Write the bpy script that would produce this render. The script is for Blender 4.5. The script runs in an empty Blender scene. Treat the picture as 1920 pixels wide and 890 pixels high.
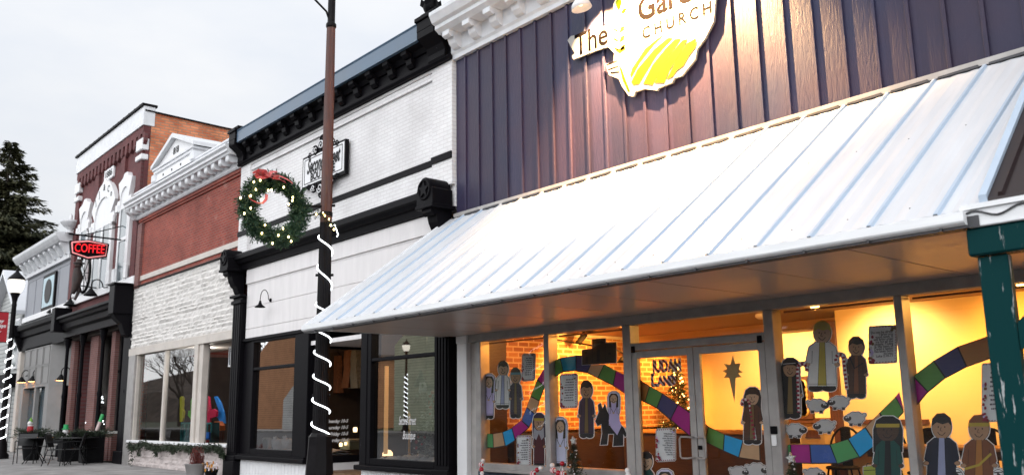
import bpy, bmesh, math, random
from mathutils import Vector, Matrix
random.seed(7)
R = math.radians
scene = bpy.context.scene
COL = scene.collection

# ------------------------------------------------------------------ camera model (surveyed from the photograph)
F_PX, PITCH, YAW, ROLL, CAM_H, FY = 1645.0, R(11.14), R(-49.23), R(-0.87), 1.30, 8.2
_fw = Vector((math.sin(YAW)*math.cos(PITCH), math.cos(YAW)*math.cos(PITCH), math.sin(PITCH)))
_r0 = Vector((math.cos(YAW), -math.sin(YAW), 0)); _u0 = _r0.cross(_fw)
_r = _r0*math.cos(ROLL) + _u0*math.sin(ROLL); _u = _r.cross(_fw)
CAM = Vector((0, 0, CAM_H))
def ray(x, y): return _r*(x-960) - _u*(y-445) + _fw*F_PX
def atY(x, y, Y=FY):
    q = ray(x, y); return CAM + q*(Y/q.y)
def atX(x, y, X):
    q = ray(x, y); return CAM + q*(X/q.x)
def atZ(x, y, Z):
    q = ray(x, y); return CAM + q*((Z-CAM_H)/q.z)
def XZ(pts, Y=FY):
    out = []
    for x, y in pts:
        p = atY(x, y, Y); out.append((p.x, p.z))
    return out

# ------------------------------------------------------------------ mesh builder
class MB:
    def __init__(s): s.v = []; s.f = []; s.m = []; s.sm = []
    def add(s, vs, fs, mi=0, smooth=False):
        o = len(s.v); s.v += [tuple(v) for v in vs]
        for f in fs: s.f.append([i+o for i in f]); s.m.append(mi); s.sm.append(smooth)
    def box(s, x0, x1, y0, y1, z0, z1, mi=0, b=0.0):
        if x0 > x1: x0, x1 = x1, x0
        if y0 > y1: y0, y1 = y1, y0
        if z0 > z1: z0, z1 = z1, z0
        if b > 0:
            b = min(b, (x1-x0)*.4, (y1-y0)*.4, (z1-z0)*.4)
            bm = bmesh.new()
            vs = [bm.verts.new(p) for p in [(x0,y0,z0),(x1,y0,z0),(x1,y1,z0),(x0,y1,z0),(x0,y0,z1),(x1,y0,z1),(x1,y1,z1),(x0,y1,z1)]]
            for f in [(0,3,2,1),(4,5,6,7),(0,1,5,4),(1,2,6,5),(2,3,7,6),(3,0,4,7)]: bm.faces.new([vs[i] for i in f])
            bmesh.ops.bevel(bm, geom=bm.edges[:], offset=b, segments=1, affect='EDGES')
            bm.verts.index_update()
            s.add([v.co[:] for v in bm.verts], [[v.index for v in f.verts] for f in bm.faces], mi)
            bm.free(); return
        s.add([(x0,y0,z0),(x1,y0,z0),(x1,y1,z0),(x0,y1,z0),(x0,y0,z1),(x1,y0,z1),(x1,y1,z1),(x0,y1,z1)],
              [(0,3,2,1),(4,5,6,7),(0,1,5,4),(1,2,6,5),(2,3,7,6),(3,0,4,7)], mi)
    def hexa(s, p, mi=0):                       # eight corner points: bottom ring then top ring
        s.add(p, [(0,3,2,1),(4,5,6,7),(0,1,5,4),(1,2,6,5),(2,3,7,6),(3,0,4,7)], mi)
    def prism_xz(s, pts, y0, y1, mi=0):         # polygon in X,Z pushed along Y (y0 = front)
        n = len(pts)
        a = sum(pts[i][0]*pts[(i+1) % n][1]-pts[(i+1) % n][0]*pts[i][1] for i in range(n))
        if a < 0: pts = list(reversed(pts))
        s.add([(x, y0, z) for x, z in pts]+[(x, y1, z) for x, z in pts],
              [list(range(n)), list(range(2*n-1, n-1, -1))]+[(i, i+n, (i+1) % n+n, (i+1) % n) for i in range(n)], mi)
    def prism_yz(s, pts, x0, x1, mi=0):         # profile in Y,Z swept along X
        n = len(pts)
        a = sum(pts[i][0]*pts[(i+1) % n][1]-pts[(i+1) % n][0]*pts[i][1] for i in range(n))
        if a < 0: pts = list(reversed(pts))
        s.add([(x1, y, z) for y, z in pts]+[(x0, y, z) for y, z in pts],
              [list(range(n)), list(range(2*n-1, n-1, -1))]+[(i, i+n, (i+1) % n+n, (i+1) % n) for i in range(n)], mi)
    def prism_xy(s, pts, z0, z1, mi=0):
        n = len(pts)
        a = sum(pts[i][0]*pts[(i+1) % n][1]-pts[(i+1) % n][0]*pts[i][1] for i in range(n))
        if a < 0: pts = list(reversed(pts))
        s.add([(x, y, z1) for x, y in pts]+[(x, y, z0) for x, y in pts],
              [list(range(n)), list(range(2*n-1, n-1, -1))]+[(i, i+n, (i+1) % n+n, (i+1) % n) for i in range(n)], mi)
    def flat_xz(s, pts, y, mi=0):               # one-sided printed area facing the street
        n = len(pts)
        a = sum(pts[i][0]*pts[(i+1) % n][1]-pts[(i+1) % n][0]*pts[i][1] for i in range(n))
        if a < 0: pts = list(reversed(pts))
        s.add([(x, y, z) for x, z in pts], [list(range(n))], mi)
    def quad(s, a, b, c, d, mi=0): s.add([a, b, c, d], [(0, 1, 2, 3)], mi)
    def tube(s, path, r, seg=8, mi=0, caps=True, smooth=True):
        path = [Vector(p) for p in path]
        n = len(path); rs = r if isinstance(r, (list, tuple)) else [r]*n
        rings = []; up = None
        for i, p in enumerate(path):
            t = (path[min(i+1, n-1)]-path[max(i-1, 0)])
            if t.length < 1e-9: t = Vector((0, 0, 1))
            t.normalize()
            if up is None:
                up = Vector((0, 0, 1)) if abs(t.z) < .9 else Vector((1, 0, 0))
            a = up - t*up.dot(t)
            if a.length < 1e-6: a = t.orthogonal()
            a.normalize(); b = t.cross(a); up = a
            rings.append([p+(a*math.cos(2*math.pi*k/seg)+b*math.sin(2*math.pi*k/seg))*rs[i] for k in range(seg)])
        vs = [v for q in rings for v in q]
        fs = [(i*seg+k, i*seg+(k+1) % seg, (i+1)*seg+(k+1) % seg, (i+1)*seg+k) for i in range(n-1) for k in range(seg)]
        s.add(vs, fs, mi, smooth)
        if caps:
            s.add(rings[0], [list(range(seg-1, -1, -1))], mi); s.add(rings[-1], [list(range(seg))], mi)
    def lathe(s, prof, c=(0, 0, 0), seg=16, mi=0, smooth=True, axis='z'):
        vs = []; n = len(prof)
        for r, z in prof:
            for k in range(seg):
                a = 2*math.pi*k/seg
                p = (r*math.cos(a), r*math.sin(a), z)
                if axis == 'y': p = (p[0], p[2], p[1])
                vs.append((p[0]+c[0], p[1]+c[1], p[2]+c[2]))
        fs = [(i*seg+k, i*seg+(k+1) % seg, (i+1)*seg+(k+1) % seg, (i+1)*seg+k) for i in range(n-1) for k in range(seg)]
        if axis == 'y': fs = [tuple(reversed(f)) for f in fs]
        s.add(vs, fs, mi, smooth)
        if prof[0][0] > 1e-4: s.add(vs[:seg], [list(range(seg-1, -1, -1))], mi)
        if prof[-1][0] > 1e-4: s.add(vs[-seg:], [list(range(seg))], mi)
    def ball(s, c, r, seg=8, mi=0, sz=1.0):
        k = max(3, seg//2)
        s.lathe([(max(1e-5, r*math.sin(math.pi*i/k)), -r*sz*math.cos(math.pi*i/k)) for i in range(k+1)], c, seg, mi)
    def leaf(s, p, d, L, w, mi=0, nrm=None):
        p = Vector(p); d = Vector(d).normalized()
        side = d.cross(nrm if nrm is not None else Vector((random.uniform(-1, 1), random.uniform(-1, 1), random.uniform(-1, 1))))
        if side.length < 1e-5: side = d.orthogonal()
        side.normalize(); side *= w/2
        s.add([p, p+d*L*.5+side, p+d*L, p+d*L*.5-side], [(0, 1, 2, 3)], mi)
    def build(s, name, mats, parent=None, label=None):
        me = bpy.data.meshes.new(name)
        me.from_pydata(s.v, [], s.f)
        mats = mats if isinstance(mats, (list, tuple)) else [mats]
        for m in mats: me.materials.append(m)
        me.polygons.foreach_set('material_index', s.m)
        me.polygons.foreach_set('use_smooth', s.sm)
        me.update()
        o = bpy.data.objects.new(name, me); COL.objects.link(o)
        if parent is not None:
            o.parent = parent
            o.location = -world_loc(parent)
        if label: o['label'] = label
        return o
def world_loc(o):
    l = Vector(o.location)
    while o.parent: o = o.parent; l += Vector(o.location)
    return l
def tag(o, label=None, cat=None, group=None, kind=None):
    if label: o['label'] = label
    if cat: o['category'] = cat
    if group: o['group'] = group
    if kind: o['kind'] = kind
    return o
def thing(name, label, cat, loc=(0, 0, 0), group=None):
    o = bpy.data.objects.new(name, None); COL.objects.link(o)
    o.empty_display_size = .2; o.location = loc
    return tag(o, label, cat, group)
def dup(o, loc, rotz=0.0, label=None, scale=1.0):
    def rec(a, par):
        c = a.copy(); COL.objects.link(c); c.parent = par
        for ch in list(a.children): rec(ch, c)
        return c
    c = rec(o, None); c.location = loc; c.rotation_euler = (0, 0, rotz); c.scale = (scale,)*3
    if label: c['label'] = label
    return c
def text_mb(mb, s, size, o, right, up, mi=0, width=None, shear=0.0, align='CENTER', extrude=0.0, spacing=1.0, bold=0.0):
    cu = bpy.data.curves.new('lettering', 'FONT')
    cu.body = s; cu.size = size; cu.align_x = align; cu.shear = shear; cu.extrude = extrude; cu.space_character = spacing
    cu.offset = bold; cu.resolution_u = 3
    ob = bpy.data.objects.new('lettering', cu); COL.objects.link(ob)
    dg = bpy.context.evaluated_depsgraph_get(); dg.update()
    me = bpy.data.meshes.new_from_object(ob.evaluated_get(dg))
    right = Vector(right).normalized(); up = Vector(up).normalized(); n = right.cross(up)
    xs = [v.co.x for v in me.vertices]
    k = 1.0
    if width and xs: k = width/max(1e-6, max(xs)-min(xs))
    o = Vector(o)
    mb.add([o+right*(v.co.x*k)+up*v.co.y+n*v.co.z for v in me.vertices], [list(p.vertices) for p in me.polygons], mi)
    bpy.data.objects.remove(ob); bpy.data.curves.remove(cu); bpy.data.meshes.remove(me)

# ------------------------------------------------------------------ materials
def nt(name):
    m = bpy.data.materials.new(name); m.use_nodes = True
    t = m.node_tree; b = t.nodes['Principled BSDF']
    return m, t, b
def setp(b, color=None, rough=.5, metal=0.0, spec=None):
    if color: b.inputs['Base Color'].default_value = (*color, 1)
    b.inputs['Roughness'].default_value = rough; b.inputs['Metallic'].default_value = metal
    if spec is not None: b.inputs['Specular IOR Level'].default_value = spec
def pos(t): return t.nodes.new('ShaderNodeNewGeometry').outputs['Position']
def mat(name, color, rough=.55, metal=0.0, var=.12, scale=6.0, bump=0.0, bscale=60.0, spec=None, stretch=None, color2=None):
    m, t, b = nt(name); setp(b, color, rough, metal, spec)
    p = pos(t)
    if stretch:
        mp = t.nodes.new('ShaderNodeMapping'); mp.inputs['Scale'].default_value = stretch
        t.links.new(p, mp.inputs['Vector']); p = mp.outputs[0]
    if var > 0 or color2:
        n = t.nodes.new('ShaderNodeTexNoise'); n.inputs['Scale'].default_value = scale; n.inputs['Detail'].default_value = 5
        t.links.new(p, n.inputs['Vector'])
        r = t.nodes.new('ShaderNodeValToRGB'); r.color_ramp.elements[0].position = .32; r.color_ramp.elements[1].position = .68
        c2 = color2 or tuple(min(1, c*(1+var)) for c in color)
        c1 = color if color2 else tuple(c*(1-var) for c in color)
        r.color_ramp.elements[0].color = (*c1, 1); r.color_ramp.elements[1].color = (*c2, 1)
        t.links.new(n.outputs[0], r.inputs[0]); t.links.new(r.outputs[0], b.inputs['Base Color'])
        mr = t.nodes.new('ShaderNodeMapRange'); mr.inputs['To Min'].default_value = max(.02, rough-.08); mr.inputs['To Max'].default_value = min(1, rough+.1)
        t.links.new(n.outputs[0], mr.inputs[0]); t.links.new(mr.outputs[0], b.inputs['Roughness'])
    if bump > 0:
        n2 = t.nodes.new('ShaderNodeTexNoise'); n2.inputs['Scale'].default_value = bscale; n2.inputs['Detail'].default_value = 4
        t.links.new(p, n2.inputs['Vector'])
        bp = t.nodes.new('ShaderNodeBump'); bp.inputs['Strength'].default_value = bump; bp.inputs['Distance'].default_value = .02
        t.links.new(n2.outputs[0], bp.inputs['Height']); t.links.new(bp.outputs[0], b.inputs['Normal'])
    return m
def emis(name, color, strength):
    m, t, b = nt(name); setp(b, tuple(min(1, c) for c in color), .5)
    b.inputs['Emission Color'].default_value = (*color, 1); b.inputs['Emission Strength'].default_value = strength
    return m
def brick_mat(name, c1, c2, mortar, axis='X', bw=.2, bh=.067, ms=.010, bump=.5, rough=.85, stain=None, dist=.012, off=.5, patch=None):
    """brickwork laid in world units; axis = the horizontal run of the wall"""
    m, t, b = nt(name); setp(b, c1, rough)
    sp = t.nodes.new('ShaderNodeSeparateXYZ'); t.links.new(pos(t), sp.inputs[0])
    cb = t.nodes.new('ShaderNodeCombineXYZ')
    t.links.new(sp.outputs[axis], cb.inputs['X']); t.links.new(sp.outputs['Z'], cb.inputs['Y'])
    br = t.nodes.new('ShaderNodeTexBrick'); br.offset = off
    for k, v in (('Scale', 1.0), ('Mortar Size', ms), ('Mortar Smooth', .15), ('Bias', 0.0), ('Brick Width', bw), ('Row Height', bh)): br.inputs[k].default_value = v
    br.inputs['Color1'].default_value = (*c1, 1); br.inputs['Color2'].default_value = (*c2, 1); br.inputs['Mortar'].default_value = (*mortar, 1)
    t.links.new(cb.outputs[0], br.inputs['Vector'])
    n = t.nodes.new('ShaderNodeTexNoise'); n.inputs['Scale'].default_value = 1.3; n.inputs['Detail'].default_value = 8; t.links.new(pos(t), n.inputs['Vector'])
    mx = t.nodes.new('ShaderNodeMix'); mx.data_type = 'RGBA'; mx.blend_type = 'MULTIPLY'; mx.inputs[0].default_value = 1
    r = t.nodes.new('ShaderNodeValToRGB'); r.color_ramp.elements[0].position = .3; r.color_ramp.elements[1].position = .7
    s = stain or (.72, .70, .70)
    r.color_ramp.elements[0].color = (*s, 1); r.color_ramp.elements[1].color = (1.1, 1.1, 1.1, 1)
    t.links.new(n.outputs[0], r.inputs[0]); t.links.new(br.outputs['Color'], mx.inputs[6]); t.links.new(r.outputs[0], mx.inputs[7])
    last = mx.outputs[2]
    if patch:
        n3 = t.nodes.new('ShaderNodeTexNoise'); n3.inputs['Scale'].default_value = 2.6; n3.inputs['Detail'].default_value = 9; n3.inputs['Roughness'].default_value = .7
        t.links.new(pos(t), n3.inputs['Vector'])
        r3 = t.nodes.new('ShaderNodeValToRGB'); r3.color_ramp.elements[0].position = .62; r3.color_ramp.elements[1].position = .70
        t.links.new(n3.outputs[0], r3.inputs[0])
        m3 = t.nodes.new('ShaderNodeMix'); m3.data_type = 'RGBA'; m3.inputs[7].default_value = (*patch, 1)
        t.links.new(r3.outputs[0], m3.inputs[0]); t.links.new(last, m3.inputs[6]); last = m3.outputs[2]
    t.links.new(last, b.inputs['Base Color'])
    n2 = t.nodes.new('ShaderNodeTexNoise'); n2.inputs['Scale'].default_value = 45; n2.inputs['Detail'].default_value = 4; t.links.new(pos(t), n2.inputs['Vector'])
    ma = t.nodes.new('ShaderNodeMath'); ma.operation = 'MULTIPLY_ADD'; ma.inputs[1].default_value = -1.0
    sc = t.nodes.new('ShaderNodeMath'); sc.operation = 'MULTIPLY'; sc.inputs[1].default_value = .35
    t.links.new(n2.outputs[0], sc.inputs[0]); t.links.new(br.outputs['Fac'], ma.inputs[0]); t.links.new(sc.outputs[0], ma.inputs[2])
    bp = t.nodes.new('ShaderNodeBump'); bp.inputs['Strength'].default_value = bump; bp.inputs['Distance'].default_value = dist
    t.links.new(ma.outputs[0], bp.inputs['Height']); t.links.new(bp.outputs[0], b.inputs['Normal'])
    return m
def glass_mat(name, ior=1.5, tint=(.93, .96, .95), boost=1.0):
    m = bpy.data.materials.new(name); m.use_nodes = True; t = m.node_tree; t.nodes.clear()
    o = t.nodes.new('ShaderNodeOutputMaterial'); mix = t.nodes.new('ShaderNodeMixShader')
    tr = t.nodes.new('ShaderNodeBsdfTransparent'); tr.inputs[0].default_value = (*tint, 1)
    gl = t.nodes.new('ShaderNodeBsdfGlossy'); gl.inputs['Roughness'].default_value = .01
    n = t.nodes.new('ShaderNodeTexNoise'); n.inputs['Scale'].default_value = .9; t.links.new(pos(t), n.inputs['Vector'])
    bp = t.nodes.new('ShaderNodeBump'); bp.inputs['Strength'].default_value = .03; bp.inputs['Distance'].default_value = .02
    t.links.new(n.outputs[0], bp.inputs['Height']); t.links.new(bp.outputs[0], gl.inputs['Normal'])
    fr = t.nodes.new('ShaderNodeFresnel'); fr.inputs[0].default_value = ior
    mu = t.nodes.new('ShaderNodeMath'); mu.operation = 'MULTIPLY'; mu.inputs[1].default_value = boost; mu.use_clamp = True
    t.links.new(fr.outputs[0], mu.inputs[0]); t.links.new(mu.outputs[0], mix.inputs[0])
    t.links.new(tr.outputs[0], mix.inputs[1]); t.links.new(gl.outputs[0], mix.inputs[2]); t.links.new(mix.outputs[0], o.inputs[0])
    return m
def peel_mat(name, base, under, lo=.60, hi=.66, stretch=(17, 17, 2.4)):
    m, t, b = nt(name); setp(b, base, .5, spec=.06)
    mp = t.nodes.new('ShaderNodeMapping'); mp.inputs['Scale'].default_value = stretch; t.links.new(pos(t), mp.inputs[0])
    n = t.nodes.new('ShaderNodeTexNoise'); n.inputs['Scale'].default_value = 1.6; n.inputs['Detail'].default_value = 9; n.inputs['Roughness'].default_value = .62
    t.links.new(mp.outputs[0], n.inputs['Vector'])
    r = t.nodes.new('ShaderNodeValToRGB'); r.color_ramp.elements[0].position = lo; r.color_ramp.elements[1].position = hi
    r.color_ramp.elements[0].color = (*base, 1); r.color_ramp.elements[1].color = (*under, 1)
    t.links.new(n.outputs[0], r.inputs[0]); t.links.new(r.outputs[0], b.inputs['Base Color'])
    bp = t.nodes.new('ShaderNodeBump'); bp.inputs['Strength'].default_value = .4; bp.inputs['Distance'].default_value = .004
    t.links.new(n.outputs[0], bp.inputs['Height']); t.links.new(bp.outputs[0], b.inputs['Normal'])
    return m
M = {}
M['white'] = mat('white_paint', (.78, .78, .79), .5, var=.04, scale=3, bump=.08)
M['white_old'] = mat('weathered_white', (.62, .60, .57), .55, var=.10, scale=4, bump=.15)
M['cornice_white'] = mat('cornice_white_paint', (.70, .71, .73), .5, var=.08, scale=5, bump=.08)
M['siding_white'] = mat('white_board', (.76, .73, .725), .5, var=.055, scale=2.2, stretch=(3, 1, .5), bump=.07)
M['white_brick'] = brick_mat('painted_white_brick', (.80, .79, .79), (.76, .75, .75), (.68, .66, .66), bump=.6, rough=.6, stain=(.88, .87, .87), ms=.009, dist=.012)
M['black'] = mat('black_trim_paint', (.0055, .005, .0065), .42, var=.25, scale=8, bump=.06, spec=.07)
M['black_soft'] = mat('charcoal_black_wood', (.008, .007, .008), .6, var=.3, scale=5, spec=.08)
M['blue_metal'] = mat('slate_blue_flashing', (.062, .112, .175), .42, metal=.0, var=.12, scale=1.2, spec=.6)
M['purple'] = None
M['roof_white'] = mat('white_metal_roofing', (.64, .655, .685), .34, var=.045, scale=2.2, stretch=(5, .5, .5), bump=.12, bscale=1.6)
M['roof_rib'] = mat('roof_rib_metal', (.44, .53, .64), .38, var=.03)
M['gutter'] = mat('white_gutter', (.84, .85, .86), .35, var=.07, scale=5, stretch=(.4, 3, 3))
M['gutter_dark'] = mat('dark_gutter_lip', (.05, .05, .055), .5, var=.3)
M['soffit'] = mat('soffit_panel', (.46, .385, .34), .33, var=.08, scale=3, stretch=(.5, 4, 1))
M['brown_roof'] = mat('dark_brown_metal', (.020, .010, .010), .35, var=.2)
M['alu'] = mat('weathered_aluminium', (.32, .305, .295), .45, metal=.25, var=.12, scale=7)
M['alu_warm'] = mat('aged_frame_paint', (.42, .40, .38), .5, var=.15, scale=5)
M['glass'] = glass_mat('shop_glass', 1.5, tint=(.97, .985, .98), boost=1.0)
M['glass_dark'] = glass_mat('dark_shop_glass', 1.5, tint=(.86, .90, .90), boost=1.7)
M['glass_mirror'] = glass_mat('boutique_glass', 1.5, tint=(.84, .88, .88), boost=6.0)
M['win_glass'] = mat('upper_window_glass', (.05, .075, .09), .06, var=.3, scale=1.2, spec=.5)
M['red_brick'] = brick_mat('red_brick', (.36, .060, .036), (.25, .040, .028), (.28, .13, .10), bump=.7, stain=(.66, .62, .62), patch=(.36, .16, .13))
M['dark_brick'] = brick_mat('maroon_brick', (.155, .040, .040), (.115, .032, .034), (.13, .06, .06), bump=.5, ms=.006)
M['orange_brick'] = brick_mat('orange_brick', (.90, .34, .16), (.66, .18, .08), (.50, .28, .18), axis='Y', bw=.26, bh=.088, bump=1.0, ms=.016, stain=(.55, .48, .44))
M['in_brick'] = brick_mat('interior_brick', (.50, .25, .12), (.30, .12, .055), (.66, .50, .34), axis='Y', bump=.8, bw=.22, bh=.085, ms=.014, stain=(.55, .48, .42))
M['pier_brick'] = brick_mat('pier_brick', (.24, .10, .085), (.19, .075, .07), (.22, .15, .14), bump=.6)
M['stone'] = None
M['cream'] = mat('cream_trim', (.56, .51, .46), .55, var=.08, scale=4)
M['grey_paint'] = mat('grey_board', (.25, .26, .29), .6, var=.06, scale=3)
M['beige_paint'] = mat('beige_panel', (.23, .225, .22), .6, var=.07, scale=3)
M['concrete'] = mat('concrete', (.26, .25, .245), .85, var=.28, scale=1.6, bump=.3, bscale=90)
M['asphalt'] = mat('asphalt', (.055, .055, .058), .9, var=.25, scale=3, bump=.5, bscale=120)
M['earth'] = mat('lawn_earth', (.06, .07, .035), .95, var=.3, scale=.6, bump=.4, bscale=8)
M['wood_dark'] = mat('dark_wood', (.035, .018, .010), .5, var=.35, scale=6, stretch=(1, 1, 12))
M['wood_top'] = mat('wood_top', (.38, .21, .09), .45, var=.3, scale=5, stretch=(1, 8, 8))
M['wood_red'] = mat('brown_wood_trim', (.10, .035, .018), .5, var=.3, scale=6, stretch=(6, 6, 1))
M['cream_wall'] = mat('cream_wall', (.84, .60, .29), .7, var=.03, scale=2)
M['ceiling'] = mat('interior_ceiling', (.34, .22, .13), .7, var=.05, scale=2)
M['floor_in'] = mat('shop_floor', (.16, .09, .05), .5, var=.3, scale=4)
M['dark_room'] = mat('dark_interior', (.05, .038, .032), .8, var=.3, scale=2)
M['needle'] = mat('evergreen_needles', (.014, .045, .020), .6, var=0, scale=9, color2=(.035, .085, .040))
M['needle_dk'] = mat('dark_evergreen', (.012, .022, .010), .7, var=0, scale=9, color2=(.030, .045, .020))
M['spruce'] = mat('spruce_needles', (.022, .030, .014), .7, var=0, scale=1.6, color2=(.095, .092, .040))
M['bark'] = mat('bark', (.050, .036, .028), .9, var=.3, scale=12, bump=.6)
M['warm_bulb'] = emis('warm_fairy_light', (1.0, .74, .30), 14)
M['rope'] = emis('white_rope_light', (.93, .97, 1.0), 4.0)
M['tree_bulb'] = emis('tree_fairy_light', (1.0, .66, .22), 7)
M['fairy_cool'] = emis('cool_fairy_light', (.9, .97, 1.0), 5)
M['globe'] = emis('lamp_globe_glass', (1.0, .93, .80), 1.5)
M['lamp_warm'] = emis('lit_lamp_underside', (1.0, .72, .40), 3.0)
M['neon'] = emis('red_neon', (1.0, .012, .02), .55)
M['red'] = mat('red_fabric', (.42, .012, .022), .6, var=.1)
M['red_ribbon'] = mat('red_ribbon', (.55, .03, .045), .4, var=0, scale=26, color2=(.62, .20, .18))
M['ball_red'] = mat('glossy_red', (.42, .012, .03), .25, var=.05)
M['ball_white'] = mat('glossy_white', (.78, .76, .76), .3, var=.04)
M['snow'] = mat('cotton_snow', (.80, .80, .84), .9, var=.06, scale=9, bump=.6, bscale=25)
M['iron'] = mat('black_iron', (.006, .006, .007), .5, var=.3, scale=20, spec=.12)
M['pole'] = mat('lamp_post_paint', (.007, .006, .007), .42, var=.25, scale=10, spec=.12)
M['black'] = peel_mat('black_trim_paint', (.0055, .005, .0065), (.22, .21, .21), lo=.715, hi=.735, stretch=(16, 16, 16))
M['green_peel'] = peel_mat('peeling_green_paint', (.003, .036, .038), (.40, .42, .42), lo=.60, hi=.64)
M['navy'] = mat('navy_bulkhead', (.018, .032, .060), .5, var=.15)
# board and batten siding: aubergine paint with wood-grain relief
def _purple():
    m, t, b = nt('aubergine_board'); setp(b, (.06, .045, .085), .5, spec=.3)
    n = t.nodes.new('ShaderNodeTexNoise'); n.inputs['Scale'].default_value = .9; n.inputs['Detail'].default_value = 5; t.links.new(pos(t), n.inputs[0])
    r = t.nodes.new('ShaderNodeValToRGB'); r.color_ramp.elements[0].position = .35; r.color_ramp.elements[1].position = .65
    r.color_ramp.elements[0].color = (.025, .029, .069, 1); r.color_ramp.elements[1].color = (.045, .031, .061, 1)
    t.links.new(n.outputs[0], r.inputs[0])
    sp = t.nodes.new('ShaderNodeSeparateXYZ'); t.links.new(pos(t), sp.inputs[0])
    dv = t.nodes.new('ShaderNodeMath'); dv.operation = 'MULTIPLY_ADD'; dv.inputs[1].default_value = 1/.3367; dv.inputs[2].default_value = 7.217; t.links.new(sp.outputs['X'], dv.inputs[0])
    fl = t.nodes.new('ShaderNodeMath'); fl.operation = 'FLOOR'; t.links.new(dv.outputs[0], fl.inputs[0])
    wn = t.nodes.new('ShaderNodeTexWhiteNoise'); wn.noise_dimensions = '1D'; t.links.new(fl.outputs[0], wn.inputs['W'])
    mr = t.nodes.new('ShaderNodeMapRange'); mr.inputs['To Min'].default_value = .82; mr.inputs['To Max'].default_value = 1.16; t.links.new(wn.outputs[0], mr.inputs[0])
    sc = t.nodes.new('ShaderNodeVectorMath'); sc.operation = 'SCALE'; t.links.new(r.outputs[0], sc.inputs[0]); t.links.new(mr.outputs[0], sc.inputs['Scale']); t.links.new(sc.outputs[0], b.inputs['Base Color'])
    mp = t.nodes.new('ShaderNodeMapping'); mp.inputs['Scale'].default_value = (7, 7, 1.1); t.links.new(pos(t), mp.inputs[0])
    w = t.nodes.new('ShaderNodeTexNoise'); w.inputs['Scale'].default_value = 3; w.inputs['Detail'].default_value = 6; w.inputs['Distortion'].default_value = 1.8; t.links.new(mp.outputs[0], w.inputs[0])
    bp = t.nodes.new('ShaderNodeBump'); bp.inputs['Strength'].default_value = .55; bp.inputs['Distance'].default_value = .012
    t.links.new(w.outputs[0], bp.inputs['Height']); t.links.new(bp.outputs[0], b.inputs['Normal'])
    return m
M['purple'] = _purple()
M['stone'] = mat('painted_split_stone', (.72, .69, .66), .75, var=.10, scale=5, bump=.5, bscale=30)
M['stone_pink'] = mat('painted_low_stone', (.60, .53, .51), .75, var=.12, scale=5, bump=.5, bscale=30)
# ------------------------------------------------------------------ setting
g = MB(); g.box(-400, 300, -300, 400, -.6, -.16)
tag(g.build('ground', M['earth']), kind='structure')
g = MB(); g.box(-300, 200, -16, 4.4, -.155, -.125)
tag(g.build('road', M['asphalt']), kind='structure')
def paving(name, y0, y1):
    g = MB(); x = -60.0
    while x < 12:
        y = y0
        while y < y1-.01:
            ye = min(y+1.5, y1)
            g.box(x+.006, x+1.494, y+.006, ye-.006, -.12, 0, b=.008); y = ye
        x += 1.5
    g.box(-60, 12, y0, y1, -.14, -.012)
    return tag(g.build(name, M['concrete']), kind='structure')
paving('sidewalk', 4.62, 8.16)
g = MB(); g.box(-300, 200, 4.42, 4.60, -.15, .004, b=.02); tag(g.build('kerb', M['concrete']), kind='structure')
g = MB(); g.box(-300, 200, -19.5, -16.2, -.15, .0, b=.02); tag(g.build('far_sidewalk', M['concrete']), kind='structure')
g = MB(); g.box(-300, -60.1, 4.62, 12, -.15, -.004); tag(g.build('sidewalk_beyond', M['concrete']), kind='structure')

# ------------------------------------------------------------------ church with the white metal awning
XL, XR = -10.86, 1.2
ch = thing('church_building', 'purple board and batten storefront with a long white metal awning', 'building', (-5, 8.2, 0))
b = MB(); b.box(XL+.02, XR, 8.2, 8.34, 4.25, 7.0)
x = -2.43-.34*24
k = 0
while x < XR:
    if x > XL+.1: b.box(x-.021, x+.021, 8.172, 8.21, 4.36, 6.95, b=.004)
    x += .3367
b.build('siding', M['purple'], ch)
b = MB(); b.box(XL+.01, XR, 8.21, 8.5, 2.44, 4.26); b.box(XL+.02, XR, 8.34, 8.5, 4.26, 7.6)
b.box(XL+.02, XL+.2, 8.5, 14, 0, 7.4); b.box(XR-.2, XR, 8.5, 14, 0, 7.4); b.box(XL+.02, XR, 14, 14.2, 0, 7.4); b.box(XL+.2, XR-.2, 8.5, 14, 7.0, 7.2)
b.build('wall', M['white_old'], ch)
b = MB(); b.prism_yz([(8.2, 6.93), (8.13, 6.93), (8.13, 7.0), (8.10, 7.04), (8.10, 7.30), (8.2, 7.30)], XL, XR)
b.prism_yz([(8.2, 7.30), (7.86, 7.30), (7.78, 7.36), (7.78, 7.42), (7.72, 7.45), (7.66, 7.56), (7.66, 7.62), (8.2, 7.72)], XL, XR)
b.build('cornice', M['cornice_white'], ch)
for i in range(18):
    xx = XL+.12+i*.52
    b = MB(); b.prism_yz([(8.1, 7.30), (7.84, 7.30), (7.84, 7.22), (7.90, 7.19), (7.94, 7.21), (7.98, 7.12), (8.04, 7.06), (8.1, 7.05)], xx, xx+.17)
    b.build('bracket', M['cornice_white'], ch)
# flashing strip where the roof meets the siding, scalloped between the ribs
b = MB(); b.box(XL, -2.0, 8.15, 8.199, 4.30, 4.36)
b.build('flashing', M['alu_warm'], ch)
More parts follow.
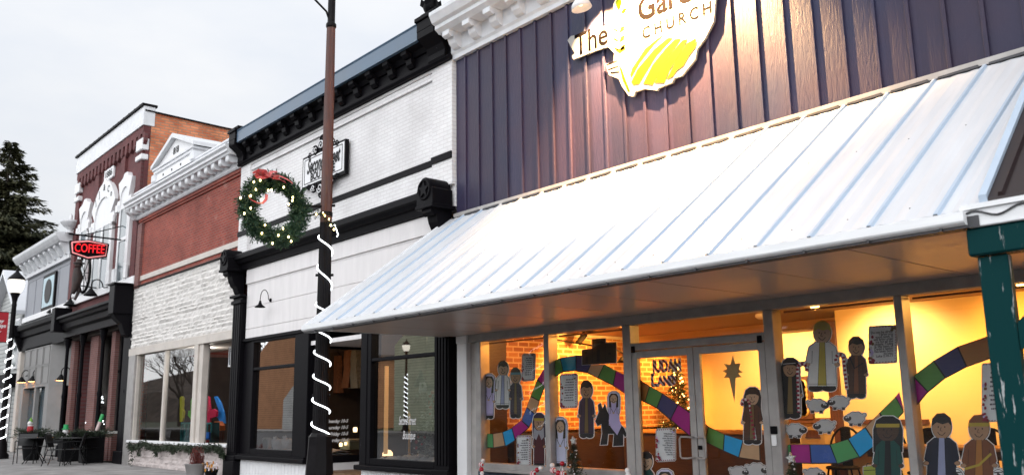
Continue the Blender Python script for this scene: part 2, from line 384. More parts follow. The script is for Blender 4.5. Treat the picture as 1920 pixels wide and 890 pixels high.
# awning roof
EY, EZ, TY, TZ, AL, AR = 5.74, 2.50, 8.17, 4.29, -11.03, -2.16
sl = (TZ-EZ)/(TY-EY)
def roofpt(x, t, h=0):
    return (x, EY+(TY-EY)*t-h*.59, EZ+(TZ-EZ)*t+h*.80)
b = MB()
ribs = [-2.42-.4545*i for i in range(19)]
xs = sorted([AL, AR]+ribs)
for i in range(len(xs)-1):
    xa, xb = xs[i], xs[i+1]
    nn = 6
    for j in range(nn):
        xp, xq = xa+(xb-xa)*j/nn, xa+(xb-xa)*(j+1)/nn
        hp = .007*(1 if j % 2 else 0); hq = .007*(0 if j % 2 else 1)
        if j == 0: hp = 0
        if j == nn-1: hq = 0
        p = [roofpt(xp, 0, hp), roofpt(xq, 0, hq), roofpt(xq, 1, hq), roofpt(xp, 1, hp)]
        lo = [roofpt(xp, 0, hp-.015), roofpt(xq, 0, hq-.015), roofpt(xq, 1, hq-.015), roofpt(xp, 1, hp-.015)]
        b.add(p+lo, [(0, 1, 2, 3), (7, 6, 5, 4), (0, 4, 5, 1), (3, 2, 6, 7), (0, 3, 7, 4), (1, 5, 6, 2)])
aw = b.build('awning_roof', M['roof_white'], ch)
for rx in ribs:
    b = MB()
    w0, w1, hh = .024, .012, .024
    b.hexa([roofpt(rx-w0, -.006), roofpt(rx+w0, -.006), roofpt(rx+w0, 1), roofpt(rx-w0, 1), roofpt(rx-w1, -.006, hh), roofpt(rx+w1, -.006, hh), roofpt(rx+w1, 1, hh), roofpt(rx-w1, 1, hh)], 0)
    # dark closure where the rib ends above the gutter
    b.hexa([roofpt(rx-w0+.004, -.012), roofpt(rx+w0-.004, -.012), roofpt(rx+w0-.004, -.007), roofpt(rx-w0+.004, -.007), roofpt(rx-w1, -.012, hh-.006), roofpt(rx+w1, -.012, hh-.006), roofpt(rx+w1, -.007, hh-.006), roofpt(rx-w1, -.007, hh-.006)], 1)
    b.build('roof_rib', [M['roof_rib'], M['gutter_dark']], aw)
for rx in ribs[::1]:
    for t in (.06, .52):
        if (t > .1 and rx < -5) or rx < -8: continue
        b = MB(); b.ball(roofpt(rx+.22, t, .005), .007, 6); b.build('screw', M['gutter_dark'], aw)
b = MB()   # rake trim and dark strips drawn as the scalloped shadow under the flashing
b.hexa([roofpt(AL-.03, -.01, -.05), roofpt(AL, -.01, -.05), roofpt(AL, 1, -.05), roofpt(AL-.03, 1, -.05), roofpt(AL-.03, -.01, .02), roofpt(AL, -.01, .02), roofpt(AL, 1, .02), roofpt(AL-.03, 1, .02)])
b.build('rake_trim', M['gutter'], aw)
b = MB()
for i in range(len(ribs)-1):
    xa, xb = ribs[i+1], ribs[i]
    b.hexa([(xa+.04, 8.13, 4.285), (xb-.04, 8.13, 4.285), (xb-.04, 8.165, 4.285), (xa+.04, 8.165, 4.285), (xa+.05, 8.13, 4.305), (xb-.05, 8.13, 4.312), (xb-.05, 8.165, 4.312), (xa+.05, 8.165, 4.305)])
b.build('shadow_gap_strip', M['gutter_dark'], aw)
# gutter with a rolled lip, soffit behind it
b = MB()
GY = EY-.03
b.prism_yz([(GY+.10, 2.405), (GY+.0, 2.405), (GY-.022, 2.418), (GY-.03, 2.43), (GY-.03, 2.487), (GY-.015, 2.492), (GY+.0, 2.48), (GY+.10, 2.478)], AL-.03, -2.235)
b.build('gutter', M['gutter'], aw)
b = MB(); b.box(AL-.03, -2.235, GY+.012, GY+.13, 2.388, 2.404)
for i in range(18): b.box(AL+.3+i*.49, AL+.315+i*.49, GY-.008, GY+.03, 2.386, 2.412)
b.build('drip_edge', M['gutter_dark'], aw)
b = MB(); b.box(AL-.02, -2.24, GY+.101, GY+.14, 2.41, 2.50); b.box(AL-.02, AL+.02, GY+.14, 8.2, 2.43, 2.52)
b.build('fascia', M['white_old'], aw)
b = MB(); n = 9
for i in range(n):
    xa = AL+.02+(-2.25-AL-.02)*i/n; xb = AL+.02+(-2.25-AL-.02)*(i+1)/n
    b.box(xa+.008, xb-.008, GY+.14, 8.19, 2.43, 2.445)
b.box(AL+.02, -2.25, GY+.14, 8.19, 2.47, 2.48)
b.build('soffit', M['soffit'], aw)

# storefront frame --------------------------------------------------
fr = MB()
fr.box(XL+.06, XR, 8.185, 8.33, 2.315, 2.432, b=.006)      # head
fr.box(-7.29, -5.39, 8.178, 8.32, 1.995, 2.085, b=.006)     # transom bar
for (a, c) in ((-10.37, -10.25), (-8.87, -8.77), (-7.42, -7.29), (-5.39, -5.27), (-3.945, -3.865), (-2.46, -2.38), (-1.0, -.92)):
    fr.box(a, c, 8.18, 8.36, 0.0 if a in (-7.42, -5.39) else .47, 2.315, b=.008)
for (a, c) in ((-10.25, -7.42), (-5.27, -.92)):
    fr.box(a, c, 8.19, 8.36, .47, .565, b=.008); fr.box(a, c, 8.12, 8.19, .45, .49, b=.006)
fo = fr.build('storefront_frame', M['alu'], ch)
b = MB(); b.box(-10.80, -10.56, 8.16, 8.4, 0, 2.31, b=.008); b.box(-10.81, -10.55, 8.15, 8.4, 2.312, 2.428, b=.006); b.build('corner_pilaster', M['white'], ch)
b = MB(); b.box(-10.555, -10.375, 8.24, 8.42, 0, 2.31); b.build('side_panel', M['alu_warm'], ch)
b = MB(); b.box(-10.37, -7.425, 8.22, 8.4, 0, .465); b.box(-5.265, XR, 8.22, 8.4, 0, .465)
for i in range(16):
    xx = -10.3+i*.19
    if xx < -7.5: b.box(xx, xx+.012, 8.212, 8.22, .02, .44)
b.build('bulkhead', M['navy'], ch)
b = MB(); b.box(-10.3, -8.9, 8.36, 8.375, 2.28, 2.30); b.box(-8.74, -7.45, 8.36, 8.375, 2.28, 2.30); b.box(-5.24, -3.97, 8.36, 8.375, 2.285, 2.305); b.box(-3.84, -2.48, 8.36, 8.375, 2.285, 2.305)
b.build('head_stop', M['wood_red'], ch)
GLY = 8.27
def pane(x0, x1, z0, z1, y=GLY, parent=None, m='glass', name='window_pane'):
    b = MB(); b.quad((x0, y, z0), (x1, y, z0), (x1, y, z1), (x0, y, z1)); return b.build(name, M[m], parent)
for (a, c) in ((-10.25, -8.87), (-8.77, -7.42), (-5.27, -3.945), (-3.865, -2.46), (-2.38, -1.0)): pane(a, c, .565, 2.315, parent=ch)
pane(-7.29, -5.39, 2.085, 2.315, parent=ch, name='transom_pane')
def door(x0, x1, hx):
    b = MB(); w = .085
    b.box(x0, x0+w, 8.19, 8.24, .14, 1.985, b=.005); b.box(x1-w, x1, 8.19, 8.24, .14, 1.985, b=.005)
    b.box(x0+w, x1-w, 8.19, 8.24, 1.90, 1.985, b=.005); b.box(x0+w, x1-w, 8.19, 8.24, .14, .34, b=.005)
    d = b.build('door', M['alu'], ch)
    b = MB(); b.quad((x0+w, 8.215, .34), (x1-w, 8.215, .34), (x1-w, 8.215, 1.90), (x0+w, 8.215, 1.90)); b.build('door_glass', M['glass'], d)
    b = MB(); hz0, hz1 = .745, .975; s = 1 if hx > (x0+x1)/2 else -1
    o = hx-s*.11
    b.tube([(hx, 8.19, hz1), (hx, 8.13, hz1), (hx-s*.03, 8.10, hz1+.005), (o, 8.10, hz1+.005), (o-s*.02, 8.10, hz1-.02), (o-s*.02, 8.10, hz0+.02), (o, 8.10, hz0), (hx-s*.03, 8.10, hz0), (hx, 8.13, hz0+.005), (hx, 8.19, hz0+.005)], .011, 8)
    b.build('handle', M['alu'], d)
    return d
door(-7.285, -6.355, -6.40)
d2 = door(-6.345, -5.395, -6.30)
b = MB(); b.box(-6.335, -6.285, 8.17, 8.19, .84, .885, b=.004); b.build('lock', M['black'], d2)
for xx in (-7.27, -5.47): b = MB(); b.box(xx, xx+.06, 8.165, 8.178, 1.97, 2.05, b=.006); b.build('door_pivot', M['black'], ch)
b = MB(); b.box(-5.38, -5.30, 8.165, 8.18, 1.02, 1.10, b=.004); b.build('card_reader', M['black'], ch)
b = MB(); b.box(-5.375, -5.315, 8.165, 8.18, .90, 1.01, b=.004); b.build('keypad', M['white'], ch)
# interior ----------------------------------------------------------
FZ = .12
b = MB(); b.box(-10.66, XR-.21, 8.37, 13.9, .02, FZ); b.build('interior_floor', M['floor_in'], ch)
b = MB(); b.box(-10.66, XR-.21, 8.5, 13.9, 2.56, 2.66); b.box(-10.66, XR-.21, 11.9, 12.1, 2.44, 2.56); b.box(-10.66, XR-.21, 8.5, 8.62, 2.40, 2.56); b.build('interior_ceiling', M['ceiling'], ch)
b = MB(); b.box(-10.68, -10.60, 8.9, 13.9, FZ, 2.5)
b.build('interior_brick_wall', M['in_brick'], ch)
b = MB(); b.box(-10.62, -10.48, 8.9, 13.8, .98, 1.05); b.build('brick_ledge', M['in_brick'], ch)
b = MB(); b.box(-10.60, -10.36, 8.92, 13.7, FZ, .93); b.build('wainscot', M['wood_dark'], ch)
b = MB(); b.box(-10.66, -10.50, 8.36, 8.9, FZ, 2.56); b.build('dark_jamb', M['wood_dark'], ch)
b = MB(); b.box(-10.66, XR-.21, 13.8, 13.98, FZ, 2.56); b.build('rear_wall', M['cream_wall'], ch)
b = MB(); b.box(-6.12, XR-.21, 11.0, 11.12, FZ, 2.56); b.build('partition_wall', M['cream_wall'], ch)
b = MB(); b.box(-6.30, -6.125, 10.98, 11.14, FZ, 2.43, b=.01); b.build('partition_post', M['wood_red'], ch)
b = MB(); b.box(-9.0, -6.4, 13.74, 13.80, 1.02, 1.10); b.box(-9.0, -8.9, 13.74, 13.8, FZ, 1.02); b.box(-6.5, -6.4, 13.74, 13.8, FZ, 2.1); b.build('chair_rail', M['wood_red'], ch)
b = MB(); b.box(-6.0, -5.0, 10.97, 11.0, 1.06, 1.12); b.box(-6.1, XR-.3, 10.975, 11.0, FZ, FZ+.12); b.build('rail', M['wood_red'], ch)
# ------------------------------------------------------------------ porch next door with green posts and brown metal roof
po = thing('porch', 'peeling green post and beam porch under a dark brown metal roof', 'porch', (-1.0, 6.9, 0))
b = MB(); b.box(-2.228, -2.05, 5.80, 5.87, 0, 2.205, b=.008); b.build('post', M['green_peel'], po)
b = MB(); b.box(1.2, 1.38, 5.80, 5.87, 0, 2.205, b=.008); b.build('post', M['green_peel'], po)
b = MB(); b.box(-2.265, 1.6, 5.76, 5.90, 2.21, 2.385, b=.012); b.build('beam', M['green_peel'], po)
b = MB(); b.prism_xz([(-2.045, 1.62), (-1.92, 1.62), (-1.42, 2.205), (-1.58, 2.205), (-2.045, 1.78)], 5.81, 5.86); b.build('brace', M['green_peel'], po)
b = MB(); b.box(-2.265, 1.65, 5.74, 5.90, 2.388, 2.53, b=.006); b.box(-2.27, 1.65, 5.72, 5.74, 2.50, 2.532); b.build('fascia', M['gutter'], po)
b = MB()
px = [(-2.265+.03*i, 5.73, 2.465+.022*math.sin((.03*i)*22)) for i in range(120)]
b.tube(px, .006, 6); b.build('corrugated_edge', M['gutter_dark'], po)
b = MB(); b.box(-2.255, -2.165, 5.732, 5.74, 2.39, 2.46); b.build('corner_patch', M['gutter_dark'], po)
b = MB(); bx0, bx1 = -2.11, 1.65
b.hexa([(bx0, 5.76, 2.535), (bx1, 5.76, 2.535), (bx1, 8.19, 4.77), (bx0, 8.19, 4.77), (bx0, 5.76, 2.56), (bx1, 5.76, 2.56), (bx1, 8.19, 4.795), (bx0, 8.19, 4.795)])
br = b.build('metal_roof', M['brown_roof'], po)
for i in range(9):
    xx = -2.03+i*.42
    b = MB(); b.hexa([(xx-.02, 5.76, 2.56), (xx+.02, 5.76, 2.56), (xx+.02, 8.19, 4.795), (xx-.02, 8.19, 4.795), (xx-.01, 5.75, 2.585), (xx+.01, 5.75, 2.585), (xx+.01, 8.18, 4.82), (xx-.01, 8.18, 4.82)])
    b.build('roof_rib', M['brown_roof'], br)
b = MB(); b.hexa([(bx0-.05, 5.76, 2.53), (bx0, 5.76, 2.53), (bx0, 8.19, 4.765), (bx0-.05, 8.19, 4.765), (bx0-.05, 5.75, 2.585), (bx0, 5.75, 2.585), (bx0, 8.18, 4.82), (bx0-.05, 8.18, 4.82)])
b.build('rake_trim', M['roof_rib'], br)
b = MB(); b.box(-2.26, 1.65, 5.905, 8.18, 2.45, 2.46); b.build('soffit', M['soffit'], po)

# ------------------------------------------------------------------ boutique
BL, BR = -19.05, -10.87
bt = thing('boutique_building', 'white painted brick shop with heavy black cornices and bay windows', 'shop', (-15, 8.2, 0))
b = MB()
b.box(BL, BR, 8.2, 8.45, 4.5, 6.97)
b.box(-11.42, BR, 8.13, 8.2, 4.86, 6.95); b.box(BL, -18.55, 8.13, 8.2, 4.86, 6.95)
b.box(-18.55, -11.42, 8.13, 8.2, 6.90, 6.95); b.box(-18.55, -11.42, 8.155, 8.2, 6.78, 6.90)
b.box(BL, BL+.2, 8.45, 14, 0, 7.2); b.box(BR-.2, BR, 8.45, 14, 0, 7.2); b.box(BL+.2, BR-.2, 13.8, 14, 0, 7.2); b.box(BL+.2, BR-.2, 8.45, 13.8, 6.9, 7.0)
b.build('brick_wall', M['white_brick'], bt)
b = MB(); b.box(-18.55, -11.42, 8.185, 8.2, 5.285, 5.40); b.box(-11.42, BR, 8.105, 8.13, 5.285, 5.40); b.box(BL, -18.55, 8.105, 8.13, 5.285, 5.40)
b.build('string_course', M['black'], bt)
# top cornice
b = MB()
b.prism_yz([(8.2, 6.955), (8.06, 6.955), (8.03, 6.99), (8.06, 7.03), (8.10, 7.05), (8.10, 7.28), (8.2, 7.28)], BL-.03, BR+.02)
b.prism_yz([(8.2, 7.28), (8.06, 7.28), (8.02, 7.36), (7.90, 7.405), (7.88, 7.42), (8.2, 7.42)], BL-.03, BR+.02)
b.box(BL, BR, 7.90, 8.45, 7.42, 7.66)
cr = b.build('cornice', M['black'], bt)
b = MB(); b.prism_yz([(7.90, 7.405), (7.84, 7.41), (7.84, 7.66), (7.82, 7.69), (7.84, 7.71), (8.0, 7.70), (8.0, 7.67), (7.90, 7.67)], BL+.35, -11.46)
b.build('cornice_fascia', M['blue_metal'], cr)
for i in range(12):
    xx = -18.45+i*.59
    b = MB(); b.prism_yz([(8.1, 7.40), (7.90, 7.40), (7.90, 7.33), (7.95, 7.28), (8.0, 7.27), (8.02, 7.18), (8.07, 7.12), (8.1, 7.12)], xx-.08, xx+.08)
    b.build('bracket', M['black'], cr)
def endblock(x0, x1, fin):
    b = MB()
    b.box(x0, x1, 7.80, 8.3, 7.50, 7.68, b=.012); b.box(x0-.03, x1+.03, 7.77, 8.3, 7.68, 7.76, b=.012); b.box(x0+.02, x1-.02, 7.86, 8.3, 7.76, 7.84, b=.01)
    b.prism_yz([(8.2, 6.96), (8.06, 6.96), (8.02, 7.04), (8.03, 7.14), (7.98, 7.24), (7.88, 7.32), (7.80, 7.38), (7.80, 7.50), (8.2, 7.50)], x0+.03, x1-.03)
    o = b.build('end_block', M['black'], cr)
    if fin:
        c = ((x0+x1)/2-.05, 7.95, 7.84)
        b = MB(); b.lathe([(.10, 0), (.12, .04), (.14, .09), (.12, .14), (.13, .18), (.09, .25), (.05, .31), (.03, .36), (.012, .43), (1e-4, .46)], c, 10)
        for k in range(6):
            a = k*math.pi/3; b.leaf((c[0]+.1*math.cos(a), c[1]+.1*math.sin(a), c[2]+.05), (math.cos(a)*.35, math.sin(a)*.35, 1), .2, .12)
        b.build('finial', M['black'], o)
endblock(-11.42, -10.90, True); endblock(BL-.02, BL+.34, False)
# lower cornice
b = MB()
b.prism_yz([(8.2, 4.87), (8.10, 4.87), (7.92, 4.80), (7.90, 4.76), (7.90, 4.68), (7.95, 4.66), (7.98, 4.60), (8.05, 4.58), (8.07, 4.47), (8.2, 4.45)], -18.72, -11.40)
lc = b.build('storefront_cornice', M['black'], bt)
def starblock(x0, x1, name='star_bracket'):
    xc = (x0+x1)/2; w = (x1-x0)/2
    b = MB()
    b.prism_xz([(x0, 4.47), (x1, 4.47), (x1, 4.74)]+[(xc+w*.80*math.cos(a), 4.74+w*.80*math.sin(a)+.03) for a in [math.pi*i/10 for i in range(11)]]+[(x0, 4.74)], 7.76, 8.15)
    b.box(x0-.02, x1+.02, 7.74, 8.2, 4.44, 4.50, b=.01)
    b.prism_yz([(8.2, 4.44), (7.80, 4.44), (7.80, 4.38), (7.86, 4.33), (7.90, 4.36), (7.93, 4.24), (7.99, 4.12), (8.04, 4.08), (8.08, 3.98), (8.14, 3.92), (8.2, 3.9)], x0+.09, x1-.09)
    o = b.build(name, M['black'], bt)
    b = MB()
    ring = []
    cz = 4.745; r = w*.72
    b.tube([(xc+r*math.cos(2*math.pi*i/20), 7.755, cz+r*math.sin(2*math.pi*i/20)) for i in range(21)], .022, 6)
    pts = []
    for i in range(10):
        a = math.pi/2+i*math.pi/5; rr = r*.95 if i % 2 == 0 else r*.38
        pts.append((xc+rr*math.cos(a), cz+rr*math.sin(a)))
    b.prism_xz(pts, 7.735, 7.76)
    b.build('star', M['black'], o)
    return o
starblock(-11.32, -10.89); starblock(BL-.06, -18.68)
# frieze boards, pilasters
b = MB(); b.box(-18.5, -11.3, 8.13, 8.2, 4.14, 4.45); b.box(-18.5, -11.3, 8.16, 8.2, 4.10, 4.14)
b.box(-18.5, -11.3, 8.165, 8.25, 3.622, 4.10); b.box(-18.5, -11.3, 8.165, 8.25, 3.142, 3.612); b.box(-18.5, -11.3, 8.165, 8.25, 2.93, 3.132); b.box(-18.5, -11.3, 8.19, 8.26, 2.92, 4.14)
b.build('signboard_panel', M['siding_white'], bt)
def pilaster(x0, x1):
    b = MB(); b.box(x0, x1, 8.08, 8.3, 0, 3.9)
    for i in range(4):
        w = (x1-x0-.06)/4; b.box(x0+.03+i*w+.012, x0+.03+(i+1)*w-.012, 8.06, 8.08, .5, 3.7, b=.006)
    b.box(x0-.04, x1+.04, 8.02, 8.3, 0, .34, b=.015); b.box(x0-.02, x1+.02, 8.04, 8.3, .34, .44, b=.015)
    b.box(x0-.03, x1+.03, 8.03, 8.3, 3.72, 3.80, b=.01); b.box(x0-.05, x1+.05, 8.0, 8.3, 3.86, 3.92, b=.01)
    b.build('pilaster', M['black'], bt)
pilaster(-19.03, -18.56); pilaster(-11.27, -10.9)
# left window bay
def framed(x0, x1, z0, z1, zt, y=8.2, fw=.08, parent=None, name='window', gm='glass', midw=.06):
    b = MB()
    b.box(x0, x0+fw, y-.04, y+.08, z0, z1, b=.008); b.box(x1-fw, x1, y-.04, y+.08, z0, z1, b=.008)
    b.box(x0+fw, x1-fw, y-.04, y+.08, z1-fw*.7, z1, b=.008); b.box(x0+fw, x1-fw, y-.04, y+.08, z0, z0+fw, b=.008)
    if zt: b.box(x0+fw, x1-fw, y-.03, y+.07, zt-midw/2, zt+midw/2, b=.008)
    o = b.build(name, M['black'], parent)
    b = MB(); b.quad((x0+fw, y+.04, z0+fw), (x1-fw, y+.04, z0+fw), (x1-fw, y+.04, z1-fw*.7), (x0+fw, y+.04, z1-fw*.7)); b.build('pane', M[gm], o)
    return o
wl = framed(-18.16, -16.02, .48, 2.90, 2.255, parent=bt, fw=.12, gm='glass_mirror')
b = MB(); b.box(-18.56, -18.16, 8.18, 8.3, .44, 2.93); b.box(-16.02, -15.55, 8.15, 8.42, .44, 2.93, b=.012); b.box(-18.56, -15.50, 8.12, 8.24, 2.86, 2.93, b=.01); b.build('window_post', M['black'], bt)
b = MB(); b.box(-18.56, -15.48, 8.06, 8.3, .37, .455, b=.012); b.box(-18.56, -15.52, 8.10, 8.3, .455, .49); b.build('sill', M['black'], bt)
b = MB(); b.box(-18.52, -15.55, 8.18, 8.4, 0, .37)
for i in range(20): b.box(-18.45+i*.145, -18.318+i*.145, 8.172, 8.18, 0, .365, b=.003)
b.build('bulkhead', M['white'], bt)
# recessed entry: side window of the left bay, door, ceiling
b = MB()
b.box(-15.62, -15.54, 8.42, 9.6, .36, .50, b=.01); b.box(-15.62, -15.54, 8.42, 9.6, 2.55, 2.9); b.box(-15.62, -15.54, 9.5, 9.6, .5, 2.55)
b.build('entry_side_frame', M['black'], bt)
b = MB(); b.box(-15.64, -15.56, 8.42, 9.6, 0, .36)
for i in range(9): b.box(-15.56, -15.552, 8.43+i*.13, 8.55+i*.13, 0, .355, b=.003)
b.build('bulkhead', M['white'], bt)
b = MB(); b.quad((-15.58, 8.42, .50), (-15.58, 9.5, .50), (-15.58, 9.5, 2.55), (-15.58, 8.42, 2.55))
sp = b.build('entry_side_pane', M['glass'], bt)
lt = MB()
for i, s in enumerate(('Wednesday 10-5', 'Thursday 10-5', 'Friday 10-5', 'Saturday 10-4')):
    p = atX(652, 791+i*11.8, -15.565)
    text_mb(lt, s, .088, p, (0, 1, 0), (0, 0, 1), align='RIGHT', shear=.35, bold=.004)
lt.build('hours_lettering', M['ball_white'], sp)
b = MB(); b.box(-15.54, -13.5, 8.2, 9.6, 2.60, 2.68); b.build('entry_ceiling', M['siding_white'], bt)
b = MB(); b.box(-15.5, -15.35, 9.6, 9.66, 0, 2.6); b.box(-13.65, -13.5, 9.6, 9.66, 0, 2.6); b.box(-15.35, -13.65, 9.6, 9.66, 2.3, 2.6); b.box(-15.35, -13.65, 9.6, 9.66, 0, .3); b.build('entry_door', M['black'], bt)
# right window bay
wr = framed(-13.38, -11.28, .43, 2.86, 2.20, parent=bt, fw=.11, gm='glass_mirror')
b = MB(); b.box(-13.60, -13.385, 8.15, 8.42, .36, 2.9, b=.012); b.box(-13.6, -11.27, 8.13, 8.3, 2.86, 2.93); b.build('window_post', M['black'], bt)
b = MB(); b.box(-13.60, -11.27, 8.04, 8.3, .35, .43, b=.012); b.build('sill', M['black'], bt)
b = MB(); b.box(-13.56, -11.27, 8.18, 8.4, 0, .35)
for i in range(15): b.box(-13.5+i*.145, -13.368+i*.145, 8.172, 8.18, 0, .345, b=.003)
b.build('bulkhead', M['white'], bt)
lt = MB()
p = atY(806, 811, 8.235); text_mb(lt, 'Second Street', .20, (-12.25, 8.235, 1.10), (1, 0, 0), (0, 0, 1), shear=.4, width=.50, bold=.001)
text_mb(lt, 'Boutique', .19, (-12.20, 8.235, .87), (1, 0, 0), (0, 0, 1), shear=.4, width=.36, bold=.001)
lt.build('window_lettering', M['ball_white'], wr)
# boutique room
b = MB(); b.box(BL+.21, BR-.21, 8.43, 13.7, .1, .22); b.build('interior_floor', M['floor_in'], bt)
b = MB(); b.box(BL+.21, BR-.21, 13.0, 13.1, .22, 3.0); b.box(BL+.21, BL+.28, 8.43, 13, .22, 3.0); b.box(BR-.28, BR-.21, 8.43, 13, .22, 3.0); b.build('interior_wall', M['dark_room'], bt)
b = MB(); b.box(BL+.21, BR-.21, 8.46, 13.0, 2.95, 3.05); b.build('interior_ceiling', M['ceiling'], bt)
b = MB(); b.box(-18.5, -15.65, 8.32, 9.4, .40, .50); b.build('display_shelf', M['wood_dark'], bt)
b = MB(); b.box(-13.4, -11.3, 8.32, 9.3, .36, .46); b.box(-13.46, -13.40, 8.45, 9.6, .22, 2.9); b.build('display_shelf', M['wood_dark'], bt)

# ------------------------------------------------------------------ split stone mesher
def split_stone(x0, x1, z0, z1, y, ch_=.085, smin=.25, smax=.8, depth=.026, mat_=None, name='stone_facing', parent=None):
    b = MB(); z = z0; rnd = random.Random(5)
    while z < z1-.01:
        h = min(ch_*rnd.uniform(.75, 1.35), z1-z)
        if z1-(z+h) < .03: h = z1-z
        x = x0-rnd.uniform(0, .3)
        while x < x1:
            w = rnd.uniform(smin, smax); xa = max(x, x0); xb = min(x+w, x1)
            if xb-xa > .02:
                d = rnd.uniform(.2, 1)*depth
                n = max(2, int((xb-xa)/.09)); cols = []
                for i in range(n+1):
                    xx = xa+.003+(xb-xa-.006)*i/n; e = .35 if i in (0, n) else 1
                    cols.append([(xx, y, z+.003), (xx, y-d*.3*e-rnd.uniform(0, .006), z+.003), (xx+rnd.uniform(-.01, .01)*(0 < i < n), y-(d+rnd.uniform(-.012, .016))*e, z+h*rnd.uniform(.4, .75)), (xx, y-d*.25*e-rnd.uniform(0, .006), z+h-.004), (xx, y, z+h-.004)])
                vs = [v for c in cols for v in c]; fs = []
                for i in range(n):
                    for j in range(4): fs.append((i*5+j, (i+1)*5+j, (i+1)*5+j+1, i*5+j+1))
                fs += [tuple(range(0, 5)), tuple(range(n*5+4, n*5-1, -1))]
                b.add(vs, fs)
            x += w
        z += h
    b.box(x0, x1, y-.001, y+.1, z0, z1)
    return b.build(name, mat_, parent)

# ------------------------------------------------------------------ stone fronted store
SL, SR = -26.20, -19.06
st = thing('stone_store', 'red brick store with pale split stone panel and white bracketed cornice', 'shop', (-22.6, 8.2, 0))
b = MB(); b.box(SL, SR, 8.2, 8.5, 4.9, 7.0); b.box(SL, SR, 8.5, 8.6, 3, 7.0); b.box(SL, SR, 8.16, 8.2, 6.80, 6.86); b.box(SL, SR, 8.13, 8.2, 6.86, 6.95)
b.box(SL, SL+.2, 8.6, 14, 0, 7); b.box(SR-.2, SR, 8.6, 14, 0, 7); b.box(SL+.2, SR-.2, 13.8, 14, 0, 7)
b.build('brick_wall', M['red_brick'], st)
b = MB(); b.box(SL, SR, 8.17, 8.2, 5.10, 5.245, b=.005); b.build('string_course', M['cream'], st)
b = MB(); b.box(SL, SL+.34, 8.12, 8.2, 4.9, 6.8); b.build('brick_pier', M['pier_brick'], st)
split_stone(SL-.08, SR, 3.19, 4.93, 8.17, ch_=.105, smin=.4, smax=1.3, depth=.04, mat_=M['stone'], parent=st)
b = MB(); b.box(SL-.08, SR, 8.10, 8.24, 4.935, 4.955); b.build('capping', M['iron'], st)
b = MB(); b.box(SL-.06, SR, 8.12, 8.3, 2.98, 3.18, b=.006); b.box(SL, SR, 8.3, 9.6, 3.0, 3.06); b.build('header', M['cream'], st)
split_stone(-25.75, SR, 0.0, .60, 8.14, ch_=.10, smin=.3, smax=.9, mat_=M['stone_pink'], name='stone_bulkhead', parent=st)
b = MB(); b.box(-25.78, SR, 8.06, 8.3, .60, .665, b=.01); b.build('sill', M['white'], st)
b = MB(); b.box(-26.15, -25.62, 8.1, 8.3, 0, 2.98, b=.01); b.build('jamb', M['alu'], st)
b = MB(); b.box(-25.62, -25.54, 8.16, 8.3, .665, 2.98); b.build('jamb_stop', M['cream'], st)
for q in ((-23.52, -23.42, 8.18, 8.28), (-21.30, -21.10, 8.12, 8.3), (-21.08, -20.86, 8.16, 8.34)):
    b = MB(); b.box(*q, .665, 2.98, b=.008); b.build('mullion', M['cream'], st)
b = MB(); b.quad((-25.54, 8.24, .665), (-23.52, 8.24, .665), (-23.52, 8.24, 2.98), (-25.54, 8.24, 2.98)); b.build('window_pane', M['glass_dark'], st)
b = MB(); b.quad((-23.42, 8.24, .665), (-21.30, 8.24, .665), (-21.30, 8.24, 2.98), (-23.42, 8.24, 2.98)); b.build('window_pane', M['glass_dark'], st)
b = MB(); b.quad((-20.88, 8.30, .665), (-19.1, 9.0, .665), (-19.1, 9.0, 2.98), (-20.88, 8.30, 2.98)); b.build('window_pane', M['glass'], st)
b = MB(); b.prism_xy([(-20.86, 8.3), (SR, 8.3), (SR, 9.05)], .56, .662); b.build('sill', M['cream'], st)
b = MB(); b.box(SL+.21, SR-.21, 8.62, 12.5, .1, .3); b.build('interior_floor', M['floor_in'], st)
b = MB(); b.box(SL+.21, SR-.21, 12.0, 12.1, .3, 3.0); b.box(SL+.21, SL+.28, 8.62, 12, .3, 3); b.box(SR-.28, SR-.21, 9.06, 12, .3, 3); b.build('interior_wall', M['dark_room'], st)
# white cornice
b = MB()
b.prism_yz([(8.2, 6.94), (8.10, 6.94), (8.07, 6.98), (8.07, 7.06), (8.10, 7.08), (8.10, 7.24), (8.2, 7.24)], SL-.14, SR+.02)
b.prism_yz([(8.2, 7.22), (7.82, 7.22), (7.80, 7.27), (7.76, 7.29), (7.76, 7.35), (7.71, 7.40), (7.71, 7.45), (7.80, 7.47), (8.2, 7.60)], SL-.22, SR+.02)
b.box(SL-.2, SR, 8.05, 8.5, 7.45, 7.72); b.box(SL-.2, SR, 8.0, 8.5, 7.72, 7.76)
sc = b.build('cornice', M['cornice_white'], st)
for i in range(17):
    xx = SL+.18+i*.425
    prof = [(8.1, 7.22), (7.84, 7.22)]+[(7.94+.10*math.cos(a), 7.16+.09*math.sin(a)-.02) for a in [math.pi*.9+math.pi*.85*k/7 for k in range(8)]]+[(8.1, 7.05)]
    b = MB(); b.prism_yz(prof, xx-.09, xx+.09); b.build('bracket', M['cornice_white'], sc)
b = MB(); b.prism_yz([(8.1, 6.94), (8.02, 6.94), (7.94, 7.04), (7.80, 7.14), (7.76, 7.22), (8.1, 7.22)], SL-.20, SL-.02); b.build('end_bracket', M['cornice_white'], sc)
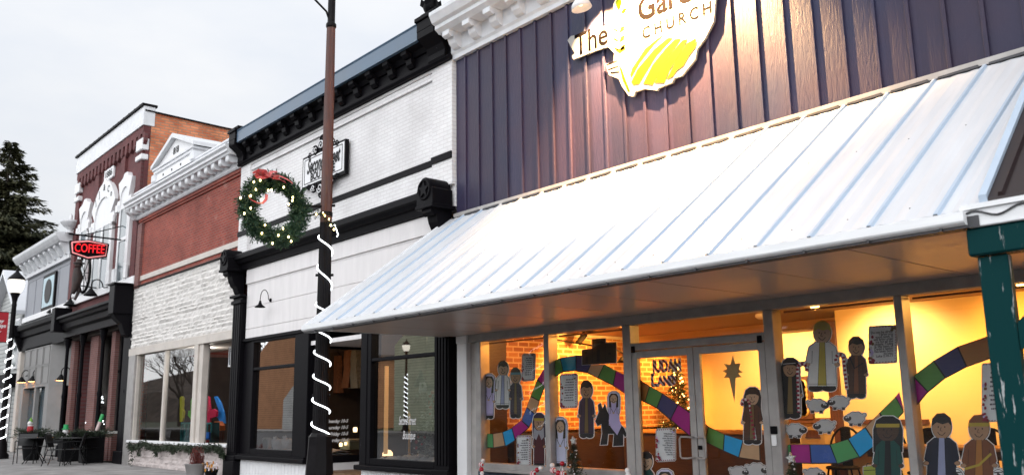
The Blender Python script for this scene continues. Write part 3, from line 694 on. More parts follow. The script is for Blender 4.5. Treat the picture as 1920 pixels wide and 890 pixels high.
# pediment block
b = MB(); pc = -23.26; ph = 1.42
b.box(pc-ph, pc+ph, 8.02, 10.2, 7.72, 8.06)
b.prism_xz([(pc-ph, 8.10), (pc+ph, 8.10), (pc+ph*.92, 8.20), (pc, 8.68), (pc-ph*.92, 8.20)], 8.05, 10.2)
pd = b.build('pediment', M['white'], st)
b = MB()
b.box(pc-ph-.08, pc+ph+.08, 7.95, 10.2, 8.05, 8.12, b=.01); b.box(pc-ph-.03, pc+ph+.03, 7.98, 8.06, 7.96, 8.05, b=.01)
for s in (-1, 1):
    b.hexa([(pc+s*(ph+.16), 7.93, 8.12), (pc+s*(ph+.16), 10.2, 8.12), (pc, 10.2, 8.70), (pc, 7.93, 8.70), (pc+s*(ph+.16), 7.93, 8.22), (pc+s*(ph+.16), 10.2, 8.22), (pc, 10.2, 8.82), (pc, 7.93, 8.82)])
b.box(pc-ph-.16, pc-ph+.12, 7.96, 8.2, 7.74, 7.96, b=.02); b.box(pc+ph-.12, pc+ph+.16, 7.96, 8.2, 7.74, 7.96, b=.02)
b.build('pediment_moulding', M['cornice_white'], pd)
b = MB(); text_mb(b, '818', .26, (pc+.05, 8.045, 8.26), (1, 0, 0), (0, 0, 1), width=.42, bold=.012); b.build('date_lettering', M['iron'], pd)
b = MB()
for dx in (-.75, -.1, .55): b.box(pc+dx-.03, pc+dx+.03, 8.01, 8.02, 7.80, 7.86)
b.build('vent', M['iron'], pd)
# ------------------------------------------------------------------ 1886 brick building
QL, QR = -33.30, -26.22
q = thing('brick_hall', 'tall maroon brick hall of 1886 with white arched windows and bare orange brick side', 'building', (-29.7, 8.2, 0))
b = MB(); b.box(QL, QR, 8.2, 8.305, 4.7, 9.85)
for i in range(17):
    xx = QL+.22+i*.405
b.box(QL, QR, 8.10, 8.2, 9.62, 9.86)
for i in range(18):
    xx = QL+.10+i*.405
    b.prism_xz([(xx, 9.62), (xx+.22, 9.62), (xx+.22, 9.36), (xx+.11, 9.24), (xx, 9.36)], 8.10, 8.2)
for xx in (-33.3, -31.02, -28.30, -26.72): b.box(xx, xx+.42, 8.12, 8.2, 5.3, 9.3)
b.build('front_wall', M['dark_brick'], q)
b = MB(); b.box(QR-.3, QR+.004, 8.31, 16, 0, 10.30)
b.build('side_wall', M['orange_brick'], q)
b = MB(); b.hexa([(QR-.34, 8.1, 10.30), (QR+.06, 8.1, 10.30), (QR+.06, 16, 10.10), (QR-.34, 16, 10.10), (QR-.34, 8.1, 10.35), (QR+.03, 8.1, 10.35), (QR+.03, 16, 10.15), (QR-.34, 16, 10.15)]); b.build('coping', M['black_soft'], q)
b = MB(); b.box(QL-.05, QR+.03, 8.06, 8.4, 9.86, 10.46, b=.01); b.build('parapet_band', M['cornice_white'], q)
b = MB(); b.box(QL-.1, QR+.05, 8.0, 8.45, 10.46, 10.53)
for i in range(14): b.box(QL+i*.52, QL+i*.52+.06, 8.02, 8.3, 10.53, 10.57)
b.build('parapet_cap', M['black_soft'], q)
b = MB(); b.box(QL, QL+.2, 8.5, 16, 0, 10.2); b.box(QL, QR, 15.9, 16, 0, 10); b.box(QL+.2, QR-.3, 8.5, 15.9, 9.6, 9.7); b.build('wall', M['dark_brick'], q)
for (z0, z1) in ((9.10, 9.46), (8.80, 8.97)):
    for (x0, x1) in ((QL-.03, QL+.52), (QR-.50, QR+.03)):
        b = MB(); b.box(x0, x1, 8.06, 8.28, z0, z1, b=.02); b.build('quoin', M['white'], q)
b = MB(); b.box(-30.06, -29.10, 8.13, 8.2, 8.90, 9.27, b=.01); pl = b.build('date_plate', M['white'], q)
b = MB(); text_mb(b, '1886', .30, (-29.58, 8.125, 8.98), (1, 0, 0), (0, 0, 1), width=.72, bold=.01); b.build('date_lettering', M['iron'], pl)
b = MB(); b.box(QL-.02, QR+.02, 8.09, 8.3, 5.06, 5.30, b=.01); b.build('sill_band', M['white'], q)
def arched(x0, x1, z0, zs, zt, inner, peak, name='window'):
    """white surround with an arched head, sashes and glass"""
    xc = (x0+x1)/2; w = (x1-x0)/2; b = MB()
    iw = inner
    n = 10
    arc = [(xc-iw*math.cos(math.pi*i/n), zs+(zt-zs)*math.sin(math.pi*i/n)) for i in range(n+1)]
    for s in (0, 1):
        xa, xb = (x0, xc-iw) if s == 0 else (xc+iw, x1)
        b.box(xa, xb, 8.06, 8.22, zs-.36, zs)
        if s == 0: b.box(xb-.13, xb, 8.10, 8.22, z0, zs-.36)
        else: b.box(xa, xa+.13, 8.10, 8.22, z0, zs-.36)
    # head plate following the arch
    out = []
    for i in range(n+1):
        t = i/n; X = x0+(x1-x0)*t
        out.append((X, peak(abs(t-.5)*2)))
    for i in range(n):
        p = [arc[i], arc[i+1], out[i+1], out[i]]
        b.add([(p[0][0], 8.06, p[0][1]), (p[1][0], 8.06, p[1][1]), (p[2][0], 8.06, p[2][1]), (p[3][0], 8.06, p[3][1]),
               (p[0][0], 8.22, p[0][1]), (p[1][0], 8.22, p[1][1]), (p[2][0], 8.22, p[2][1]), (p[3][0], 8.22, p[3][1])],
              [(0, 1, 2, 3), (4, 7, 6, 5), (0, 4, 5, 1), (3, 2, 6, 7), (0, 3, 7, 4), (1, 5, 6, 2)])
    b.prism_xz([(x0, zs-.001), (xc-iw, zs-.001), (xc-iw, zs+.002), (x0, zs+.002)], 8.06, 8.22)
    b.box(x0-.05, x0+.16, 8.02, 8.1, zs-.35, zs-.12, b=.01); b.box(x1-.16, x1+.05, 8.02, 8.1, zs-.35, zs-.12, b=.01)
    o = b.build(name, M['white'], q)
    f = MB(); f.box(xc-iw, xc+iw, 8.10, 8.21, zs-.30, zt); 
    f.box(xc-iw, xc-iw+.07, 8.085, 8.2, z0, zs-.3); f.box(xc+iw-.07, xc+iw, 8.085, 8.2, z0, zs-.3); f.box(xc-iw+.07, xc+iw-.07, 8.085, 8.2, (z0+zs)/2-.05, (z0+zs)/2+.05)
    if iw > .6: f.box(xc-.09, xc+.09, 8.08, 8.2, z0, zs-.3)
    f.build('sash', M['white'], o)
    f = MB(); f.box(xc-iw, xc+iw, 8.105, 8.199, z0, zs-.3); f.build('pane', M['win_glass'], o)
    return o
wc = arched(-30.92, -28.42, 5.30, 7.62, 8.30, .86, lambda a: 8.02+.80*(1-a**2.2)+(.12 if a < .15 else 0))
b = MB()
for s, dx, dz, rot in (('J', -.80, 8.22, .55), ('J', -.47, 8.42, .3), ('&', 0, 8.55, 0), ('C', .44, 8.42, -.3), ('o', .76, 8.22, -.55)):
    text_mb(b, s, .30, (-29.67+dx, 8.055, dz-.02), (math.cos(rot), 0, math.sin(rot)), (-math.sin(rot), 0, math.cos(rot)), bold=.008)
b.build('arch_lettering', M['iron'], wc)
arched(-28.16, -26.86, 5.30, 7.85, 8.22, .40, lambda a: (8.66 if a < .35 else 8.42+.18*(1-a)))
arched(-32.52, -31.16, 5.30, 7.85, 8.22, .40, lambda a: (8.66 if a < .35 else 8.42+.18*(1-a)))
for (x0, x1) in ((-30.95, -30.55), (-28.75, -28.40), (-28.15, -27.9), (-27.0, -26.82), (-32.5, -32.2), (-31.4, -31.1)):
    b = MB(); b.box(x0, x1, 8.03, 8.12, 5.30, 5.72, b=.015); b.build('sill_block', M['white'], q)
# storefront of the hall
b = MB()
b.prism_yz([(8.2, 4.70), (7.85, 4.70), (7.72, 4.66), (7.70, 4.58), (7.78, 4.54), (7.80, 4.46), (7.90, 4.42), (7.92, 4.26), (8.05, 4.20), (8.05, 3.98), (8.2, 3.98)], QL+.1, QR-.5)
b.box(QR-.55, QR-.05, 7.62, 8.2, 4.18, 5.02, b=.02); b.box(QR-.60, QR-.0, 7.58, 8.2, 5.02, 5.07); b.prism_yz([(8.2, 4.18), (7.66, 4.18), (7.74, 4.05), (7.90, 3.9), (8.0, 3.6), (8.2, 3.5)], QR-.48, QR-.12)
b.box(QL-.04, QL+.4, 7.66, 8.2, 4.18, 5.0, b=.02)
b.build('storefront_cornice', M['black'], q)
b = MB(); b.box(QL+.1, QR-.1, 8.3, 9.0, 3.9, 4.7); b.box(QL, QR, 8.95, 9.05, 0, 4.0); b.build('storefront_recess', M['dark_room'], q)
for (xa, xb) in ((131, 145), (167, 189), (206, 221)):
    x0, x1 = atY(xa, 690, 8.42).x, atY(xb, 690, 8.55).x
    b = MB(); b.box(x0, x1, 8.42, 8.55, 0, 3.95); b.build('brick_pier', M['pier_brick'], q)
for xx in (-33.1, -31.25, -29.05, -26.52):
    b = MB(); b.lathe([(.12, 0), (.12, .32), (.07, .42), (.06, 1.9), (.08, 2.0), (.06, 2.1), (.055, 3.6), (.09, 3.75), (.12, 3.98)], (xx, 8.2, 0), 10)
    if xx > -27: b.box(xx-.32, xx+.32, 8.14, 8.42, 0, 3.98); b.box(xx-.38, xx+.38, 8.06, 8.42, 0, .35, b=.02)
    b.build('iron_column', M['black'], q)
b = MB()
for (x0, x1) in ((-31.72, -30.48), (-29.42, -28.38), (-27.5, -26.85)): b.quad((x0, 8.6, .85), (x1, 8.6, .85), (x1, 8.6, 3.9), (x0, 8.6, 3.9))
b.build('storefront_glass', M['glass_dark'], q)
b = MB()
for (x0, x1) in ((-31.72, -30.48), (-29.42, -28.38), (-27.5, -26.85)):
    b.box(x0, x1, 8.56, 8.62, 2.62, 2.70); b.box(x0, x0+.08, 8.56, 8.62, .85, 3.9); b.box(x1-.08, x1, 8.56, 8.62, .85, 3.9)
b.build('storefront_sash', M['black'], q)
b = MB(); b.box(-27.52, -26.84, 8.36, 8.64, .80, .87); b.box(-31.75, -28.35, 8.36, 8.64, .80, .87); b.build('storefront_sill', M['white_old'], q)
b = MB(); b.box(-27.52, -26.84, 8.42, 8.62, 0, .80); b.box(-31.74, -28.36, 8.44, 8.62, 0, .80); b.build('brick_bulkhead', M['pier_brick'], q)

# ------------------------------------------------------------------ grey building
GL, GR = -40.0, -33.42
gb = thing('grey_building', 'grey painted shop with white bracketed cornice and panelled bay', 'shop', (-36.7, 8.2, 0))
b = MB(); b.box(GL, GR, 8.2, 8.5, 4.0, 7.2); b.box(GL, GL+.2, 8.5, 13, 0, 7.2); b.box(GR-.2, GR, 8.5, 13, 0, 7.2); b.box(GL, GR, 13, 13.2, 0, 7.2); b.box(GL, GR, 8.5, 13, 6.9, 7.0)
for xx in (GL+.25, GL+1.5, GL+5.0, GR-.25): b.box(xx-.03, xx+.03, 8.185, 8.2, 5.2, 6.7)
b.box(GL+.22, GR-.22, 8.185, 8.2, 6.68, 6.74)
b.build('wall', M['grey_paint'], gb)
b = MB(); b.box(GL, GR, 8.12, 8.2, 5.05, 5.26, b=.01); b.build('sill_band', M['white'], gb)
b = MB(); b.prism_yz([(8.2, 6.85), (8.08, 6.85), (8.06, 6.98), (8.1, 7.0), (8.1, 7.4), (7.75, 7.42), (7.68, 7.50), (7.60, 7.62), (7.58, 7.72), (8.2, 7.8)], GL-.1, GR)
gc = b.build('cornice', M['cornice_white'], gb)
for i in range(9):
    xx = GL+.15+i*.76
    b = MB(); b.prism_yz([(8.1, 7.40), (7.80, 7.40), (7.80, 7.32), (7.9, 7.2), (8.0, 7.0), (8.1, 6.98)], xx, xx+.22); b.build('bracket', M['cornice_white'], gc)
b = MB(); b.prism_yz([(8.2, 4.95), (7.95, 4.93), (7.88, 4.84), (7.90, 4.70), (8.02, 4.64), (8.05, 4.45), (8.2, 4.4)], GL, GR); b.prism_yz([(8.2, 4.4), (8.14, 4.4), (8.14, 3.9), (8.2, 3.9)], GL, GR)
b.box(GL-.1, GL+.3, 7.8, 8.2, 4.5, 4.95, b=.02); b.prism_yz([(8.2, 4.5), (7.86, 4.5), (7.95, 4.3), (8.1, 3.95), (8.2, 3.9)], GL-.02, GL+.22)
b.build('lower_cornice', M['black'], gb)
b = MB(); p_ = atY(131, 437, 8.0); b.lathe([(.16, 0), (.10, .06), (.08, .12), (.22, .22), (.34, .36), (.36, .42), (.30, .44), (.05, .46), (.05, .62), (1e-4, .72)], (p_.x, 8.0, p_.z), 14); b.build('urn', M['cornice_white'], gb)
b = MB()
bx0, bx1, bx2 = GL+.95, -35.0, -33.9
b.prism_xy([(bx0, 8.14), (bx1, 8.14), (bx2, 9.0), (bx0, 9.0)], 2.42, 3.96)
b.prism_xy([(bx0, 8.14), (bx1, 8.14), (bx2, 9.0), (bx0, 9.0)], 0, .75)
b.prism_xy([(bx1-.5, 8.15), (bx1, 8.15), (bx1+.5, 8.55), (bx1-.2, 8.6)], .75, 2.42)
b.box(bx0-.05, bx0+.35, 8.12, 8.5, .75, 2.42); b.box(-37.1, -36.9, 8.16, 8.3, .75, 2.42)
for z0, z1 in ((2.55, 3.15), (3.25, 3.85)):
    for i in range(4):
        xa = bx0+.12+i*.98
        b.box(xa, xa+.03, 8.12, 8.14, z0, z1); b.box(xa+.82, xa+.85, 8.12, 8.14, z0, z1); b.box(xa, xa+.85, 8.12, 8.14, z0-.03, z0); b.box(xa, xa+.85, 8.12, 8.14, z1, z1+.03)
b.build('panelled_bay', M['beige_paint'], gb)
b = MB(); b.box(bx0+.3, bx1-.4, 8.35, 8.36, .75, 2.42); b.build('bay_pane', M['win_glass'], gb)
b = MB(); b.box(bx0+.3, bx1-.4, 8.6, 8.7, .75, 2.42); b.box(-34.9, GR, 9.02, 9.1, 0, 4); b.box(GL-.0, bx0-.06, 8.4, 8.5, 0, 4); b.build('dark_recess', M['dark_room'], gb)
b = MB(); b.box(GL, GL+.4, 8.1, 8.4, 0, 3.9, b=.02); b.build('corner_board', M['cream'], gb)

# ------------------------------------------------------------------ white gabled house
wh = thing('gabled_house', 'white clapboard gabled house with a pale metal roof', 'house', (-43.5, 8.6, 0))
b = MB()
hx0, hx1, hr = -46.2, -40.9, -43.5
b.prism_xz([(hx0, 0), (hx1, 0), (hx1, 5.75), (hr, 7.5), (hx0, 5.75)], 8.3, 16)
b.build('wall', brick_mat('clapboard', (.50, .51, .50), (.47, .48, .47), (.26, .27, .27), bw=6.0, bh=.17, ms=.018, bump=.8, stain=(.85, .85, .85)), wh)
b = MB()
for s in (-1, 1):
    e = hr+s*2.95
    b.hexa([(e, 7.9, 5.50), (e, 16.3, 5.50), (hr, 16.3, 7.52), (hr, 7.9, 7.52), (e, 7.9, 5.66), (e, 16.3, 5.66), (hr, 16.3, 7.70), (hr, 7.9, 7.70)])
b.build('roof', M['roof_white'], wh)
b = MB(); b.box(-41.75, -40.95, 8.24, 8.3, 3.3, 5.4); wo = b.build('window', M['white'], wh)
b = MB(); b.box(-41.67, -41.03, 8.23, 8.24, 3.4, 4.25); b.box(-41.67, -41.03, 8.23, 8.24, 4.4, 5.3); b.build('pane', M['win_glass'], wo)
b = MB(); b.box(hx0, hx1+.1, 8.0, 8.3, 2.55, 3.1); b.box(hx0, hx1-.6, 8.15, 8.3, 0, 2.55); b.build('shopfront', M['black'], wh)
for xx in (-41.0, -42.6): b = MB(); b.box(xx, xx+.15, 8.0, 8.15, 0, 2.55); b.build('porch_post', M['white'], wh)

# ------------------------------------------------------------------ spruce
def spruce(name, label, x, y, h, rad, n_layers, seed, m, zb=1.5, group=None):
    rnd = random.Random(seed); t = thing(name, label, 'tree', (x, y, -.2), group)
    b = MB(); b.tube([(x, y, -.2), (x, y, h*.5), (x, y, h*.98)], [h*.018, h*.012, .02], 8); b.build('trunk', M['bark'], t)
    b = MB()
    for i in range(n_layers):
        f = i/(n_layers-1); z = zb+(h-zb)*f
        L0 = rad*(1-f)**.85+.12
        k = max(4, int(9*(1-f)+4))
        for j in range(k):
            a = rnd.uniform(0, 6.283); L = L0*rnd.uniform(.60, 1.12)
            zz = z+rnd.uniform(-.35, .35)*(1 if f < .95 else .3)
            dx, dy = math.cos(a), math.sin(a); droop = rnd.uniform(.14, .36)
            m_ = max(4, int(L/.14))
            for s in range(m_):
                u = (s+.6)/m_; r = L*u
                cz = zz+L*(.10*u-droop*u*u+ .16*u**4)
                for _ in range(7):
                    side = rnd.uniform(-1, 1)*L*.22*(1-.5*u)
                    p = (x+dx*r-dy*side, y+dy*r+dx*side, cz+rnd.uniform(-.12, .08))
                    d = (dx*.8-dy*side*1.1/max(.3, L*.22)*.6+rnd.uniform(-.3, .3), dy*.8+dx*side*1.1/max(.3, L*.22)*.6+rnd.uniform(-.3, .3), rnd.uniform(-.75, .12))
                    b.leaf(p, d, rnd.uniform(.30, .60), rnd.uniform(.12, .22), nrm=Vector((rnd.uniform(-.5, .5), rnd.uniform(-.5, .5), 1)))
    for s in range(40): b.leaf((x, y, h*rnd.uniform(.93, 1.0)), (rnd.uniform(-1, 1), rnd.uniform(-1, 1), rnd.uniform(0, .9)), .3, .06)
    b.build('crown', m, t)
    return t
spruce('spruce_tree', 'dark ragged spruce towering behind the white gabled house', -58.5, 10.4, 17.6, 7.2, 60, 3, M['spruce'])

# ------------------------------------------------------------------ lamp posts
def spiral(cx, cy, z0, z1, r0, r1, turns, start, seg=30, rr=.012):
    n = int(turns*seg); out = []
    for i in range(n+1):
        f = i/n; a = start+f*turns*2*math.pi; r = r0+(r1-r0)*f
        out.append((cx+r*math.cos(a), cy+r*math.sin(a), z0+(z1-z0)*f))
    return out
def lamp_post(loc, label):
    x, y = loc
    t = thing('street_lamp', label, 'street lamp', (x, y, 0))
    b = MB(); b.lathe([(.26, 0), (.26, .12), (.20, .2), (.19, .45), (.14, .6), (.11, .75)], (x, y, 0), 14); b.build('base', M['pole'], t)
    b = MB(); b.lathe([(.10, .7), (.09, 1.5), (.075, 5.0), (.085, 5.05), (.07, 5.12), (.10, 5.3), (.15, 5.42), (.16, 5.46)], (x, y, 0), 12); b.build('pole', M['pole'], t)
    b = MB(); b.lathe([(.15, 5.46), (.235, 5.62), (.265, 5.80), (.25, 5.90), (.20, 5.98)], (x, y, 0), 16); b.build('globe', M['globe'], t)
    b = MB(); b.lathe([(.27, 5.93), (.24, 5.99), (.16, 6.07), (.10, 6.13), (.05, 6.2), (.03, 6.28), (1e-4, 6.34)], (x, y, 0), 14); b.lathe([(.275, 5.90), (.275, 5.93)], (x, y, 0), 16); b.build('cap', M['pole'], t)
    return t
LX, LY = -33.4, 6.5
lamp_post((LX, LY), 'black lamp post with a lit acorn globe, beside the grey shop')
b = MB(); b.tube(spiral(LX, LY, .35, 3.9, .125, .105, 11, 0), .018, 6)
tag(b.build('rope_light', M['rope']), 'white rope light coiled up the black lamp post with the glowing globe', 'rope light')
bn = thing('banner', 'red holiday banner hanging from the lamp post with the lit globe', 'banner', (LX+.02, LY-.45, 4.6))
b = MB(); b.box(LX+.01, LX+.03, LY-.80, LY-.14, 3.80, 4.78); b.build('cloth', M['red'], bn)
b = MB(); b.tube([(LX+.02, LY, 4.79), (LX+.02, LY-.84, 4.79)], .014, 6); b.tube([(LX+.02, LY, 3.79), (LX+.02, LY-.84, 3.79)], .014, 6); b.build('bar', M['pole'], bn)
b = MB(); text_mb(b, 'Happy', .155, (LX+.036, LY-.47, 4.44), (0, 1, 0), (0, 0, 1), shear=.25, width=.40, bold=.006); b.build('lettering', M['ball_white'], bn); b = MB(); text_mb(b, 'Holidays', .155, (LX+.036, LY-.47, 4.28), (0, 1, 0), (0, 0, 1), shear=.25, width=.56, bold=.006); b.build('lettering', M['ball_white'], bn); b = MB()
for k in range(26): b.leaf((LX+.036, LY-.5+random.uniform(-.12, .12), 3.95+random.uniform(0, .16)), (0, random.uniform(-1, 1), random.uniform(.2, 1)), .10, .035, nrm=Vector((1, 0, 0)))
b.build('print', M['ball_white'], bn)

PX_, PY_ = -11.40, 6.20
COLZ = atX(625, 50, PX_).z
pp = thing('lamp_post', 'tall fluted dark post carrying the wreath beside the white awning', 'street light', (PX_, PY_, 0))
def flute(r0, r1, z0, z1, n=24):
    vs = []; fs = []
    for z, r in ((z0, r0), (z1, r1)):
        for k in range(n*2):
            a = math.pi*k/n; rr = r*(1 if k % 2 else .93)
            vs.append((PX_+rr*math.cos(a), PY_+rr*math.sin(a), z))
    m_ = n*2
    for k in range(m_): fs.append((k, (k+1) % m_, m_+(k+1) % m_, m_+k))
    return vs, fs
M['post_brown'] = mat('brown_fluted_post', (.080, .022, .013), .38, var=.2, scale=4)
b = MB(); b.add(*flute(.118, .108, 1.0, 1.75)); b.add(*flute(.108, .088, 1.75, 4.06)); b.build('shaft', M['pole'], pp)
b = MB(); b.add(*flute(.087, .066, 4.06, COLZ)); b.build('upper_shaft', M['post_brown'], pp)
b = MB(); b.lathe([(.058, COLZ), (.055, 9.2), (.05, 10.6)], (PX_, PY_, 0), 16); b.build('top_pole', M['pole'], pp)
b = MB(); b.lathe([(.068, 7.38), (.08, 7.40), (.08, 7.44), (.060, 7.47)], (PX_, PY_, 0), 20); b.v = [(v[0], v[1], v[2]-7.42+COLZ) for v in b.v]; b.build('collar', M['pole'], pp)
b = MB(); b.box(PX_-.21, PX_+.21, PY_-.21, PY_+.21, 0, .25, b=.02); b.lathe([(.21, .25), (.20, .5), (.175, .85), (.17, .98), (.125, 1.03)], (PX_, PY_, 0), 8, smooth=False); b.build('base', M['pole'], pp)
b = MB()
for z in (1.55, 3.28, 4.32):
    for s in (-1, 1):
        b.tube([(PX_+s*.08*.63, PY_+s*.08*.77, z), (PX_+s*.13*.63, PY_+s*.13*.77, z)], .02, 6)
b.build('bolt', M['iron'], pp)
b = MB(); e = atX(585, -6, PX_)
b.tube([(PX_, PY_-.04, atX(622, 38, PX_).z), tuple(atX(612, 22, PX_)), (e.x, e.y, e.z), (PX_, e.y-.5, e.z+.3)], .016, 6); b.build('stay_wire', M['iron'], pp)
b = MB()
zc = atX(612, 402, PX_).z
b.tube([(PX_, PY_, zc+.12), (PX_, PY_-.62, zc+.05)], .016, 6); b.tube([(PX_, PY_-.05, zc), (PX_, PY_-.4, zc-.08)], .01, 6); b.lathe([(.095, zc-.03), (.095, zc+.03)], (PX_, PY_, 0), 16); b.build('wreath_bracket', M['iron'], pp)
# rope light: positions of the visible turns
b = MB()
def rz(py): return atX(606, py, PX_).z
lefts = [rz(v) for v in (442, 498, 569, 614, 658, 703, 747, 792, 836)]
pts = []
for k in range(8):
    for i in range(64):
        f = i/64; z = lefts[k]+(lefts[k+1]-lefts[k])*f
        if k == 7 and f > .55: break
        rr = .128-(z-1.0)*.0085; a = R(229)+2*math.pi*f
        pts.append((PX_+rr*math.cos(a), PY_+rr*math.sin(a), z))
b.tube(pts, [.0085+.0045*(i % 2) for i in range(len(pts))], 6)
zb_ = pts[-1][2]-.04
b.tube([(PX_+.125*math.cos(a*.2618), PY_+.125*math.sin(a*.2618), zb_) for a in range(25)], .006, 6)
top = Vector(pts[0])
b.tube([top, top+Vector((.10, .06, .12)), top+Vector((.19, .16, .16)), (PX_+.10, PY_+.12, top.z+.10), (PX_+.12, PY_+.14, top.z+.02), (PX_+.10, PY_+.13, top.z-.01)], .008, 6)
tag(b.build('rope_light', M['rope']), 'white rope light spiralling down the tall post beside the awning', 'rope light')

# ------------------------------------------------------------------ wreath
wcx, wr_ = PX_+.02, .0
cpt = atX(515, 392, wcx); R_ = .405; rt = .125
wt = thing('wreath', 'big evergreen wreath with red bow and warm lights hanging off the post', 'wreath', (wcx, cpt.y, cpt.z))
b = MB()
rnd = random.Random(11)
core = [(wcx, cpt.y+R_*math.cos(2*math.pi*i/40), cpt.z+R_*math.sin(2*math.pi*i/40)) for i in range(41)]
b.tube(core, .06, 8, caps=False)
for i in range(1500):
    a = rnd.uniform(0, 6.283); ph_ = rnd.uniform(0, 6.283); rr = rt*rnd.uniform(.35, 1.0)
    rad = Vector((0, math.cos(a), math.sin(a))); tan = Vector((0, -math.sin(a), math.cos(a)))
    out = rad*math.cos(ph_)+Vector((1, 0, 0))*math.sin(ph_)
    c = Vector((wcx, cpt.y, cpt.z))+rad*R_+out*rr*.55
    d = (out*rnd.uniform(.5, 1.0)+tan*rnd.uniform(.3, 1.0)+Vector((rnd.uniform(-.3, .3), rnd.uniform(-.3, .3), rnd.uniform(-.3, .3)))).normalized()
    tip = c+d*rnd.uniform(.07, .12)
    for k in range(9):
        f = k/8; p = c+(tip-c)*f
        b.leaf(p, d*.8+Vector((rnd.uniform(-1, 1), rnd.uniform(-1, 1), rnd.uniform(-1, 1)))*.75, rnd.uniform(.04, .065), .016)
b.build('foliage', M['needle'], wt)
bulbs = [(476,341),(488,338),(480,355),(470,367),(451,371),(470,390),(458,400),(491,374),(503,357),(509,356),(532,351),(549,370),(548,376),(541,383),(497,422),(522,441),(531,428),(541,444),(491,437),(511,456),(546,452)]
for (x, y) in bulbs:
    p = atX(x, y, wcx+.12)
    b = MB(); b.ball(p, .013, 6, sz=1.5); b.build('bulb', M['warm_bulb'], wt)
def ribbon(b, pts, w, mi=0):
    vs = []
    for i, p in enumerate(pts):
        t = Vector(pts[min(i+1, len(pts)-1)])-Vector(pts[max(i-1, 0)]); n = t.cross(Vector((1, 0, 0)))
        n = n.normalized() if n.length > 1e-6 else Vector((0, 0, 1))
        wv = (Vector((.75, 0, 0))+n*.65).normalized()*w/2
        vs += [Vector(p)-wv, Vector(p)+wv]
    b.add(vs, [(2*i, 2*i+1, 2*i+3, 2*i+2) for i in range(len(pts)-1)], mi, True)
b = MB()
def wp(l, dx=.14): return [tuple(atX(x, y, wcx+dx+rnd.uniform(-.02, .02))) for x, y in l]
ribbon(b, wp([(503, 329), (492, 324), (482, 323), (479, 330), (487, 334), (500, 331)]), .08)
ribbon(b, wp([(503, 329), (494, 334), (484, 331), (478, 326)]), .06)
ribbon(b, wp([(503, 329), (516, 327), (530, 332), (542, 338), (549, 344)]), .065)
ribbon(b, wp([(503, 329), (497, 321), (484, 319), (474, 325), (480, 333), (492, 332)], .19), .06); ribbon(b, wp([(503, 329), (509, 322), (520, 322), (523, 330), (512, 333)], .17), .06)
ribbon(b, wp([(503, 329), (512, 334), (524, 335), (536, 342)]), .07)
ribbon(b, wp([(466, 366), (470, 374), (482, 380), (492, 381), (499, 374), (500, 364)]), .045)
b.ball(atX(503, 329, wcx+.16), .035, 8)
b.build('bow', M['red_ribbon'], wt)
gl = thing('light_garland', 'short evergreen garland with warm lights tied round the post at wreath height', 'garland', (PX_, PY_-.25, zc))
b = MB(); path = [atX(x, y, PX_+.11) for x, y in [(584, 403), (592, 400), (600, 401), (606, 403), (614, 412), (622, 420), (627, 426)]]
b.tube(path, .008, 5)
for p in path:
    for k in range(26): b.leaf(p+Vector((rnd.uniform(-.03, .05), rnd.uniform(-.05, .05), rnd.uniform(-.04, .04))), (rnd.uniform(-1, 1), rnd.uniform(-1, 1), rnd.uniform(-1, 1)), .05, .01)
b.build('foliage', M['needle_dk'], gl)
for x, y in [(593, 402), (606, 399), (609, 404), (617, 411), (620, 422), (626, 430)]:
    b = MB(); b.ball(atX(x, y, PX_+.12), .012, 6, sz=1.5); b.build('bulb', M['warm_bulb'], gl)
# ------------------------------------------------------------------ signs on the facades
# church sign: white backer, lettering, wheat and field
SY = 8.125
cs = thing('church_sign', 'white cut-out sign with lettering, wheat ear and yellow field', 'sign', (-7.0, 8.15, 5.9))
W = lambda l, y=SY: XZ(l, y)
M['sign_white'] = mat('sign_face', (.34, .335, .32), .6, var=.02, spec=.1)
M['sign_dark'] = mat('sign_brown_letter', (.004, .003, .003), .8, var=.05, spec=.02)
M['sign_yellow'] = mat('sign_yellow', (.14, .11, .010), .8, var=.05, spec=.02)
M['sign_green'] = mat('sign_green', (.05, .09, .003), .8, var=.05, spec=.02)
M['sign_grey'] = mat('sign_grey_letter', (.007, .006, .006), .8, var=.05, spec=.02)
outer = [(1064, 76), (1070, 68), (1100, 62), (1138, 48), (1148, 50), (1150, 30), (1150, 8), (1156, -4), (1165, -8), (1172, -2), (1176, 10), (1181, 14), (1182, 22), (1190, 18), (1192, 6), (1200, -12), (1240, -30), (1345, -66), (1348, -30), (1341, 0), (1338, 40), (1322, 72), (1307, 92), (1303, 112), (1278, 143), (1264, 147), (1260, 155), (1235, 165), (1232, 170), (1208, 167), (1198, 170), (1191, 172), (1188, 181), (1179, 180), (1166, 162), (1160, 148), (1142, 141), (1135, 120), (1150, 117), (1152, 100), (1140, 88), (1126, 92), (1097, 103), (1075, 112), (1072, 105), (1078, 100), (1070, 88)]
b = MB(); b.prism_xz(W(outer), SY, SY+.035)
cb = b.build('backer', M['sign_white'], cs)
b = MB()
for x, z in XZ([(1090, 85), (1180, 150), (1250, 130), (1310, 40), (1240, 30)], SY): b.tube([(x, SY+.03, z), (x, 8.195, z)], .015, 6)
b.build('standoff', M['alu'], cs)
def up_at(px, py):   # lettering baseline on the sign
    p = atY(px, py, SY-.004); return p
b = MB()
p = up_at(1078, 106); text_mb(b, 'The', .44, p, (1, 0, -.02), (0, 0, 1), width=.62, align='LEFT', bold=.006)
b.build('lettering', M['sign_dark'], cb); b = MB()
p = up_at(1196, 42); text_mb(b, 'Garden', .46, p, (1, 0, -.02), (0, 0, 1), width=1.25, align='LEFT', bold=.011)
b.build('lettering', M['sign_dark'], cb)
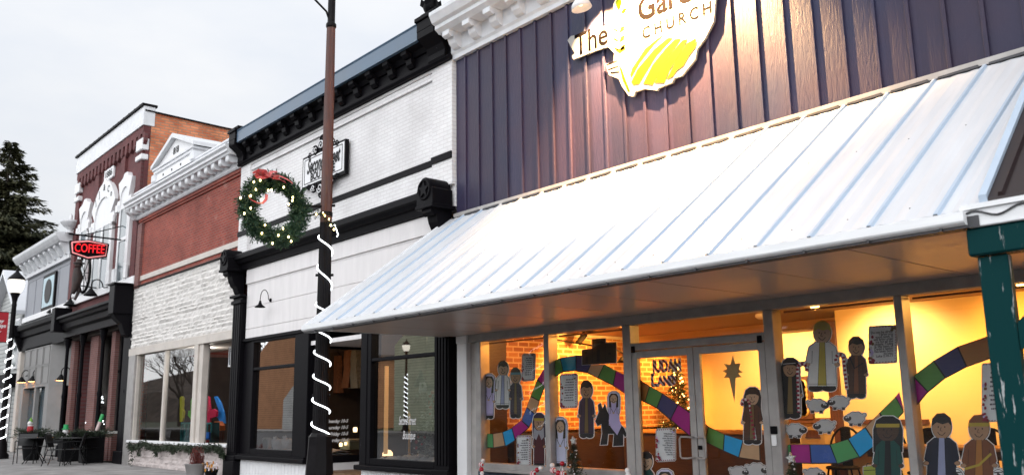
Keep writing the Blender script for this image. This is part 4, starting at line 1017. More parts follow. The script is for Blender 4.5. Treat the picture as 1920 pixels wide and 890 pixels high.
b = MB(); p = up_at(1204, 74); text_mb(b, 'CHURCH', .215, p, (1, 0, -.03), (0, 0, 1), width=1.07, align='LEFT', spacing=1.5, bold=.004); b.build('lettering', M['sign_grey'], cb)
b = MB()
fields = [[(1182,140),(1186,128),(1210,92),(1232,74),(1247,64),(1225,86),(1200,118),(1184,146)],
          [(1184,154),(1196,130),(1226,94),(1252,72),(1262,72),(1232,104),(1212,136),(1199,158),(1188,160)],
          [(1206,158),(1224,122),(1248,92),(1266,74),(1278,73),(1254,106),(1238,134),(1224,160)],
          [(1228,156),(1240,128),(1258,102),(1280,76),(1290,74),(1276,100),(1256,132),(1246,156)],
          [(1250,150),(1268,114),(1288,82),(1306,72),(1298,96),(1276,124),(1262,144)],
          [(1268,134),(1284,106),(1300,84),(1308,78),(1304,90),(1292,106),(1282,124)]]
for i, l in enumerate(fields): b.flat_xz(W(l), SY-.004-.0006*i)
b.build('field_stripe', M['sign_yellow'], cb)
b = MB()
for l in [[(1155,4),(1160,-6),(1166,2),(1164,14),(1160,20),(1156,12)], [(1166,22),(1170,16),(1176,16),(1172,24),(1166,27)], [(1161,122),(1166,130),(1174,152),(1182,172),(1178,172),(1168,150)]]: b.flat_xz(W(l), SY-.004)
b.build('leaf', M['sign_green'], cb)
b = MB()
for cx_, cy_ in ((1160, 62), (1160, 80), (1161, 97)):
    b.flat_xz(W([(cx_, cy_-4), (cx_-7, cy_-4), (cx_-10, cy_-9), (cx_-3, cy_-2)]), SY-.004); b.flat_xz(W([(cx_+2, cy_), (cx_+4, cy_-10), (cx_+12, cy_-14), (cx_+10, cy_-5)]), SY-.004)
b.flat_xz(W([(1154,94),(1162,100),(1174,92),(1170,86),(1162,92)]), SY-.004)
b.build('wheat_ear', M['sign_yellow'], cb)
b = MB()
for l in [[(1137,121),(1158,113),(1158,115),(1138,123)], [(1140,130),(1160,123),(1160,125),(1141,132)], [(1144,135),(1162,134),(1162,136),(1146,138)]]: b.flat_xz(W(l), SY-.004)
b.build('furrow', M['sign_grey'], cb)

# gooseneck lamps above the church sign
def goose(x, z, yw, reach, label, mats, drop=.18, rise=.18, s=1.0, lit=None, group=None, name='gooseneck_lamp'):
    t = thing(name, label, 'wall lamp', (x, yw, z), group)
    ye = yw-reach
    b = MB(); b.lathe([(.055*s, 0), (.055*s, .02), (.03*s, .035)], (x, yw, z), 12, axis='y')
    b.v = [(v[0], 2*yw-v[1], v[2]) for v in b.v]
    pth = [(x, yw, z), (x, yw-reach*.25, z+.01)]
    for i in range(9):
        a = math.pi*i/8
        pth.append((x, yw-reach*.62+math.cos(a)*reach*.38, z+.02+math.sin(a)*rise))
    pth.append((x, ye, z-drop*.4))
    b.tube(pth, .011*s, 8); b.build('arm', mats[0], t)
    b = MB(); zz = z-drop*.4
    b.lathe([(.03*s, zz+.02), (.04*s, zz-.02), (.06*s, zz-.06), (.15*s, zz-.12*s-.02), (.155*s, zz-.135*s-.02), (.14*s, zz-.13*s-.02), (.05*s, zz-.07)], (x, ye, 0), 16); b.build('shade', mats[0], t)
    if lit:
        b = MB(); b.lathe([(1e-4, zz-.128*s-.02), (.142*s, zz-.128*s-.02)], (x, ye, 0), 16); b.build('bulb', lit, t)
    return t
p = atY(1085, 12, 7.55)
def signlamp(o, ax, energy, size, lab, col=(1.0, .58, .24), aim=(0, .62, -.78)):
    x = o[0]; o = Vector(o); ax = Vector(ax).normalized()
    t = thing('gooseneck_lamp', lab, 'wall lamp', (x, 8.1, 7.0))
    b = MB(); b.tube([(x, 8.1, 7.02), (x, o.y+.05, 7.16), (x, o.y, o.z+.05), o+ax*.02], .016, 8); b.build('arm', M['white'], t)
    b = MB()
    s1 = Vector((1, 0, 0)); s2 = ax.cross(s1).normalized(); s1 = s2.cross(ax)
    prof = [(.035, 0), (.05, .05), (.09, .08), (.13, .13), (.142, .19), (.132, .19), (.12, .13), (.04, .08)]
    seg = 18; vs = [o+ax*d+(s1*math.cos(2*math.pi*k/seg)+s2*math.sin(2*math.pi*k/seg))*r for r, d in prof for k in range(seg)]
    b.add(vs, [(i*seg+k, i*seg+(k+1) % seg, (i+1)*seg+(k+1) % seg, (i+1)*seg+k) for i in range(len(prof)-1) for k in range(seg)], 0, True)
    b.build('shade', M['white'], t)
    b = MB(); b.ball(o+ax*.12, .035, 8); b.build('bulb', M['lamp_warm'], t)
    L = bpy.data.lights.new('sign_lamp_light', 'SPOT'); L.energy = energy; L.color = col; L.spot_size = R(size); L.spot_blend = .5; L.shadow_soft_size = .03
    lo = bpy.data.objects.new('sign_lamp_light', L); COL.objects.link(lo); lo.parent = t; lo.location = o+ax*.17-world_loc(t)
    lo.rotation_euler = Vector(aim).to_track_quat('-Z', 'Y').to_euler()
    return t
pL = atY(1085, 13, 7.88)
signlamp((pL.x, 7.88, pL.z+.16), (.12, .2, -1), 800, 125, 'white shaded gooseneck lamp over the left end of the church sign', aim=(.25, .35, -.9))
signlamp((-6.35, 7.50, 7.12), (0, .4, -.9), 6800, 116, 'white shaded gooseneck lamp over the right end of the church sign')
goose(-17.30, 3.66, 8.165, .24, 'small black gooseneck lamp on the white boards of the boutique', (M['black'],), s=.72, rise=.19, drop=.12)

# boutique sign
bs = thing('boutique_sign', 'ornate white shop sign with black scrollwork on the white brick', 'sign', (-15.05, 8.15, 6.1))
b = MB(); b.prism_xz([(-15.90, 5.76), (-15.32, 5.76), (-15.2, 5.62), (-14.85, 5.62), (-14.72, 5.74), (-14.18, 5.74), (-14.18, 6.42), (-14.72, 6.42), (-14.85, 6.56), (-15.2, 6.56), (-15.32, 6.42), (-15.90, 6.42)], 8.085, 8.16); bb = b.build('board', M['black'], bs)
b = MB(); b.box(-15.86, -14.22, 8.078, 8.086, 5.80, 6.38); b.build('face', M['white'], bb)
b = MB()
b.box(-15.80, -14.28, 8.074, 8.079, 6.33, 6.345); b.box(-15.80, -14.28, 8.074, 8.079, 5.835, 5.85); b.box(-15.80, -15.785, 8.074, 8.079, 5.85, 6.33); b.box(-14.295, -14.28, 8.074, 8.079, 5.85, 6.33)
text_mb(b, 'Second Street', .42, (-15.04, 8.072, 6.04), (1, 0, 0), (0, 0, 1), shear=.4, width=1.34, bold=.012)
text_mb(b, 'BOUTIQUE', .22, (-15.04, 8.072, 5.87), (1, 0, 0), (0, 0, 1), width=.98, bold=.008)
b.build('lettering', M['iron'], bb)
def scroll(b, x, z, s, sx, sz):
    pts = []
    for i in range(26):
        a = i*.36; r = s*(1-.032*i); pts.append((x+sx*(r*math.cos(a)-s), 8.075, z+sz*r*math.sin(a)))
    b.tube(pts, s*.16, 6)
b = MB()
for sx in (-1, 1):
    for sz, zc_ in ((1, 6.50), (-1, 5.66)):
        scroll(b, -15.04+sx*.16, zc_, .15, sx, sz); scroll(b, -15.04+sx*.44, zc_-sz*.05, .12, sx, sz); scroll(b, -15.04+sx*.05, zc_+sz*.13, .10, sx, sz); scroll(b, -15.04+sx*.62, zc_-sz*.08, .07, sx, -sz)
b.build('scrollwork', M['black'], bs)
b = MB()
for sx in (-1, 1):
    for sz, zc_ in ((1, 6.52), (-1, 5.64)):
        scroll(b, -15.04+sx*.17, zc_, .10, sx, sz); scroll(b, -15.04+sx*.44, zc_-sz*.06, .07, sx, sz)
b.v = [(v[0], v[1]-.012, v[2]) for v in b.v]
b.build('scroll_highlight', M['white'], bs)

# coffee sign
kx = -27.55
ks = thing('coffee_sign', 'hexagonal red neon COFFEE sign hung from an iron bracket', 'sign', (kx, 7.2, 6.45))
def kp(l, dx=0): return [(atX(x, y, kx+dx).y, atX(x, y, kx+dx).z) for x, y in l]
b = MB(); b.prism_yz(kp([(131, 451), (166, 449), (205, 457), (201, 482), (165, 486), (133, 475)]), kx-.12, kx); kb = b.build('housing', M['black'], ks)
ins = kp([(135, 454), (166, 452), (201, 459), (198, 479), (165, 483), (136, 473)], .02)
b = MB(); b.tube([(kx+.02, y, z) for y, z in ins+[ins[0]]], .022, 6); b.build('neon_border', emis('pink_neon', (1, .35, .35), .45), kb)
b = MB()
p0 = atX(139, 471, kx+.03); p1 = atX(195, 475, kx+.03)
text_mb(b, 'COFFEE', .36, p0, (0, 1, (p1.z-p0.z)/(p1.y-p0.y)), (0, 0, 1), width=(p1.y-p0.y), align='LEFT', extrude=.01, bold=.004); b.build('neon_lettering', M['neon'], kb)
b = MB()
a0, a1 = atX(129, 438, kx-.06), atX(221, 449, kx-.06)
b.tube([(kx-.06, a0.y, a0.z), (kx-.06, 8.2, a1.z)], .025, 6); b.tube([(kx-.06, 7.0, a0.z+.0), (kx-.06, 8.15, a1.z+.45)], .015, 6)
for yy in (ins[1][0], ins[2][0]-.1): b.tube([(kx-.06, yy, 6.75), (kx-.06, yy, ins[1][1]-.05)], .012, 6)
b.build('bracket', M['iron'], ks)

# iron rider sculpture: a dark figure and a wheel on the hall front
wx = -29.9
ir = thing('iron_sculpture', 'dark iron figure beside a spoked wheel fixed below the coffee sign', 'sculpture', (wx, 7.6, 5.6))
def wy(x, y): return atX(x, y, wx)
b = MB(); c = wy(158, 512); ring = []
for k in range(25):
    a = 2*math.pi*k/24; ring.append((wx+.25*math.cos(a), c.y+.10*math.cos(a), c.z+.62*math.sin(a)))
b.tube(ring, .045, 6)
for k in range(8):
    a = math.pi*k/4; b.tube([(wx, c.y, c.z), (wx+.25*math.cos(a), c.y+.10*math.cos(a), c.z+.62*math.sin(a))], .012, 5)
b.build('wheel', M['iron'], ir)
b = MB()
b.tube([wy(145, 502), wy(146, 520), wy(142, 536), wy(136, 550)], [.10, .17, .12, .06], 8)
b.tube([wy(146, 508), wy(150, 520), wy(156, 522)], [.07, .05, .03], 6); b.tube([wy(143, 512), wy(137, 526)], [.06, .03], 6); b.tube([wy(145, 530), wy(148, 545), wy(140, 562)], [.08, .06, .04], 6)
b.ball(wy(147, 497), .12, 8); b.lathe([(.18, 0), (.16, .03), (.09, .05), (.08, .14), (.02, .15)], tuple(wy(148, 494)), 10)
b.build('figure', mat('rusty_iron', (.03, .016, .013), .6, var=.4, scale=8), ir)
b = MB(); b.tube([wy(150, 535), (wx, 8.2, 5.35)], .02, 6); b.tube([wy(158, 480), (wx, 8.2, 6.3)], .02, 6); b.build('bracket', M['iron'], ir)

# shop lamps on the hall and the grey building
def cone_lamp(px, py, X, ywall, label, lit=None, s=1.0, rise=.28, group=None):
    p = atX(px, py, X); reach = ywall-p.y
    t = thing('gooseneck_lamp', label, 'wall lamp', (X, ywall, p.z+.3))
    b = MB(); pth = [(X, p.y, p.z+.18*s), (X, p.y, p.z+.30*s)]
    for i in range(1, 8):
        a = math.pi*i/8; pth.append((X, p.y+.16*s-math.cos(a)*.16*s, p.z+.30*s+math.sin(a)*.18*s))
    pth += [(X, p.y+.34*s, p.z+.26*s), (X, p.y+reach*.6, p.z+.24*s), (X, ywall, p.z+.30*s)]
    b.tube(pth, .018, 6); b.build('arm', M['iron'], t)
    b = MB(); b.lathe([(.04, .20*s), (.07, .14*s), (.19*s, .0), (.20*s, -.03*s), (.17*s, -.02*s), (.05, .12*s)], tuple(p), 14); b.build('shade', M['iron'], t)
    if lit: b = MB(); b.lathe([(1e-4, -.035*s), (.185*s, -.035*s)], tuple(p), 14); b.build('bulb', lit, t)
    return t
cone_lamp(170, 552, -28.6, 8.2, 'dark cone lamp on the maroon hall, right above the black cornice end')
cone_lamp(131, 571, -32.4, 8.2, 'dark cone lamp at the corner of the maroon hall and grey shop')
cone_lamp(98, 585, -35.6, 8.2, 'dark cone lamp under the framed picture on the grey shop')
cone_lamp(40, 715, -38.3, 8.15, 'leftmost lit lamp of the pair over the grey shop window', M['lamp_warm'], s=.9)
cone_lamp(61, 713, -37.2, 8.15, 'lit lamp over the grey shop window, right of its pair', M['lamp_warm'], s=.9)
cone_lamp(114, 711, -33.9, 9.0, 'lit lamp in the recess between the grey bay and brick pier', M['lamp_warm'], s=.9)
# framed picture on the grey building
fp = thing('framed_picture', 'framed pale blue picture with an oval on the grey shop front', 'picture', (-36.2, 8.15, 5.9))
b = MB(); b.box(-37.05, -35.25, 8.12, 8.19, 5.26, 6.62, b=.01); b.build('frame', M['black'], fp)
b = MB(); b.box(-36.92, -35.38, 8.11, 8.12, 5.38, 6.50); b.build('print', mat('pale_blue_print', (.42, .56, .62), .5, var=.15, scale=3), fp)
b = MB(); b.lathe([(.48, -.01), (.48, .0), (.40, .0)], (-36.1, 8.10, 5.95), 24, axis='y'); b.v = [(v[0], v[1], 5.95+(v[2]-5.95)*.95) for v in b.v]; b.build('oval', M['iron'], fp)
b = MB(); b.lathe([(1e-4, 0), (.40, 0)], (-36.1, 8.095, 5.95), 24, axis='y'); b.build('oval_print', mat('grey_green_print', (.30, .42, .40), .5, var=.4, scale=4), fp)

# ------------------------------------------------------------------ street furniture by the hall
M['mesh_black'] = mat('black_mesh_metal', (.012, .012, .013), .5, var=.2)
def patio_chair():
    t = thing('patio_chair', '', 'chair', (0, 0, 0), 'black metal patio chairs on the sidewalk')
    b = MB(); b.box(-.24, .24, -.23, .23, .42, .44, b=.008); b.build('seat', M['mesh_black'], t)
    b = MB(); b.hexa([(-.24, .20, .50), (.24, .20, .50), (.24, .22, .50), (-.24, .22, .50), (-.24, .30, .84), (.24, .30, .84), (.24, .32, .84), (-.24, .32, .84)]); b.build('backrest', M['mesh_black'], t)
    for sx in (-1, 1):
        b = MB(); b.tube([(sx*.26, -.26, 0), (sx*.25, -.22, .42), (sx*.26, -.2, .62)], .012, 6); b.build('leg', M['iron'], t)
        b = MB(); b.tube([(sx*.26, .34, 0), (sx*.25, .22, .42), (sx*.25, .32, .86)], .012, 6); b.build('leg', M['iron'], t)
        b = MB(); b.tube([(sx*.26, -.22, .62), (sx*.27, .0, .65), (sx*.26, .24, .63)], .014, 6); b.build('armrest', M['iron'], t)
    b = MB(); b.tube([(-.25, .32, .86), (.25, .32, .86)], .014, 6); b.build('top_rail', M['iron'], t)
    return t
def g0(px, py): return atZ(px, py, 0)
pc = patio_chair()
spots = [((46, 868), 1.2, 'black patio chair nearest the lit lamp post'), ((108, 872), 2.6, 'front black patio chair with splayed legs beside the planter box'), ((134, 871), -.4, 'black patio chair turned to the wall, right of the foremost one'), ((88, 862), .3, 'black patio chair tucked behind the round table'), ((190, 866), 2.2, 'black patio chair nearest the brick pier and stone store')]
for i, ((px, py), rz_, lab) in enumerate(spots):
    p = g0(px, py); p.y = min(p.y, 7.6)
    if i == 0: o = pc; o.location = (p.x, p.y, 0); o.rotation_euler = (0, 0, rz_); o['label'] = lab
    else: dup(pc, (p.x, p.y, 0), rz_, lab)
def patio_table(lab, loc):
    x, y = loc
    t = thing('patio_table', lab, 'table', (x, y, 0), 'black metal patio tables on the sidewalk')
    b = MB(); b.lathe([(1e-4, .715), (.50, .715), (.51, .725), (.51, .735), (1e-4, .74)], (x, y, 0), 20); b.build('tabletop', M['mesh_black'], t)
    for k in range(4):
        a = k*math.pi/2+.4
        b = MB(); b.tube([(x+.05*math.cos(a), y+.05*math.sin(a), .71), (x+.10*math.cos(a), y+.10*math.sin(a), .35), (x+.38*math.cos(a), y+.38*math.sin(a), 0)], .014, 6); b.build('leg', M['iron'], t)
p = g0(64, 868); patio_table('black round patio table with chairs nearest the lamp post', (p.x, min(p.y, 7.0)))
p = g0(150, 869); patio_table('black round patio table in front of the brick piers', (p.x, min(p.y, 7.3)))
def planter(px, py, s, lab, seed, kind):
    p = g0(px, py); x, y = p.x, min(p.y, 7.8); rnd = random.Random(seed)
    t = thing('planter', lab, 'planter', (x, y, 0), 'planters of greenery outside the brick hall')
    b = MB()
    if kind == 'box': b.box(x-.22*s, x+.22*s, y-.22*s, y+.22*s, 0, .62*s, b=.02)
    else: b.lathe([(.16*s, 0), (.18*s, .03), (.26*s, .5*s), (.30*s, .56*s), (.30*s, .60*s), (.25*s, .60*s)], (x, y, 0), 16)
    b.build('pot', M['iron'], t)
    b = MB()
    for i in range(260):
        a = rnd.uniform(0, 6.283); u = rnd.uniform(.1, 1); L = .42*s*u
        c = Vector((x+.1*s*math.cos(a), y+.1*s*math.sin(a), .6*s)); d = Vector((math.cos(a)*u*1.2, math.sin(a)*u*1.2, rnd.uniform(.1, 1.0))).normalized()
        for k in range(7): b.leaf(c+d*L*k/6+Vector((0, 0, -.10*(k/6)**2)), d+Vector((rnd.uniform(-1, 1), rnd.uniform(-1, 1), rnd.uniform(-1, .6)))*.7, .11, .02)
    b.build('foliage', M['needle_dk'], t)
    return x, y
x1, y1 = planter(58, 862, 1.25, 'tall dark pot of evergreens with a red figurine, before the grey shop', 1, 'pot')
x2, y2 = planter(128, 864, 1.15, 'evergreen planter with a snowman stake beside the left brick pier', 2, 'box')
x3, y3 = planter(178, 866, 1.25, 'evergreen planter with a candy cane stake right of the snowman', 3, 'box')
sm = thing('snowman_stake', 'small snowman in a green hat poking out of the planter', 'decoration', (x2, y2-.1, .6)); c = atX(123, 808, x2)
b = MB(); b.ball(c, .09, 10); b.ball(c+Vector((0, 0, -.17)), .12, 10); b.build('body', M['ball_white'], sm)
b = MB(); b.lathe([(.11, 0), (.11, .02), (.07, .03), (.07, .14), (1e-4, .15)], tuple(c+Vector((0, 0, .06))), 12); b.build('hat', mat('green_felt', (.02, .30, .09), .7, var=.1), sm)
b = MB(); b.tube([c+Vector((0, 0, -.3)), (x2, y2, .6)], .02, 6); b.build('stake', M['iron'], sm)
cc = thing('candy_stake', 'green and white striped stake leaning in the planter', 'decoration', (x3, y3-.1, .6)); a0, a1 = atX(181, 808, x3), atX(193, 776, x3)
b = MB(); n = 9
for i in range(n): b.tube([a0+(a1-a0)*i/n, a0+(a1-a0)*(i+1)/n], .055, 8, mi=0 if i < 5 else 1)
b.build('pole', [mat('pink_white', (.62, .48, .46), .5, var=.2), mat('candy_green', (.03, .36, .10), .5)], cc)
b = MB(); b.tube([a0, (x3, y3, .7)], .02, 6); b.build('stake', M['iron'], cc)
sf = thing('santa_figurine', 'little red and white santa figurine standing in the tall pot', 'figurine', (x1, y1-.1, .8)); c = atX(57, 800, x1)
b = MB(); b.lathe([(.09, -.25), (.10, -.1), (.08, .05), (.05, .08)], tuple(c), 12); b.build('coat', M['red'], sf)
b = MB(); b.ball(c+Vector((.02, -.03, .12)), .07, 10); b.lathe([(.08, .02), (.085, .05), (.08, .07)], tuple(c), 12); b.build('beard', M['ball_white'], sf)
b = MB(); b.lathe([(.065, .16), (.04, .24), (1e-4, .32)], tuple(c), 10); b.build('hat', mat('lime_felt', (.16, .34, .05), .7, var=.1), sf)
# lit small tree in the hall window
def fairy_tree(name, lab, cat, x, y, z0, h, r, n, m, bulbm, nb, seed, group=None, bs=.012, dens=1.0):
    rnd = random.Random(seed); t = thing(name, lab, cat, (x, y, z0), group)
    b = MB(); b.tube([(x, y, z0), (x, y, z0+h)], [.03, .01], 6); b.build('trunk', M['bark'], t)
    b = MB()
    for i in range(n):
        f = rnd.random()**1.5; a = rnd.uniform(0, 6.283); rr = r*(1-f)*rnd.uniform(.25, 1.0)+.01
        c = Vector((x+rr*.2*math.cos(a), y+rr*.2*math.sin(a), z0+h*(.06+.92*f))); d = Vector((math.cos(a), math.sin(a), rnd.uniform(-.35, .5))).normalized()
        L = rr
        for k in range(6): b.leaf(c+d*L*k/5, d+Vector((rnd.uniform(-1, 1), rnd.uniform(-1, 1), rnd.uniform(-1, 1)))*.8, h*.055*dens, h*.011*dens)
    b.build('foliage', m, t)
    for i in range(nb):
        f = rnd.random()**1.3; a = rnd.uniform(0, 6.283); rr = r*(1-f)*.95+.01
        b2 = MB(); b2.ball((x+rr*math.cos(a), y+rr*math.sin(a), z0+h*(.08+.9*f)), bs*rnd.uniform(.7, 1.3), 6); b2.build('bulb', bulbm, t)
    return t
p = atY(186, 830, 8.9)
fairy_tree('fairy_light_tree', 'dark little tree dotted with white fairy lights inside the hall window', 'tree', p.x, 8.75, .5, 2.0, .45, 160, M['needle_dk'], M['fairy_cool'], 40, 4, bs=.022)

# pot of dried flowers by the stone bulkhead
p = atZ(376, 893, 0); fx, fy = p.x, p.y-.12
dp = thing('flower_pot', 'dark pot of dried burgundy plumes against the pale stone base', 'planter', (fx, fy, 0))
b = MB(); b.lathe([(.16, 0), (.17, .02), (.22, .26), (.24, .28), (.21, .28)], (fx, fy, 0), 16); b.build('pot', M['concrete'], dp)
M['plume'] = mat('burgundy_plume', (.10, .012, .016), .8, var=0, scale=30, color2=(.19, .05, .035))
b = MB(); rnd = random.Random(8)
for i in range(16):
    a = rnd.uniform(0, 6.283); rr = rnd.uniform(.02, .20); h = rnd.uniform(.18, .42)*(1-.6*rr/.2*.5)
    c = Vector((fx+rr*math.cos(a), fy+rr*math.sin(a)*.7, .26))
    for k in range(70):
        f = rnd.random(); b.leaf(c+Vector((rr*f*.6*math.cos(a)+rnd.uniform(-.03, .03)*(1-f*.6), rnd.uniform(-.03, .03), h*f)), (rnd.uniform(-1, 1), rnd.uniform(-1, 1), 1.2), .05, .014)
b.build('plumes', M['plume'], dp)
p = atZ(404, 893, 0)
of = thing('pansy_pot', 'low pot of orange and white pansies right of the burgundy plumes', 'planter', (p.x, p.y-.1, 0))
b = MB(); b.lathe([(.10, 0), (.14, .12), (.15, .14), (.12, .14)], (p.x, p.y-.1, 0), 12); b.build('pot', M['iron'], of)
b = MB()
for i in range(34):
    c = Vector((p.x+rnd.uniform(-.2, .2), p.y-.12+rnd.uniform(-.12, .1), .14+rnd.uniform(0, .16))); mi = 0 if rnd.random() < .55 else 1
    for k in range(5):
        a = k*1.2566; b.leaf(c, (math.cos(a), -.5, math.sin(a)), .05, .045, mi, Vector((0, 1, 0)))
b.build('blossoms', [mat('orange_petal', (.62, .26, .02), .6), mat('white_petal', (.70, .62, .66), .6)], of)
b = MB()
for i in range(120): b.leaf((p.x+rnd.uniform(-.16, .16), p.y-.1+rnd.uniform(-.1, .1), .13), (rnd.uniform(-1, 1), rnd.uniform(-1, 1), rnd.uniform(.1, 1)), .08, .03)
b.build('foliage', M['needle_dk'], of)
# evergreen garland along the stone sill
sgl = thing('sill_garland', 'straggly evergreen garland draped along the stone store sill', 'garland', (-22.8, 8.05, .66))
b = MB(); pts = [(244, 830), (252, 838), (262, 832), (272, 829), (282, 834), (292, 836), (302, 838), (314, 834), (326, 838), (340, 836), (354, 836), (362, 841), (376, 837), (390, 838), (404, 836), (414, 839), (420, 846)]
pw = [atY(x, y, 8.02) for x, y in pts]
b.tube(pw, .015, 5)
for i in range(len(pw)-1):
    for k in range(150):
        c = pw[i].lerp(pw[i+1], rnd.random())+Vector((rnd.uniform(-.05, .05), rnd.uniform(-.08, .03), rnd.uniform(-.08, .05)))
        b.leaf(c, (rnd.uniform(-1, 1), rnd.uniform(-1, .3), rnd.uniform(-1.3, .5)), .09, .025)
for x, y, y2 in ((247, 832, 872), (262, 834, 852), (293, 838, 853), (326, 838, 848), (418, 845, 857)):
    a0, a1 = atY(x, y, 8.0), atY(x, y2, 8.0)
    for k in range(110): b.leaf(a0.lerp(a1, rnd.random())+Vector((rnd.uniform(-.06, .06), rnd.uniform(-.04, .04), 0)), (rnd.uniform(-1, 1), rnd.uniform(-1, .3), rnd.uniform(-1.2, .3)), .08, .025)
b.build('foliage', M['needle_dk'], sgl)
# ------------------------------------------------------------------ printed cut-outs taped inside the church windows
CY = 8.292
PR = {}
def pm(name, c):
    if name not in PR: PR[name] = mat('print_'+name, c, .55, var=.05, scale=9)
    return PR[name]
INK = {'paper': (.86, .85, .86), 'ink': (.016, .014, .016), 'skin': (.62, .39, .25), 'tan_skin': (.46, .26, .15), 'dark_skin': (.085, .045, .03),
       'lavender': (.60, .50, .80), 'pale_lavender': (.72, .70, .90), 'white': (.84, .82, .82), 'plum': (.055, .035, .065), 'brown': (.085, .035, .020), 'maroon': (.10, .025, .03),
       'olive': (.20, .13, .05), 'black': (.012, .012, .014), 'hair': (.018, .013, .012), 'blond': (.58, .45, .10), 'gold': (.50, .36, .05), 'teal_dark': (.012, .075, .065),
       'navy': (.014, .016, .035), 'pale_blue': (.36, .38, .58), 'rust': (.22, .075, .03), 'orange': (.42, .17, .04), 'wool': (.60, .57, .57), 'face': (.04, .035, .035), 'grey_beard': (.40, .38, .42),
       'band_blue': (.10, .30, .38), 'candy_red': (.30, .02, .05), 'green': (.11, .30, .06), 'lgreen': (.09, .36, .12), 'tan': (.62, .37, .20), 'cyan': (.015, .38, .78), 'teal': (.015, .30, .48), 'magenta': (.42, .012, .24),
       'blue': (.05, .12, .42), 'indigo': (.05, .05, .16), 'gold_paper': (.45, .32, .14), 'city': (.045, .036, .020), 'text': (.08, .07, .09), 'lime': (.36, .40, .06), 'donkey': (.010, .010, .012), 'grape': (.06, .02, .09), 'ochre': (.45, .18, .04)}
def EL(cx, cy, rx, ry, n=20, a0=0, a1=360):
    return [(cx+rx*math.cos(R(a0+(a1-a0)*i/(n if a1-a0 < 360 else n))), cy+ry*math.sin(R(a0+(a1-a0)*i/n))) for i in range(n+(1 if a1-a0 < 360 else 0))]
def STRIP(pts, w):
    l, r = [], []
    for i, p in enumerate(pts):
        a = pts[max(i-1, 0)]; c = pts[min(i+1, len(pts)-1)]
        dx, dy = c[0]-a[0], c[1]-a[1]; d = math.hypot(dx, dy) or 1
        nx, ny = -dy/d*w/2, dx/d*w/2
        l.append((p[0]+nx, p[1]+ny)); r.append((p[0]-nx, p[1]-ny))
    return l+r[::-1]
def GROW(pts, d):
    n = len(pts); a = sum(pts[i][0]*pts[(i+1) % n][1]-pts[(i+1) % n][0]*pts[i][1] for i in range(n)); s = 1 if a > 0 else -1
    out = []
    for i in range(n):
        p0, p1, p2 = pts[i-1], pts[i], pts[(i+1) % n]
        e1 = (p1[0]-p0[0], p1[1]-p0[1]); e2 = (p2[0]-p1[0], p2[1]-p1[1])
        l1 = math.hypot(*e1) or 1; l2 = math.hypot(*e2) or 1
        nx = s*(e1[1]/l1+e2[1]/l2); ny = -s*(e1[0]/l1+e2[0]/l2); l = math.hypot(nx, ny) or 1
        out.append((p1[0]+nx/l*d, p1[1]+ny/l*d))
    return out
class Cut:
    def __init__(s): s.sil = []; s.top = []
    def S(s, col, pts): s.sil.append((col, pts)); return s       # silhouette piece: white border and ink outline follow it
    def T(s, col, pts): s.top.append((col, pts)); return s       # detail printed on top
    def L(s, pts, w=.9, col='ink'): s.top.append((col, STRIP(pts, w))); return s
    def make(s, name, label, cat, group=None, border=2.3, y=CY, parent=None):
        keys = ['paper', 'ink']
        for c, _ in s.sil+s.top:
            if c not in keys: keys.append(c)
        b = MB()
        for i, (c, p) in enumerate(s.sil): b.prism_xz(XZ(GROW(p, border), y), y-.0003*i/8, y+.003, 0)
        k = 1
        for c, p in s.sil: b.flat_xz(XZ(GROW(p, .8), y), y-.0012-.00001*k, 1); k += 1
        for i, (c, p) in enumerate(s.sil): b.flat_xz(XZ(p, y), y-.0018-.00035*i, keys.index(c))
        z0 = .0018+.00035*len(s.sil)
        for i, (c, p) in enumerate(s.top): b.flat_xz(XZ(p, y), y-z0-.00025*(i+1), keys.index(c))
        o = b.build(name, [pm(q, INK[q]) for q in keys], parent)
        if parent is None: tag(o, label, cat, group)
        return o
